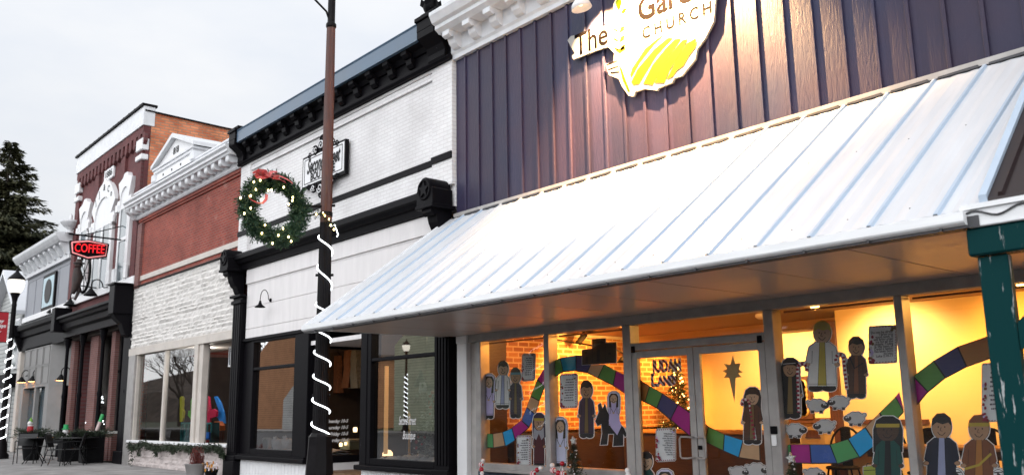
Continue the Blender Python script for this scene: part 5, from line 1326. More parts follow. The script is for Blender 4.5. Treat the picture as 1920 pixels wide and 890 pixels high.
def person(cx, y0, y1, hw, bw, robe, inner, skin, hair, style, lean=0.0, band=None, cut=None, arms=True, sash=None, face_y=None):
    c = cut or Cut(); H = y1-y0; hy = y0+.165*H; hh = .150*H
    yb = y0+.30*H; ye = y0+.925*H
    X = lambda x, y: (x+lean*(y-y0), y)
    body = [X(cx-.42*bw, yb), X(cx-.80*bw, yb+.07*H), X(cx-.98*bw, yb+.26*H), X(cx-.80*bw, yb+.33*H), X(cx-.86*bw, ye), X(cx+.86*bw, ye), X(cx+.80*bw, yb+.33*H), X(cx+.98*bw, yb+.26*H), X(cx+.80*bw, yb+.07*H), X(cx+.42*bw, yb)]
    c.S('ink', EL(cx+lean*H*.95-.4*bw, y0+.955*H, .42*bw, .042*H)); c.S('ink', EL(cx+lean*H*.95+.4*bw, y0+.955*H, .42*bw, .042*H))
    if style in ('veil', 'wrap'):
        vw = hw*1.28; drop = {'veil': .48, 'wrap': .44}[style]
        c.S(hair if style == 'wrap' else 'pale_lavender', [X(cx-vw, y0+drop*H), X(cx-vw, y0+.16*H), X(cx-.8*vw, y0+.05*H), X(cx-.35*vw, y0), X(cx+.35*vw, y0), X(cx+.8*vw, y0+.05*H), X(cx+vw, y0+.16*H), X(cx+vw, y0+drop*H)])
    c.S(robe, body)
    if arms:
        for s in (-1, 1): c.S(skin, EL(cx+s*.88*bw+lean*H*.6, yb+.315*H, .13*bw+1, .024*H, 10))
    if style in ('veil',):
        c.T('hair', [X(cx-hw*1.02, y0+.42*H), X(cx-hw*1.05, y0+.13*H), X(cx-hw*.6, y0+.045*H), X(cx+hw*.6, y0+.045*H), X(cx+hw*1.05, y0+.13*H), X(cx+hw*1.02, y0+.42*H), X(cx+hw*.5, y0+.43*H), X(cx+hw*.6, y0+.28*H), X(cx-hw*.6, y0+.28*H), X(cx-hw*.5, y0+.43*H)])
    else:
        c.S(skin, EL(cx+lean*.16*H, hy, hw, hh, 22))
    c.T(skin, EL(cx+lean*.16*H, hy+(.03*H if style == 'veil' else 0), hw*(.74 if style == 'veil' else .97), hh*(.80 if style == 'veil' else .97), 22))
    if inner: c.T(inner, [X(cx-.16*bw, yb), X(cx-.26*bw, ye-1), X(cx+.26*bw, ye-1), X(cx+.16*bw, yb)]); c.L([X(cx-.16*bw, yb), X(cx-.26*bw, ye)], .7); c.L([X(cx+.16*bw, yb), X(cx+.26*bw, ye)], .7)
    c.L([X(cx-.60*bw, yb+.12*H), X(cx-.62*bw, yb+.30*H), X(cx-.80*bw, yb+.30*H)], .7); c.L([X(cx+.60*bw, yb+.12*H), X(cx+.62*bw, yb+.30*H), X(cx+.80*bw, yb+.30*H)], .7)
    c.L([X(cx-.85*bw, ye-.03*H), X(cx+.85*bw, ye-.03*H)], .6)
    hx = cx+lean*.12*H
    if style == 'short': c.T(hair, [(hx-hw*1.06, hy-.01*H), (hx-hw*.98, y0+.06*H), (hx-hw*.5, y0-.005*H), (hx+hw*.3, y0-.012*H), (hx+hw*.95, y0+.05*H), (hx+hw*1.06, hy-.01*H), (hx+hw*.7, hy-.055*H), (hx+hw*.1, hy-.035*H), (hx-hw*.5, hy-.06*H)])
    if style == 'wrap': c.T(hair, [(hx-hw*1.02, hy-.02*H), (hx-hw*.9, y0+.04*H), (hx, y0+.008*H), (hx+hw*.9, y0+.04*H), (hx+hw*1.02, hy-.02*H), (hx+hw*.5, hy-.05*H), (hx-hw*.5, hy-.05*H)])
    if band: c.T(band, [(hx-hw*1.05, hy-.03*H), (hx-hw*1.05, hy-.075*H), (hx+hw*1.05, hy-.075*H), (hx+hw*1.05, hy-.03*H)])
    fy = hy+(.03*H if style == 'veil' else .01*H)
    for s in (-1, 1): c.T('ink', EL(hx+s*hw*.34, fy-.012*H, max(.7, hw*.07), max(1.0, .011*H), 8))
    c.L([(hx-hw*.04, fy-.01*H), (hx-hw*.16, fy+.035*H), (hx+hw*.08, fy+.04*H)], 1.1)
    c.L([(hx-hw*.42, fy+.05*H), (hx-hw*.2, fy+.085*H), (hx+hw*.1, fy+.092*H), (hx+hw*.4, fy+.055*H)], 1.3)
    if sash: c.T(sash, STRIP([X(cx-.8*bw, yb+.36*H), X(cx, yb+.31*H), X(cx+.7*bw, yb+.17*H)], .03*H))
    if style == 'veil':
        c.L([X(cx-.5*bw, yb+.14*H), X(cx-.05*bw, yb+.27*H)], .8); c.L([X(cx+.5*bw, yb+.14*H), X(cx+.05*bw, yb+.27*H)], .8); c.T(skin, EL(cx+lean*.5*H, yb+.28*H, .12*bw+.8, .02*H, 10))
    return c
FIG = 'paper figures taped inside the church window'
person(918, 701, 784, 8.5, 11, 'lavender', None, 'skin', 'hair', 'veil', lean=-.03).make('paper_figure', 'paper woman in lavender with white veil, far left window edge', 'cut-out', FIG)
person(944, 676, 765, 9, 14, 'white', 'pale_blue', 'skin', 'hair', 'short', lean=-.02).make('paper_figure', 'paper figure with black hair in an open white robe', 'cut-out', FIG)
person(967, 689, 783, 9, 11.5, 'plum', 'olive', 'tan_skin', 'hair', 'short', band='band_blue').make('paper_figure', 'paper man in dark plum robe with a pale blue headband', 'cut-out', FIG)
c = person(1011, 774, 875, 9, 11, 'maroon', None, 'tan_skin', 'plum', 'wrap', band='gold')
c.T('grey_beard', [(1002, 800), (1000, 818), (1006, 824), (1011, 812), (1016, 824), (1021, 818), (1020, 800), (1015, 806), (1007, 806)]); c.make('paper_figure', 'paper old man with grey beard and long maroon robe', 'cut-out', FIG)
person(1051, 782, 874, 9.5, 12.5, 'pale_lavender', None, 'skin', 'hair', 'veil').make('paper_figure', 'paper woman in lavender beside the small starred tree', 'cut-out', FIG)
person(1100, 713, 820, 10.5, 15, 'plum', 'olive', 'tan_skin', 'hair', 'short').make('paper_figure', 'paper man in dark robe left of the black donkey', 'cut-out', FIG)
# donkey with rider
c = Cut()
c.S('donkey', [(1117, 789), (1124, 771), (1122, 759), (1126, 755), (1130, 766), (1134, 757), (1137, 768), (1146, 788), (1156, 797), (1166, 800), (1168, 806), (1168, 834), (1150, 835), (1152, 812), (1140, 812), (1138, 832), (1126, 833), (1130, 812), (1128, 793), (1121, 797)])
c.S('donkey', [(1164, 795), (1170, 803), (1175, 815), (1172, 818), (1168, 810)])
person(1151, 734, 802, 8.5, 10.5, 'lavender', None, 'skin', 'hair', 'veil', cut=c, arms=False)
c.T('lavender', [(1144, 778), (1160, 776), (1166, 798), (1158, 815), (1146, 800), (1142, 788)])
c.make('paper_donkey', 'paper cut-out of a black donkey carrying a woman in lavender', 'cut-out')
# town silhouette
c = Cut(); c.S('city', [(1092, 656), (1111, 653.5), (1111, 636), (1135, 634.5), (1135, 643), (1155, 641.5), (1155, 679), (1092, 683)])
c.L([(1111, 653), (1111, 680)], .8); c.L([(1135, 643), (1135, 680)], .8)
for x, y, w, h in ((1096, 659, 5, 4), (1098, 668, 5, 12), (1126, 640, 5, 4), (1119, 655, 6, 22), (1141, 660, 5, 4)): c.T('black', [(x, y), (x+w, y), (x+w, y+h), (x, y+h)])
c.make('paper_town', 'dark paper silhouette of three flat-roofed houses', 'cut-out', border=1.6)
person(1212, 846, 955, 11.5, 16, 'teal_dark', None, 'skin', 'hair', 'short').make('paper_figure', 'paper boy with black hair low on the left glass door', 'cut-out', FIG)
person(1247, 879, 975, 13, 15, 'lavender', None, 'skin', 'hair', 'veil').make('paper_figure', 'paper woman whose lavender veil just shows at the foot of the left door', 'cut-out', FIG)
# star
c = Cut(); c.S('gold_paper', [(1374, 667), (1378, 682), (1388, 681), (1384, 692), (1392, 697), (1383, 699), (1390, 706), (1379, 707), (1377, 752), (1368, 707), (1358, 707), (1364, 699), (1356, 695), (1365, 691), (1358, 682), (1370, 684)])
c.make('paper_star', 'tan paper star with a long tail on the right glass door', 'star', border=.6)
def cane(c, pts, w=5.5):
    c.S('white', STRIP(pts, w))
    L = 0; out = []
    for i in range(len(pts)-1):
        a, b_ = pts[i], pts[i+1]; d = math.hypot(b_[0]-a[0], b_[1]-a[1]); n = max(1, int(d/1.0))
        for k in range(n):
            if int((L+d*k/n)/4) % 2 == 0: out.append((a, b_, k/n, min(1, (k+1.15)/n)))
        L += d
    for a, b_, f, g_ in out:
        c.T('candy_red', STRIP([(a[0]+(b_[0]-a[0])*f, a[1]+(b_[1]-a[1])*f), (a[0]+(b_[0]-a[0])*g_, a[1]+(b_[1]-a[1])*g_)], w))
def hook(x0, y0, x1, yb, r, s):   # crook at top turning toward s, shaft down to (x1, yb)
    p = [(x0+s*(r+r*math.cos(R(t))), y0-r*math.sin(R(t))) for t in range(-30, 181, 30)]
    if s > 0: pass
    return p+[(x0+(x1-x0)*.5, (y0+yb)/2), (x1, yb)]
c = person(1411, 726, 832, 12, 19, 'brown', 'olive', 'skin', 'black', 'wrap'); cane(c, hook(1406, 755, 1417, 824, 7, -1), 5); c.make('paper_figure', 'paper figure in brown robe with candy cane on the right glass door', 'cut-out', FIG)
def sheep(cx, cy, s, face, label):
    c = Cut()
    for dx in (-.42, .38): c.S('face', [(cx+(dx-.13)*s, cy+.25*s), (cx+(dx+.13)*s, cy+.25*s), (cx+(dx+.13)*s, cy+.72*s), (cx+(dx-.13)*s, cy+.72*s)])
    n = 36; c.S('wool', [(cx+(s*.86+.05*s*math.sin(9*2*math.pi*i/n))*math.cos(2*math.pi*i/n), cy+(s*.56+.05*s*math.sin(9*2*math.pi*i/n))*math.sin(2*math.pi*i/n)) for i in range(n)])
    c.S('wool', EL(cx-face*.85*s, cy-.30*s, .16*s, .16*s, 10)); c.S('face', EL(cx+face*.72*s, cy+.02*s, .36*s, .27*s, 14))
    c.T('wool', EL(cx+face*.60*s, cy-.24*s, .24*s, .10*s, 10)); c.T('paper', EL(cx+face*.66*s, cy-.08*s, .07*s, .07*s, 8)); c.T('paper', EL(cx+face*.84*s, cy-.06*s, .07*s, .07*s, 8))
    c.make('paper_sheep', label, 'cut-out', 'paper sheep taped inside the church window', border=1.8)
sheep(1532, 759, 20, 1, 'paper sheep facing right, directly under the blond figure')
sheep(1574, 753, 20, -1, 'paper sheep facing left, topmost under the brown shepherd')
sheep(1604, 783, 20, -1, 'paper sheep facing left, rightmost of its flock above the blue tile')
sheep(1547, 798, 20, -1, 'paper sheep facing left, in the middle of the bottom row')
sheep(1491, 805, 20, 1, 'paper sheep facing right, under the black-robed figure')
sheep(1385, 884, 18, 1, 'small paper sheep at the foot of the right door, left of two')
sheep(1419, 880, 22, 1, 'bigger paper sheep at the foot of the right door')
sheep(1526, 888, 20, 1, 'paper sheep at the bottom sill beside the silver star tree')
c = person(1482, 671, 784, 13, 22, 'black', 'olive', 'tan_skin', 'black', 'wrap', band=None); cane(c, hook(1496, 690, 1499, 772, 9, 1), 5.5); c.L([(1470, 682), (1494, 680)], 1.0, 'wool'); c.make('paper_figure', 'paper figure in black robe and shawl with a candy cane', 'cut-out', FIG)
c = person(1542, 602, 733, 16, 31, 'white', 'blond', 'skin', 'blond', 'short'); c.make('paper_figure', 'paper figure with blond hair and a wide white robe', 'cut-out', FIG)
c = person(1606, 631, 746, 14, 20, 'brown', 'rust', 'tan_skin', 'black', 'short'); cane(c, hook(1583, 672, 1589, 729, 8, -1), 5.5); c.T('black', STRIP([(1594, 668), (1604, 690), (1620, 680)], 2.2)); c.make('paper_figure', 'paper man in brown with black beret holding a candy cane', 'cut-out', FIG)
person(1665, 780, 930, 21, 28, 'teal_dark', 'black', 'dark_skin', 'black', 'wrap', band='gold').make('paper_figure', 'paper figure in dark green robe with gold crown and black veil', 'cut-out', FIG)
person(1766, 775, 925, 18, 33, 'navy', 'pale_blue', 'tan_skin', 'black', 'short').make('paper_figure', 'paper man in navy robe over a pale blue tunic', 'cut-out', FIG)
person(1836, 778, 930, 19, 33, 'rust', 'ochre', 'tan_skin', 'rust', 'short', band='gold', sash='gold').make('paper_figure', 'paper man in brown and orange robe with a gold sash', 'cut-out', FIG)
c = Cut(); c.S('lime', [(1619, 874), (1641, 872), (1642, 893), (1620, 894)]); c.L([(1625, 873), (1626, 868), (1634, 867), (1635, 872)], 1.6); c.L([(1619, 881), (1641, 880)], 1.2); c.make('paper_briefcase', 'little yellow-green paper treasure case beside the green figure', 'cut-out', border=2)
for cx_, lab in ((1794, 'round white paper badge at the bottom between two robed figures'), (1872, 'round white paper badge at the bottom beside the green post')):
    c = Cut(); c.S('paper', EL(cx_, 893, 15, 17)); c.L(EL(cx_, 893, 12, 14)+[(cx_+12, 893)], 1.2); c.L([(cx_-8, 885), (cx_+8, 884)], 2.2); c.L([(cx_-9, 891), (cx_+9, 890)], 2.2); c.T('ink', [(cx_-2, 884), (cx_+4, 888), (cx_+1, 896), (cx_-3, 893)]); c.make('paper_badge', lab, 'cut-out', border=1.5)
# verse sheets
def verse(x0, y0, x1, y1, label, lines=None, skew=0.0, n=9):
    c = Cut(); sk = lambda x, y: (x+skew*(y-y0), y-(x-x0)*.05)
    c.S('paper', [sk(x0+2, y0), sk(x1-2, y0), sk(x1, y0+2), sk(x1, y1-2), sk(x1-2, y1), sk(x0+2, y1), sk(x0, y1-2), sk(x0, y0+2)])
    w, h = x1-x0, y1-y0
    for i in range(9):
        f = (i+.25)/9; g_ = (i+.75)/9
        for e in (0, 1):
            yy = y0+1.4 if e == 0 else y1-1.4; c.T('candy_red', STRIP([sk(x0+w*f, yy), sk(x0+w*g_, yy)], 1.5))
    for i in range(14):
        f = (i+.25)/14; g_ = (i+.75)/14
        c.T('candy_red', STRIP([sk(x1-1.4, y0+h*f), sk(x1-1.4, y0+h*g_)], 1.5))
    rnd = random.Random(int(x0))
    for i in range(16):
        yy = y0+h*(.25+.72*rnd.random()); c.T(rnd.choice(['candy_red', 'wool', 'candy_red', 'lavender', 'olive']), EL(*sk(x0+w*rnd.uniform(.02, .16), yy), w*.05, w*.06, 8))
    for i in range(7): c.T('candy_red', EL(*sk(x0+w*rnd.uniform(.05, .28), y0+h*rnd.uniform(.86, .98)), w*.06, w*.05, 8))
    for i in range(6): c.T(rnd.choice(['olive', 'wool', 'lavender']), EL(*sk(x1-w*rnd.uniform(.02, .2), y0+h*rnd.uniform(.0, .14)), w*.06, w*.05, 8))
    if not lines:
        for i in range(n):
            yy = y0+h*(.16+.70*i/n); xe = x1-w*.13; xs = x0+w*rnd.uniform(.30, .42); x = xs
            while x < xe-1:
                ww = rnd.uniform(1.5, 4.5); c.T('text', STRIP([sk(x, yy), sk(min(x+ww, xe), yy)], h*.028)); x += ww+.9
    o = c.make('verse_sheet', label, 'poster', 'printed verse sheets taped inside the church window', border=1.6)
    if lines:
        b = MB()
        for i, s in enumerate(lines):
            px, py = sk(x1-w*.10, y0+h*(.185+.72*i/len(lines))); q_ = atY(px, py, CY)
            qa = atY(px-10, py+.5, CY)
            text_mb(b, s, .0073*w*.74/(.5*max(len(q) for q in lines)), (q_.x, CY-.012, q_.z), (1, 0, 0), (0, 0, 1), align='RIGHT', bold=.0006)
        tb = b.build('lettering', pm('text', INK['text']), o)
verse(980, 664, 1003, 713, 'verse sheet beside the blue headband figure, topmost in the left window', skew=-.02)
verse(970, 817, 995, 873, 'verse sheet under the purple and blue tiles in the left window')
verse(1051, 702, 1082, 764, 'verse sheet under the teal tile with a light reflection across it')
verse(1231, 804, 1266, 864, 'verse sheet low on the left glass door under the magenta tile', ['While Joseph', '& Mary were', 'there, the time', 'came for the', 'child to be', 'born. She gave', 'birth to her', 'first baby. It', 'was a boy.', 'Luke 2:6'])
verse(1630, 612, 1681, 681, 'large verse sheet between the brown shepherd and the mullion', ['Do not be afraid.', 'I bring you', 'good news. It', 'will bring great', 'joy for all the', 'people. Today', 'in the town of', 'David a Savior', 'has been born', 'to you.', 'Luke 2:10-11'])
verse(1842, 682, 1890, 790, 'verse sheet with candy pictures half behind the green post')
# striped words on the left door
c = MB()
jl = tag(None or MB().build('window_words', M['ball_white']), 'candy striped JUDAH LAND lettering on the left glass door', 'lettering')
M['candy_stripe'] = mat('candy_stripe', (.02, .01, .02), .5, var=0)
def _stripe():
    m, t, b = nt('candy_striped_print'); setp(b, (.5, .5, .5), .5)
    w = t.nodes.new('ShaderNodeTexWave'); w.inputs['Scale'].default_value = 9; w.bands_direction = 'DIAGONAL'; t.links.new(pos(t), w.inputs[0])
    r = t.nodes.new('ShaderNodeValToRGB'); r.color_ramp.interpolation = 'CONSTANT'; r.color_ramp.elements[1].position = .62
    r.color_ramp.elements[0].color = (.07, .018, .05, 1); r.color_ramp.elements[1].color = (.66, .58, .62, 1)
    t.links.new(w.outputs[1], r.inputs[0]); t.links.new(r.outputs[0], b.inputs['Base Color']); return m
b = MB(); p = atY(1224, 697, CY); q_ = atY(1280, 692, CY); text_mb(b, 'JUDAH', .195, (p.x, CY-.003, p.z), (1, 0, .0), (0, 0, 1), width=(q_.x-p.x), align='LEFT', extrude=.001, bold=.012)
p = atY(1221, 723, CY); q_ = atY(1270, 719, CY); text_mb(b, 'L', .195, (p.x, CY-.003, p.z), (1, 0, 0), (0, 0, 1), align='LEFT', extrude=.001, bold=.012); p2 = atY(1234, 722, CY); text_mb(b, 'AND', .15, (p2.x, CY-.003, p2.z), (1, 0, 0), (0, 0, 1), width=q_.x-p2.x, align='LEFT', extrude=.001, bold=.012)
b.build('letter', _stripe(), jl)
# board-game path
def path(label, tiles, y=CY+.012):
    root = None; b = MB()
    for col, pts in tiles: b.prism_xz(XZ(GROW(pts, 1.0), y), y, y+.003)
    root = tag(b.build('paper_path', pm('ink', INK['ink'])), label, 'paper path', 'colourful paper path across the church window')
    for col, pts in tiles:
        cx_ = sum(p[0] for p in pts)/len(pts); cy_ = sum(p[1] for p in pts)/len(pts)
        ins = [(cx_+(p[0]-cx_)*.955, cy_+(p[1]-cy_)*.955-.6) for p in pts]
        b = MB(); b.flat_xz(XZ(ins, y), y-.001); b.build('tile', pm(col, INK[col]), root, {'green': 'green tile', 'lgreen': 'bright green tile', 'tan': 'tan tile', 'cyan': 'bright blue tile', 'teal': 'teal tile', 'magenta': 'magenta tile', 'blue': 'royal blue tile', 'indigo': 'dark indigo tile', 'ochre': 'orange-brown tile'}[col])
path('paper path rising from the far left window edge toward the first mullion', [('lgreen', [(906,812.6),(924,813),(925,839),(906,838)]), ('tan', [(924.5,813),(942,810),(947,835),(925.5,839)]), ('cyan', [(942.5,810),(959.5,802.5),(965.5,825),(948,836)]), ('magenta', [(960,801.5),(977.5,788),(991,801),(966,823)]), ('blue', [(978,787.5),(987.5,764),(1003,776.5),(992,800)]), ('tan', [(988,763),(995,743.5),(1011,751.5),(1003.5,776)]), ('green', [(995.5,742.5),(1007.5,712),(1020.5,724),(1011,751)]), ('magenta', [(1008,711),(1020.5,690),(1020.5,723)])])
path('paper path arching over the dark robed man and donkey', [('green', [(1032,681),(1050,671),(1056,696),(1032,711)]), ('teal', [(1050.5,671),(1080,666),(1080,694),(1056,696)]), ('indigo', [(1080.5,666),(1094,667),(1108,683),(1101,698),(1080.5,695)]), ('tan', [(1108,683),(1133,683),(1121,708),(1101.5,698)]), ('green', [(1133,683),(1155,695),(1149.5,721.5),(1121.5,708)]), ('magenta', [(1155.5,695),(1173,704),(1173.5,738),(1150,722)])])
path('paper path sloping down the left glass door to its handle', [('ochre', [(1195,709),(1218,724),(1209,753),(1196,745)]), ('green', [(1218.5,724),(1242,737.5),(1231.5,764),(1209.5,753)]), ('indigo', [(1242.5,738),(1271,758),(1257,786),(1232,764.5)]), ('magenta', [(1271.5,758),(1294,774),(1294,817),(1257.5,786)])])
path('paper path across the right glass door under the tan star', [('tan', [(1317,789),(1328,800),(1321,827),(1317.5,825)]), ('green', [(1328.5,800),(1358,814),(1356,844),(1321.5,827.5)]), ('cyan', [(1358.5,814),(1393,825),(1385,857),(1356.5,844.5)]), ('tan', [(1393.5,825),(1424,833),(1425,863),(1385.5,857)])])
path('paper path curving up under the flock to the third mullion', [('lgreen', [(1463,835),(1482,833),(1484,866),(1466,868)]), ('magenta', [(1482.5,833),(1518,833),(1521,868),(1484.5,867)]), ('blue', [(1518.5,833),(1556,833),(1570,868),(1521.5,868)]), ('lgreen', [(1556.5,833),(1590,823),(1611,856),(1570,869)]), ('cyan', [(1590.5,822.5),(1622,801),(1643,833),(1612,857)]), ('tan', [(1622.5,800.5),(1649,774),(1660,800),(1644,832)]), ('green', [(1649.5,773.5),(1679,744),(1694,771),(1668,802)]), ('magenta', [(1679.5,743.5),(1686,735),(1694,768)])])
path('paper path climbing in the rightmost window to the green post', [('magenta', [(1699,724),(1712,705),(1739.5,734),(1712,767),(1703,776)]), ('green', [(1712.5,705),(1750,676.5),(1772,708),(1740,734)]), ('indigo', [(1751,676),(1795,650),(1812,687),(1773,708)]), ('ochre', [(1795.5,650),(1856,629),(1866,668),(1812.5,687)])])

# ------------------------------------------------------------------ candy garlands and little trees outside the church window
M['mint'] = None
def _mint():
    m, t, b = nt('peppermint_ball'); setp(b, (.5, .5, .5), .25)
    w = t.nodes.new('ShaderNodeTexWave'); w.inputs['Scale'].default_value = 14; w.inputs['Distortion'].default_value = 1; w.bands_direction = 'X'; t.links.new(pos(t), w.inputs[0])
    r = t.nodes.new('ShaderNodeValToRGB'); r.color_ramp.interpolation = 'CONSTANT'; r.color_ramp.elements[1].position = .5
    r.color_ramp.elements[0].color = (.44, .015, .04, 1); r.color_ramp.elements[1].color = (.78, .74, .74, 1)
    t.links.new(w.outputs[1], r.inputs[0]); t.links.new(r.outputs[0], b.inputs['Base Color']); return m
M['mint'] = _mint()
def candy(label, items):
    ps = [atY(x, y, 8.02) for x, y, r, m in items]
    t = thing('candy_garland', label, 'garland', tuple(ps[0]), 'strings of candy balls on the church sill')
    b = MB(); b.tube(ps, .006, 5); b.build('string', M['ball_white'], t)
    for (x, y, r, m), p in zip(items, ps):
        b = MB(); b.ball(p, r*.0073, 14); b.build('ball', M[m], t)
candy('string of candy balls at the left end of the church sill', [(905.5, 863, 4.0, 'ball_white'), (902, 870.5, 5.5, 'mint'), (902.5, 879, 4.6, 'ball_red'), (904, 886.5, 4.2, 'ball_white'), (905, 895, 5, 'mint')])
candy('string of candy balls below the old bearded paper man', [(1013.5, 876.5, 4.0, 'ball_white'), (1007, 880, 4.4, 'ball_red'), (999, 887, 6.2, 'mint'), (992, 895, 4.5, 'ball_red')])
candy('string of candy balls below the paper woman by the starred tree', [(1035.5, 871.5, 4.4, 'ball_white'), (1037, 881, 6.2, 'mint'), (1047, 886, 5, 'ball_red'), (1054, 868, 4.2, 'ball_red'), (1056, 888, 6.5, 'mint')])
candy('two white candy balls at the left door jamb', [(1176.5, 881, 4.4, 'ball_white'), (1178, 890, 5, 'ball_white'), (1176, 899, 5, 'mint')])
def star_tree(px, py, base, label, seed, r):
    p = atY(px, py, 7.95); t = fairy_tree('tabletop_tree', label, 'tree', p.x, 7.95, 0, p.z-.04, r, 420, M['needle_dk'], M['ball_white'], 26, seed, bs=.010, dens=.9)
    b = MB(); pts = []
    for i in range(10):
        a = math.pi/2+i*math.pi/5+.15; rr = .058 if i % 2 == 0 else .027; pts.append((p.x+rr*math.cos(a), p.z+rr*math.sin(a)))
    b.prism_xz(pts, 7.93, 7.96); b.build('star', mat('silver_glitter', (.50, .50, .48), .35, metal=.6, var=.4, scale=60), t)
star_tree(1076, 825, 890, 'little dark evergreen with a silver star outside the second church window', 21, .26)
star_tree(1484, 858, 890, 'little dark evergreen with a silver star right of the church doors', 22, .22)

# ------------------------------------------------------------------ things inside the church room
def table(label, x0, x1, y0, y1, z=.88):
    t = thing('long_table', label, 'table', ((x0+x1)/2, (y0+y1)/2, FZ))
    b = MB(); b.box(x0, x1, y0, y1, z-.035, z, b=.008); b.build('tabletop', M['wood_top'], t)
    b = MB(); b.box(x0+.03, x1-.03, y0+.03, y1-.03, z-.12, z-.036); b.build('apron', M['wood_dark'], t)
    for sx in (x0+.06, x1-.1):
        for sy in (y0+.06, y1-.1): b = MB(); b.box(sx, sx+.05, sy, sy+.05, FZ, z-.12); b.build('leg', M['wood_dark'], t)
    return t
table('long dark table with a wooden top behind the green-robed figure', -4.9, -1.2, 9.15, 9.75)

def bistro():
    t = thing('bistro_chair', '', 'chair', (0, 0, 0), 'bent metal chairs in the church room')
    b = MB(); b.lathe([(1e-4, .44), (.19, .44), (.20, .455), (.19, .47), (1e-4, .47)], (0, 0, 0), 16); b.build('seat', M['iron'], t)
    b = MB(); b.tube([(.20*math.cos(a), .18+.02*math.sin(a), .62+.30*math.sin(a)) for a in [math.pi*i/14 for i in range(15)]], .013, 6); b.build('back_hoop', M['iron'], t)
    b = MB(); b.box(-.06, .06, .175, .19, .46, .92); b.build('back_splat', M['iron'], t)
    for sx in (-1, 1):
        for sy in (-1, 1): b = MB(); b.tube([(sx*.13, sy*.13, .45), (sx*.2, sy*.2, 0)], .012, 6); b.build('leg', M['iron'], t)
    return t
bc = bistro()
for i, (px, py, Y, rz_, lab) in enumerate(((1745, 812, 9.9, .1, 'black metal hoop-backed chair behind the navy paper figure'), (1665, 812, 9.9, -.1, 'black metal hoop-backed chair behind the dark green paper figure'), (1590, 806, 10.2, .2, 'black metal hoop-backed chair left of the long table, under the flock'), (1855, 812, 9.9, .0, 'black metal hoop-backed chair behind the orange paper figure'))):
    p = atY(px, py, Y)
    if i == 0: o = bc; o.location = (p.x, Y-.18, FZ); o.rotation_euler = (0, 0, rz_); o['label'] = lab
    else: dup(bc, (p.x, Y-.18, FZ), rz_, lab)
# bench/counter that closes the lower view, wooden top boards
ct = thing('counter', 'dark panelled counter with a pale wooden top along the church room', 'counter', (-8.6, 11.6, FZ))
b = MB(); b.box(-10.3, -7.4, 11.3, 12.0, FZ, .90); b.build('cabinet', M['wood_dark'], ct)
b = MB(); b.box(-10.35, -7.35, 11.25, 12.05, .90, .95, b=.01); b.build('countertop', M['wood_top'], ct)
bx_ = thing('cabinet', 'low dark cabinet against the wall beneath the round chair', 'cabinet', (-5.4, 10.7, FZ))
b = MB(); b.box(-6.6, -5.6, 12.9, 13.6, FZ, .82, b=.01); b.build('body', M['wood_dark'], bx_)
b = MB(); b.box(-6.65, -5.55, 12.85, 13.65, .82, .86); b.build('top', M['wood_top'], bx_)
pn = thing('wall_picture', 'brown framed picture with round amber shapes on the cream rear wall', 'picture', (-8.3, 13.78, 1.5))
b = MB(); pa = atY(1478, 706, 13.75); pb = atY(1526, 786, 13.75); b.box(pa.x, pb.x, 13.72, 13.79, pb.z, pa.z, b=.01); b.build('frame', M['wood_red'], pn)
b = MB()
for i in range(5):
    for j in range(6): b.lathe([(1e-4, 0), (.085, 0), (.09, .01)], (pa.x+.14+i*(pb.x-pa.x-.28)/4, 13.705, pb.z+.14+j*(pa.z-pb.z-.28)/5), 12, axis='y')
b.build('amber_disc', mat('amber_print', (.60, .34, .10), .4, var=.5, scale=3), pn)
tr_ = thing('toaster_box', 'small rounded yellow container on the ledge beneath the flock', 'container', (-6.9, 10.6, .9))
p = atY(1531, 817, 10.6)
b = MB(); b.prism_xz([(p.x-.17, p.z-.10), (p.x+.17, p.z-.10), (p.x+.17, p.z+.04), (p.x+.12, p.z+.12), (p.x-.12, p.z+.12), (p.x-.17, p.z+.04)], 10.5, 10.75); b.build('body', mat('amber_plastic', (.50, .33, .13), .4), tr_)
b = MB(); b.prism_xz([(p.x-.10, p.z-.02), (p.x+.12, p.z-.02), (p.x+.08, p.z+.08), (p.x-.06, p.z+.08)], 10.49, 10.5); b.build('panel', M['wood_red'], tr_)
st_ = thing('side_table', 'dark round pedestal table carrying the yellow container', 'table', (p.x, 10.65, FZ))
b = MB(); b.lathe([(1e-4, p.z-.14), (.62, p.z-.14), (.63, p.z-.12), (.62, p.z-.102), (1e-4, p.z-.102)], (p.x+.2, 10.65, 0), 24); b.build('tabletop', M['wood_dark'], st_)
b = MB(); b.lathe([(.28, FZ), (.28, FZ+.04), (.05, FZ+.1), (.05, p.z-.14)], (p.x+.2, 10.65, 0), 12); b.build('pedestal', M['wood_dark'], st_)
fairy_tree('christmas_tree', 'tall christmas tree with many warm lights in the brick corner', 'tree', -9.98, 12.4, FZ, 1.98, .52, 420, M['needle_dk'], M['tree_bulb'], 90, 9, bs=.014)
for i, (x, y, lab) in enumerate(((-10.1, 10.2, 'black track spotlight on the ceiling near the brick wall, first seen'), (-10.0, 12.3, 'black track spotlight on the ceiling near the christmas tree'))):
    t = thing('track_spotlight', lab, 'spotlight', (x, y, 2.56), 'black ceiling track spotlights')
    b = MB(); b.box(x-.015, x+.015, y-.3, y+.3, 2.535, 2.56); b.build('track', M['iron'], t)
    b = MB(); b.tube([(x, y, 2.54), (x, y, 2.46)], .012, 6); b.tube([(x+.05, y, 2.50), (x-.09, y-.02, 2.36)], .05, 10); b.build('head', M['iron'], t)
pz = thing('drop_lamp', 'black hanging lamp on a bent arm by the second mullion', 'lamp', (-8.3, 9.6, 2.3))
a0, a1, a2 = atY(1154, 654, 9.0), atY(1169, 662, 9.0), atY(1168, 674, 9.0)
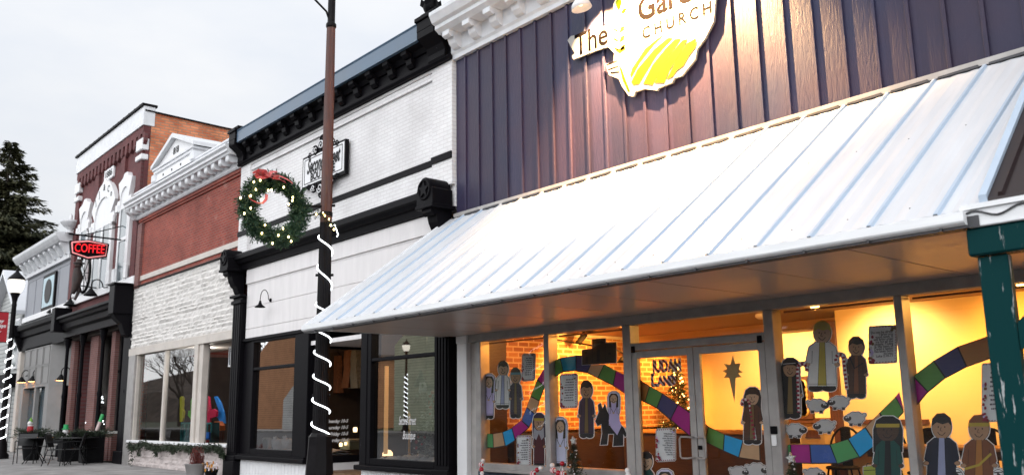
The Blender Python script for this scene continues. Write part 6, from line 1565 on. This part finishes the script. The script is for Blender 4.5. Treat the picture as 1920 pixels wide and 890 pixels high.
b = MB(); b.tube([a0+Vector((-1.4, .0, .25)), a0, a1, a2], .012, 6); b.build('arm', M['iron'], pz)
b = MB(); b.lathe([(.02, .04), (.06, .0), (.09, -.03), (.085, -.035), (.02, .0)], tuple(a2), 12); b.build('shade', M['iron'], pz)
cl = thing('ceiling_fixture', 'small flush ceiling light above the blond paper figure', 'ceiling lamp', (-6.9, 10.6, 2.56))
b = MB(); b.lathe([(.16, 2.56), (.17, 2.53), (.14, 2.50), (1e-4, 2.49)], (-6.9, 10.6, 0), 16); b.build('shade', M['ball_white'], cl)
b = MB(); b.box(-6.32, -6.22, 13.70, 13.79, .5, .62)
# ------------------------------------------------------------------ boutique displays
sn = tag(MB().build('cotton_snow', M['snow']), 'white cotton snow spread across the right boutique window floor', 'decoration')
def snowbed(x0, x1, y0, y1, z0, amp, parent=None, seed=1):
    rnd = random.Random(seed); b = MB(); nx, ny = 40, 14; vs = []
    hts = [[z0+amp*(.3+.7*abs(math.sin(i*.5+seed)*math.cos(j*.7+i*.13)))*(.4 if j == 0 else 1)+rnd.uniform(0, .02) for j in range(ny+1)] for i in range(nx+1)]
    for i in range(nx+1):
        for j in range(ny+1): vs.append((x0+(x1-x0)*i/nx, y0+(y1-y0)*j/ny, hts[i][j]))
    b.add(vs, [(i*(ny+1)+j, (i+1)*(ny+1)+j, (i+1)*(ny+1)+j+1, i*(ny+1)+j+1) for i in range(nx) for j in range(ny)], 0, True)
    b.box(x0, x1, y0, y1, z0-.05, z0); return b
o = snowbed(-13.25, -11.4, 8.33, 9.2, .47, .10).build('snow_mound', M['snow'], sn)
s2 = tag(snowbed(-18.0, -15.8, 8.34, 9.3, .51, .07, seed=3).build('cotton_snow', M['snow']), 'white cotton snow in the left boutique window below the soft toys', 'decoration')
fairy_tree('flocked_tree', 'frosted little tree with red ornaments at the right edge of the boutique window', 'tree', atY(812, 800, 8.75).x, 8.75, .5, 1.25, .36, 300, mat('flocked_needles', (.22, .25, .20), .8, var=0, scale=14, color2=(.55, .56, .52)), M['ball_red'], 30, 33, bs=.028)
bh = thing('birdhouse', 'grey wooden birdhouse hanging in the boutique window', 'birdhouse', (atY(800, 720, 8.7).x, 8.7, 1.9)); p = atY(800, 722, 8.7)
b = MB(); b.prism_xz([(p.x-.13, p.z-.10), (p.x, p.z-.26), (p.x+.13, p.z-.10), (p.x+.10, p.z+.06), (p.x-.10, p.z+.06)], 8.62, 8.8); b.build('box', mat('weathered_wood', (.24, .24, .22), .8, var=.4, scale=12), bh)
b = MB()
for s in (-1, 1): b.prism_xz([(p.x, p.z+.27), (p.x+s*.22, p.z+.0), (p.x+s*.19, p.z-.03), (p.x, p.z+.21)], 8.58, 8.84)
b.build('roof', M['black_soft'], bh)
b = MB(); b.lathe([(1e-4, 0), (.035, 0)], (p.x, 8.615, p.z), 12, axis='y'); b.build('hole', M['black'], bh)
b = MB(); b.tube([(p.x, 8.7, p.z+.25), (p.x, 8.7, 2.9)], .005, 5); b.build('cord', M['iron'], bh)
b = MB()
for i in range(40): b.leaf((p.x+random.uniform(-.2, .2), 8.6, p.z-.18+random.uniform(-.06, .06)), (random.uniform(-1, 1), -.3, random.uniform(-1, .2)), .12, .05)
b.build('leaves', mat('bronze_leaf', (.09, .06, .05), .6), bh)
dl = thing('snow_lamp', 'glowing dome lamp half buried in the window snow', 'lamp', (atY(726, 846, 8.6).x, 8.6, .55)); p = atY(726, 850, 8.6)
b = MB(); b.lathe([(.10, 0), (.095, .05), (.06, .09), (1e-4, .105)], (p.x, 8.6, p.z-.03), 16); b.build('shade', emis('glowing_shade', (1, .66, .34), 4.0), dl)
dr = thing('dresser', 'black chest of drawers with pale handles behind the window snow', 'dresser', (-12.0, 9.3, .22))
p0, p1 = atY(770, 790, 9.25), atY(806, 858, 9.25)
b = MB(); b.box(p0.x, p1.x, 9.25, 9.75, .22, p0.z, b=.01); b.build('body', M['black'], dr)
for k in range(4): b = MB(); b.box(p0.x+.10, p0.x+.28, 9.235, 9.25, p0.z-.16-k*.19, p0.z-.13-k*.19); b.build('handle', M['ball_white'], dr)
mr = thing('gilt_mirror', 'arched gilt mirror frame in the middle of the boutique window', 'mirror', (atY(762, 800, 9.0).x, 9.0, .47)); p = atY(762, 780, 9.0)
b = MB(); b.tube([(p.x-.10, 9.0, .47), (p.x-.10, 9.0, p.z-.03)]+[(p.x-.10*math.cos(a), 9.0, p.z-.03+.12*math.sin(a)) for a in [math.pi*i/8 for i in range(9)]]+[(p.x+.10, 9.0, .47)], .024, 6); b.build('frame', mat('gilt', (.55, .30, .06), .35, metal=.5, var=.2), mr)
b = MB(); b.box(p.x-.09, p.x+.09, 9.0, 9.01, .47, p.z); b.build('glass', M['win_glass'], mr)
cu = thing('glowing_curtain', 'strip of curtain given its own warm glow just inside the right boutique window', 'curtain', (-13.2, 8.4, 1.4))
b = MB(); b.box(-13.25, -13.215, 8.42, 8.5, .6, 2.1, b=.01); b.build('cloth', emis('curtain_glow', (1, .55, .22), .45), cu)  # cloth emits its own glow in place of lamplight falling on it
# clothes seen through the side pane
for i, (px, py, col, lab) in enumerate(((632, 700, (.22, .10, .05), 'tan dress hanging behind the boutique side pane, left'), (655, 690, (.26, .12, .06), 'brown dress hanging behind the boutique side pane, middle'), (668, 690, (.20, .20, .17), 'pale dress hanging behind the boutique side pane, right'))):
    p = atY(px, py, 10.6); t = thing('hanging_dress', lab, 'dress', (p.x, 10.6, p.z), 'dresses hanging in the boutique')
    b = MB(); b.prism_xz([(p.x-.10, p.z+.42), (p.x+.10, p.z+.42), (p.x+.14, p.z+.2), (p.x+.12, p.z), (p.x+.22, p.z-.45), (p.x-.22, p.z-.45), (p.x-.12, p.z), (p.x-.14, p.z+.2)], 10.52, 10.66); b.build('cloth', mat('dress_fabric', col, .9, var=.3, scale=20, stretch=(6, 1, .6)), t)
    b = MB(); b.tube([(p.x-.12, 10.6, p.z+.44), (p.x, 10.6, p.z+.52), (p.x+.12, 10.6, p.z+.44)], .008, 5); b.tube([(p.x, 10.6, p.z+.52), (p.x, 10.6, p.z+.6)], .006, 5); b.build('hanger', M['iron'], t)
rk = thing('clothes_rail', 'black clothes rail the boutique dresses hang from', 'rail', (-16.5, 10.6, .22)); 
b = MB(); zr = atY(650, 690, 10.6).z+.6
b.tube([(-19, 10.6, zr), (-15.9, 10.6, zr)], .015, 6); b.tube([(-16.0, 10.6, .22), (-16.0, 10.6, zr)], .015, 6); b.build('bar', M['iron'], rk)
for px, py, r_, lab in ((639, 833, .035, 'warm candle lamp left of the pale box behind the side pane'), (648, 831, .028, 'warm candle lamp next to the pale box behind the side pane'), (666, 805, .045, 'orange square lantern deep in the boutique')):
    p = atX(px, py, -16.4); t = thing('candle_lamp', lab, 'lamp', tuple(p), 'small warm lamps in the boutique')
    b = MB(); b.lathe([(r_*.8, -r_), (r_, -r_*.5), (r_, r_*.9), (r_*.6, r_*1.2)], tuple(p), 10); b.build('shade', M['lamp_warm'], t)
    b = MB(); b.lathe([(r_*.9, -r_*1.4), (r_*.6, -r_)], tuple(p), 10); b.build('base', M['iron'], t)
p = atX(668, 832, -16.5); t = thing('display_box', 'pale green box on the snow of the left boutique display', 'box', tuple(p))
b = MB(); b.box(p.x-.2, p.x+.2, p.y-.28, p.y+.25, p.z-.10, p.z+.10, b=.01); b.build('body', mat('pale_green_card', (.42, .44, .30), .7), t)
b = MB(); b.box(p.x-.205, p.x+.205, p.y-.285, p.y+.255, p.z+.06, p.z+.11, b=.008); b.build('lid', mat('cream_card', (.55, .53, .42), .7), t)
# soft toys in the left window
for i, (px, py, r_, lab) in enumerate(((523, 833, .15, 'white soft toy in the middle of the left boutique window'), (541, 832, .13, 'cream soft toy at the right of the left boutique window'))):
    p = atY(px, py, 8.65); t = thing('soft_toy', lab, 'toy', tuple(p), 'white soft toys in the boutique window')
    b = MB(); b.ball(p, r_, 12, sz=.8); b.ball(p+Vector((-.10, -.03, .06)), r_*.62, 10); b.ball(p+Vector((.10, -.02, .05)), r_*.55, 10); b.build('body', M['snow'], t)
    b = MB(); b.ball(p+Vector((-.15, -.04, .14)), r_*.22, 8); b.ball(p+Vector((-.06, -.04, .15)), r_*.22, 8); b.build('ear', M['snow'], t)
p = atY(497, 832, 8.6); t = thing('round_clock', 'round grey-green clock in a white case in the left boutique window', 'clock', tuple(p))
b = MB(); b.box(p.x-.17, p.x+.17, 8.6, 8.68, p.z-.14, p.z+.14, b=.02); b.build('case', M['ball_white'], t)
b = MB(); b.lathe([(1e-4, 0), (.115, 0), (.125, .02)], (p.x, 8.585, p.z), 20, axis='y'); b.build('dial', mat('dial_green', (.16, .24, .22), .5), t)
# ------------------------------------------------------------------ toys and cut-outs in the stone store window
def board(name, label, cat, pts, col, Y=9.05, group=None, leg=None, extra=None):
    p = XZ(pts, Y); cx_ = sum(a for a, _ in p)/len(p); t = thing(name, label, cat, (cx_, Y, .3), group)
    b = MB(); b.prism_xz(p, Y, Y+.05); b.build('board', mat(name+'_paint', col, .5, var=.04), t)
    z0 = min(z for _, z in p); b = MB(); b.box(cx_-.06, cx_+.06, Y+.01, Y+.04, .3, z0+.02); b.build('stand', M['wood_dark'], t)
    return t
CG = 'painted cactus boards in the stone store window'
board('cactus_board', 'thin yellow cactus board in the stone store window', 'board', [(337, 790), (337, 745), (340, 742), (343, 745), (342, 766), (344, 770), (343, 783), (341, 790)], (.62, .56, .03), group=CG)
board('cactus_board', 'bright green cactus board left of the cream mullion', 'board', [(360, 792), (356, 783), (352, 778), (353, 769), (357, 771), (357, 752), (361, 742), (366, 743), (368, 760), (367, 790)], (.14, .55, .05), group=CG)
board('cactus_board', 'crimson cactus board with one arm, right of the cream mullion', 'board', [(376, 792), (378, 745), (384, 739), (391, 744), (393, 768), (400, 766), (406, 770), (405, 780), (394, 783), (393, 792)], (.55, .015, .07), Y=9.2, group=CG)
board('cactus_board', 'bright blue cactus board leaning right in the stone store', 'board', [(414, 793), (406, 780), (405, 772), (410, 768), (401, 743), (405, 742), (413, 755), (418, 772), (421, 793)], (.01, .20, .62), Y=9.35, group=CG)
board('wooden_board', 'tall brown board with a yellow top at the right of the stone store window', 'board', [(427, 832), (431, 765), (432, 752), (436, 748), (441, 749), (440, 832)], (.36, .17, .03), Y=9.5)
tb = thing('toy_crib', 'teal slatted toy crib in the stone store window', 'crib', (atY(365, 815, 8.8).x, 8.8, .66)); p0, p1 = atY(339, 791, 8.8), atY(394, 831, 8.8)
b = MB(); b.box(p0.x, p1.x, 8.8, 8.84, p0.z-.04, p0.z); b.box(p0.x, p1.x, 8.8, 8.84, p1.z, p1.z+.05)
for i in range(9): b.box(p0.x+(p1.x-p0.x-.03)*i/8, p0.x+(p1.x-p0.x-.03)*i/8+.03, 8.805, 8.835, p1.z, p0.z)
b.build('side_rail', mat('teal_paint', (.03, .24, .25), .5), tb)
b = MB(); b.box(p0.x, p1.x, 8.9, 9.02, p1.z, p1.z+.16); b.box(p0.x, p0.x+.05, 8.84, 9.02, .3, p0.z); b.box(p1.x-.05, p1.x, 8.84, 9.02, .3, p0.z); b.build('mattress', mat('teal_cloth', (.02, .13, .15), .8), tb)
tb = thing('toy_bench', 'bright blue toy bench with a small red box below it', 'bench', (atY(383, 816, 8.72).x, 8.72, .66)); p0, p1 = atY(375, 809, 8.72), atY(391, 831, 8.72)
b = MB(); b.box(p0.x, p1.x, 8.72, 8.76, p0.z-.14, p0.z); b.box(p0.x, p1.x, 8.66, 8.76, p0.z-.18, p0.z-.14); b.build('backrest', mat('blue_paint', (.01, .16, .58), .45), tb)
b = MB(); b.box(p0.x+.1, p1.x-.06, 8.70, 8.76, p1.z, p0.z-.18); b.build('red_box', M['red'], tb)
tb = thing('pumpkin_toy', 'orange pumpkin face toy on a dark slatted stool', 'toy', (atY(407, 798, 9.0).x, 9.0, .66)); p = atY(407, 799, 9.15)
b = MB(); b.prism_xz(XZ([(398, 806), (400, 796), (405, 789), (410, 789), (415, 797), (415, 806)], 9.15), 9.12, 9.25); b.build('face', mat('pumpkin_orange', (.55, .12, .02), .5, var=.3, scale=12), tb)
b = MB()
for k in range(6): q0 = atY(398+k*3.2, 807, 9.15); q1 = atY(400+k*3.2, 830, 9.15); b.box(q0.x, q0.x+.07, 9.15, 9.22, .3, q0.z)
b.build('slat', mat('dark_slat', (.07, .02, .015), .5), tb)
# small board in the open corner of the stone store doorway
pl_ = atY(438, 668, 8.6); t = thing('entry_lantern', 'small white framed lantern beside the black pilaster', 'lantern', tuple(pl_))
b = MB(); b.box(pl_.x-.06, pl_.x+.06, 8.5, 8.62, pl_.z-.24, pl_.z-.20); b.box(pl_.x-.06, pl_.x+.06, 8.5, 8.62, pl_.z+.20, pl_.z+.23)
for sx in (-.06, .045):
    for sy in (8.5, 8.605): b.box(pl_.x+sx, pl_.x+sx+.015, sy, sy+.015, pl_.z-.2, pl_.z+.2)
b.build('frame', M['white'], t)
b = MB(); b.box(pl_.x-.04, pl_.x+.04, 8.52, 8.6, pl_.z-.19, pl_.z+.19); b.build('glass', M['win_glass'], t)
# ------------------------------------------------------------------ the far side of the street (seen only as reflections in the shop glass)
def far_house(name, label, x0, x1, y0, y1, h, ridge, wallc, roofc, wins, axis='Y'):
    t = thing(name, label, 'house', ((x0+x1)/2, y0, -.1))
    xc = (x0+x1)/2; b = MB()
    b.prism_xz([(x0, -.1), (x1, -.1), (x1, h), (xc, ridge), (x0, h)], y1, y0); b.build('wall', brick_mat(name+'_siding', wallc, tuple(c*.95 for c in wallc), tuple(c*.6 for c in wallc), bw=8, bh=.2, ms=.02, bump=.6, stain=(.85, .85, .85)), t)
    b = MB(); o = .5; k = (ridge-h)/(xc-x0)
    for s in (-1, 1):
        e = xc+s*(xc-x0+o)
        b.hexa([(e, y1-o, h-o*k), (e, y0+o, h-o*k), (xc, y0+o, ridge), (xc, y1-o, ridge), (e, y1-o, h-o*k+.2), (e, y0+o, h-o*k+.2), (xc, y0+o, ridge+.2), (xc, y1-o, ridge+.2)])
    b.build('roof', mat(name+'_roof', roofc, .7), t)
    for (wx_, wz, ww, wh_) in wins:
        b = MB(); b.box(wx_-ww/2-.1, wx_+ww/2+.1, y0, y0+.06, wz-wh_/2-.1, wz+wh_/2+.1); w_ = b.build('window', M['white'], t)
        b = MB(); b.box(wx_-ww/2, wx_+ww/2, y0+.06, y0+.08, wz-wh_/2, wz+wh_/2); b.build('pane', M['win_glass'], w_)
far_house('green_house', 'pale green gabled house across the street', -56, -41, -32, -20, 6.2, 10.5, (.70, .76, .55), (.10, .10, .11), [(-52, 3, 1.4, 2.0), (-46, 3, 1.4, 2.0), (-48.5, 7.6, 1.2, 1.6)])
far_house('brick_garage', 'brown brick building with a shallow roof across the street', -38, -26, -34, -21, 4.4, 6.0, (.30, .14, .08), (.09, .08, .08), [(-34, 2, 2.2, 1.6), (-29, 2, 2.2, 1.6)])
far_house('orange_house', 'orange-brown gabled house with white windows across the street', -85, -70, -33, -22, 6.6, 10.6, (.62, .30, .15), (.12, .11, .11), [(-81, 2.2, 1.4, 1.6), (-74, 2.2, 1.4, 1.6)])
0 and far_house('tan_shop', 'tan brick shop with a gable across the street', -120, -98, -34, -21, 5.4, 7.6, (.32, .22, .16), (.10, .09, .09), [(-112, 2.2, 2.6, 1.8), (-104, 2.2, 2.6, 1.8)])
far_house('white_house', 'white house with a grey roof across the street', -22, -12, -33, -22, 5.0, 8.0, (.55, .54, .52), (.10, .10, .11), [(-19, 2.2, 1.4, 1.7), (-15, 2.2, 1.4, 1.7)])
far_house('white_garage', 'small white garage in front of the orange-brown house across the street', -73.2, -69.6, -24, -19.6, 2.5, 3.7, (.66, .66, .64), (.30, .30, .31), [(-71.4, 1.1, 2.2, 1.9)])
def bare_tree(x, y, h, seed, label):
    rnd = random.Random(seed); t = thing('bare_tree', label, 'tree', (x, y, -.15), 'bare trees across the street')
    tr, br_ = MB(), MB()
    def grow(p, d, L, r, n):
        q = p+d*L; mid = p+d*L*.5+Vector((rnd.uniform(-.06, .06), rnd.uniform(-.06, .06), 0))*L
        (tr if n >= 5 else br_).tube([p, mid, q], [r, r*.85, r*.68], 6 if n >= 4 else 4, caps=False)
        if n == 0: return
        for k in range(2 if n < 5 else 3):
            dd = (d+Vector((rnd.uniform(-.75, .75), rnd.uniform(-.75, .75), rnd.uniform(-.15, .5)))).normalized()
            grow(q, dd, L*rnd.uniform(.66, .86), r*.62, n-1)
    grow(Vector((x, y, -.15)), Vector((0, 0, 1)), h*.24, h*.022, 6)
    tr.build('trunk', M['bark'], t); br_.build('branches', M['bark'], t)
for i, (x, y, h) in enumerate(((-58.5, -19, 14), (-39.5, -22, 13), (-108, -50, 15), (-82, -36, 16), (-24, -20, 12), (-126, -30, 15), (-66, -38, 17), (-48, -38, 18), (-104, -34, 16), (-114, -28, 14))):
    bare_tree(x, y, h, 40+i, 'leafless tree beyond the far kerb, '+('beside the green house', 'between the green house and the garage', 'nearest the wooded hill', 'behind the grey house, leaning', 'beside the white house', 'farthest along the road', 'behind the grey house, upright', 'behind the green house', 'in the middle of the empty lot', 'at the lot corner')[i])
lamp_post((-51.5, -18.0), 'black lamp post with a lit globe across the street by the green house')
b = MB(); b.tube(spiral(-51.5, -18.0, .35, 3.9, .125, .105, 11, 0), .03, 6); tag(b.build('rope_light', M['rope']), 'white rope light on the lamp post across the street', 'rope light')
lamp_post((-62.0, -4.0+.5), 'black lamp post with a lit globe further along the road')
b = MB(); b.tube(spiral(-62.0, -3.5, .35, 3.9, .125, .105, 11, 0), .03, 6); tag(b.build('rope_light', M['rope']), 'white rope light on the lamp post further along the road', 'rope light')
hl = tag(MB().build('wooded_hill', M['bark']), kind='structure')
b = MB(); rnd = random.Random(3); n = 110
top = [(-560+i*6, 11+2.5*math.sin(i*.3)+2*math.sin(i*.83+1)+rnd.uniform(-.7, .7)) for i in range(n)]
for i in range(n-1):
    (xa, za), (xb, zb_) = top[i], top[i+1]
    b.hexa([(xa, -90, -.2), (xb, -90, -.2), (xb, -60, -.2), (xa, -60, -.2), (xa, -90, za), (xb, -90, zb_), (xb, -66, zb_*.6), (xa, -66, za*.6)])
b.build('wooded_slope', mat('winter_wood', (.10, .075, .06), .95, var=.5, scale=.5, bump=.5, bscale=1), hl)
# parked pickup across the street
def car():
    t = thing('parked_car', 'dark grey car parked across the street before the green house', 'car', (-38, -14.6, -.12))
    x, y = -38, -14.6
    b = MB(); b.prism_xz([(x-2.2, .2), (x+2.2, .2), (x+2.25, .55), (x+2.1, .8), (x+1.2, .88), (x+.6, 1.4), (x-1.3, 1.42), (x-2.1, .9), (x-2.25, .6)], y-.85, y+.85); b.build('body', mat('car_paint', (.03, .032, .036), .25, spec=.7), t)
    b = MB(); b.prism_xz([(x-1.25, .92), (x+1.0, .92), (x+.52, 1.34), (x-1.15, 1.36)], y+.852, y+.862); b.build('window', M['win_glass'], t)
    for sx in (-1.35, 1.35):
        for sy in (-.8, .8):
            b = MB(); b.lathe([(.2, -.1), (.33, -.1), (.34, 0), (.33, .1), (.2, .1)], (x+sx, y+sy, .22), 18, axis='y'); w_ = b.build('wheel', M['iron'], t)
            b = MB(); b.lathe([(1e-4, .105 if sy > 0 else -.105), (.2, .10 if sy > 0 else -.10)], (x+sx, y+sy, .22), 12, axis='y'); b.build('rim', M['alu'], w_)
car()
# ------------------------------------------------------------------ lamps and added fill lights inside the shops
def glow(name, loc, e, col=(1.0, .50, .16), size=.12, typ='POINT', parent=None):
    L = bpy.data.lights.new(name, typ); L.energy = e; L.color = col; L.shadow_soft_size = size
    o = bpy.data.objects.new(name, L); COL.objects.link(o); o.location = loc; return o
def pendant(x, y, label, e, col, z=2.30):
    t = thing('ceiling_lamp', label, 'ceiling lamp', (x, y, 2.56))
    b = MB(); b.lathe([(.07, 2.56), (.08, 2.52), (.05, 2.50)], (x, y, 0), 12); b.build('mount', M['iron'], t)
    b = MB(); b.lathe([(.04, 2.50), (.055, 2.46), (.04, 2.42), (1e-4, 2.41)], (x, y, 0), 12); b.build('bulb', M['lamp_warm'], t)
    glow('ceiling_lamp_light', (x, y, z), e, col)
WARM = (1.0, .37, .065)
for x, y, lab, e, col in ((-9.6, 8.95, 'bare ceiling bulb over the left church window', 70, WARM), (-8.1, 8.95, 'bare ceiling bulb over the second church window', 62, WARM), (-5.5, 9.45, 'bare ceiling bulb before the cream partition', 75, (1.0, .52, .12)),
                          (-3.2, 9.3, 'bare ceiling bulb over the rightmost church window', 46, (1.0, .46, .09)), (-1.4, 9.3, 'bare ceiling bulb behind the green porch post', 46, (1.0, .46, .09))):
    pendant(x, y, lab, e, col, z=2.36)
def spot(x, y, z, tx, ty, tz, e, col, ang):
    o = glow('spotlight_beam', (x, y, z), e, col, .05, 'SPOT'); o.data.spot_size = R(ang); o.data.spot_blend = .8
    o.rotation_euler = (Vector((tx, ty, tz))-Vector((x, y, z))).to_track_quat('-Z', 'Y').to_euler()
spot(-9.75, 10.0, 2.34, -10.6, 10.6, 1.5, 520, (1.0, .39, .06), 130)
spot(-9.75, 12.2, 2.34, -10.6, 12.6, 1.3, 360, (1.0, .35, .05), 120)
spot(-8.2, 12.5, 2.42, -8.6, 13.8, 1.5, 420, (1.0, .62, .24), 120)
spot(-5.35, 10.2, 2.5, -5.3, 11.0, 1.6, 210, (1.0, .65, .28), 120)
spot(-3.9, 10.1, 2.5, -3.8, 11.0, 1.5, 110, (1.0, .48, .08), 120)
glow('boutique_fill', (-12.3, 8.75, 2.55), 40, (1.0, .70, .42)); glow('boutique_fill', (-16.8, 8.9, 2.7), 36, (1.0, .58, .30)); glow('stone_store_fill', (-22.3, 8.75, 2.85), 45, (1.0, .92, .85))  # fill lights without fixtures, added to brighten the window displays
# ------------------------------------------------------------------ sky: Nishita air under a broken overcast
SUN_EL, SUN_AZ = R(48), R(138)
w = bpy.data.worlds.new('World'); scene.world = w; w.use_nodes = True; t = w.node_tree; t.nodes.clear()
out = t.nodes.new('ShaderNodeOutputWorld'); bg = t.nodes.new('ShaderNodeBackground'); t.links.new(bg.outputs[0], out.inputs[0])
sky = t.nodes.new('ShaderNodeTexSky'); sky.sky_type = 'NISHITA'; sky.sun_disc = False; sky.sun_elevation = SUN_EL; sky.sun_rotation = SUN_AZ
tc = t.nodes.new('ShaderNodeTexCoord'); mp = t.nodes.new('ShaderNodeMapping'); mp.inputs['Scale'].default_value = (1, 1, 2.6); t.links.new(tc.outputs['Generated'], mp.inputs[0])
n = t.nodes.new('ShaderNodeTexNoise'); n.inputs['Scale'].default_value = 2.2; n.inputs['Detail'].default_value = 6; n.inputs['Roughness'].default_value = .55; t.links.new(mp.outputs[0], n.inputs[0])
r = t.nodes.new('ShaderNodeValToRGB'); r.color_ramp.elements[0].position = .30; r.color_ramp.elements[1].position = .66
r.color_ramp.elements[0].color = (8.0, 8.5, 9.3, 1); r.color_ramp.elements[1].color = (10.1, 10.1, 10.1, 1); t.links.new(n.outputs[0], r.inputs[0])
# overcast dusk dome: paler over the roofs, a bright band added low behind the camera as fill under the awning
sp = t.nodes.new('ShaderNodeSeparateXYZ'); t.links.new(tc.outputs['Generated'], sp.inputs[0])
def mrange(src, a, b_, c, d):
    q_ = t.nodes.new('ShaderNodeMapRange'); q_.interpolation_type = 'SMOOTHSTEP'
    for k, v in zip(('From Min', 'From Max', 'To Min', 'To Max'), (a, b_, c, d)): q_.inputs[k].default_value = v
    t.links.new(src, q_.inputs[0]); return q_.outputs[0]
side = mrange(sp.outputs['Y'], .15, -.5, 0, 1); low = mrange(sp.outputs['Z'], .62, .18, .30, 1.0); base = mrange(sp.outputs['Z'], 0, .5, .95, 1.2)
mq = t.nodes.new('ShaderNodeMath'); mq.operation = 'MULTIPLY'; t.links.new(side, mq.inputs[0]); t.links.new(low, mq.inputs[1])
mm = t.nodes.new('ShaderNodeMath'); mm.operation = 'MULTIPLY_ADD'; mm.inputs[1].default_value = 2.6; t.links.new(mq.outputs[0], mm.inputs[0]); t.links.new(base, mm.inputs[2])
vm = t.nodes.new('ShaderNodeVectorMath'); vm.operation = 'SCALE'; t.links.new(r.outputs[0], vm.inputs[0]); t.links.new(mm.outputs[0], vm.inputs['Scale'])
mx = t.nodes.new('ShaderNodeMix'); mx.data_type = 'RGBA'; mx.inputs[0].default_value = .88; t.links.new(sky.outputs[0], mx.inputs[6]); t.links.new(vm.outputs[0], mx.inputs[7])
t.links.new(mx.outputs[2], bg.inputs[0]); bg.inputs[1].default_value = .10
L = bpy.data.lights.new('sun', 'SUN'); L.energy = .5; L.angle = R(28); L.color = (1.0, .97, .93)
so = bpy.data.objects.new('sun', L); COL.objects.link(so)
so.rotation_euler = Vector((-.55, .62, -.70)).to_track_quat('-Z', 'Y').to_euler()
# ------------------------------------------------------------------ camera and render settings
cd = bpy.data.cameras.new('camera'); cam = bpy.data.objects.new('camera', cd); COL.objects.link(cam); scene.camera = cam
cd.sensor_fit = 'HORIZONTAL'; cd.sensor_width = 36; cd.lens = 36*F_PX/1920; cd.clip_end = 2000; cd.clip_start = .05
cam.matrix_world = Matrix(((_r.x, _u.x, -_fw.x, 0), (_r.y, _u.y, -_fw.y, 0), (_r.z, _u.z, -_fw.z, CAM_H), (0, 0, 0, 1)))
cd.dof.use_dof = True; cd.dof.focus_distance = 11.5; cd.dof.aperture_fstop = 2.2
scene.render.engine = 'CYCLES'
vs = scene.view_settings; vs.view_transform = 'Standard'; vs.look = 'None'; vs.exposure = -.1; vs.gamma = 1; vs.use_curve_mapping = False
scene.cycles.use_denoising = True; scene.cycles.max_bounces = 8; scene.cycles.transparent_max_bounces = 12; scene.cycles.glossy_bounces = 4; scene.cycles.diffuse_bounces = 4
scene.cycles.caustics_reflective = False; scene.cycles.caustics_refractive = False; scene.cycles.sample_clamp_indirect = 6
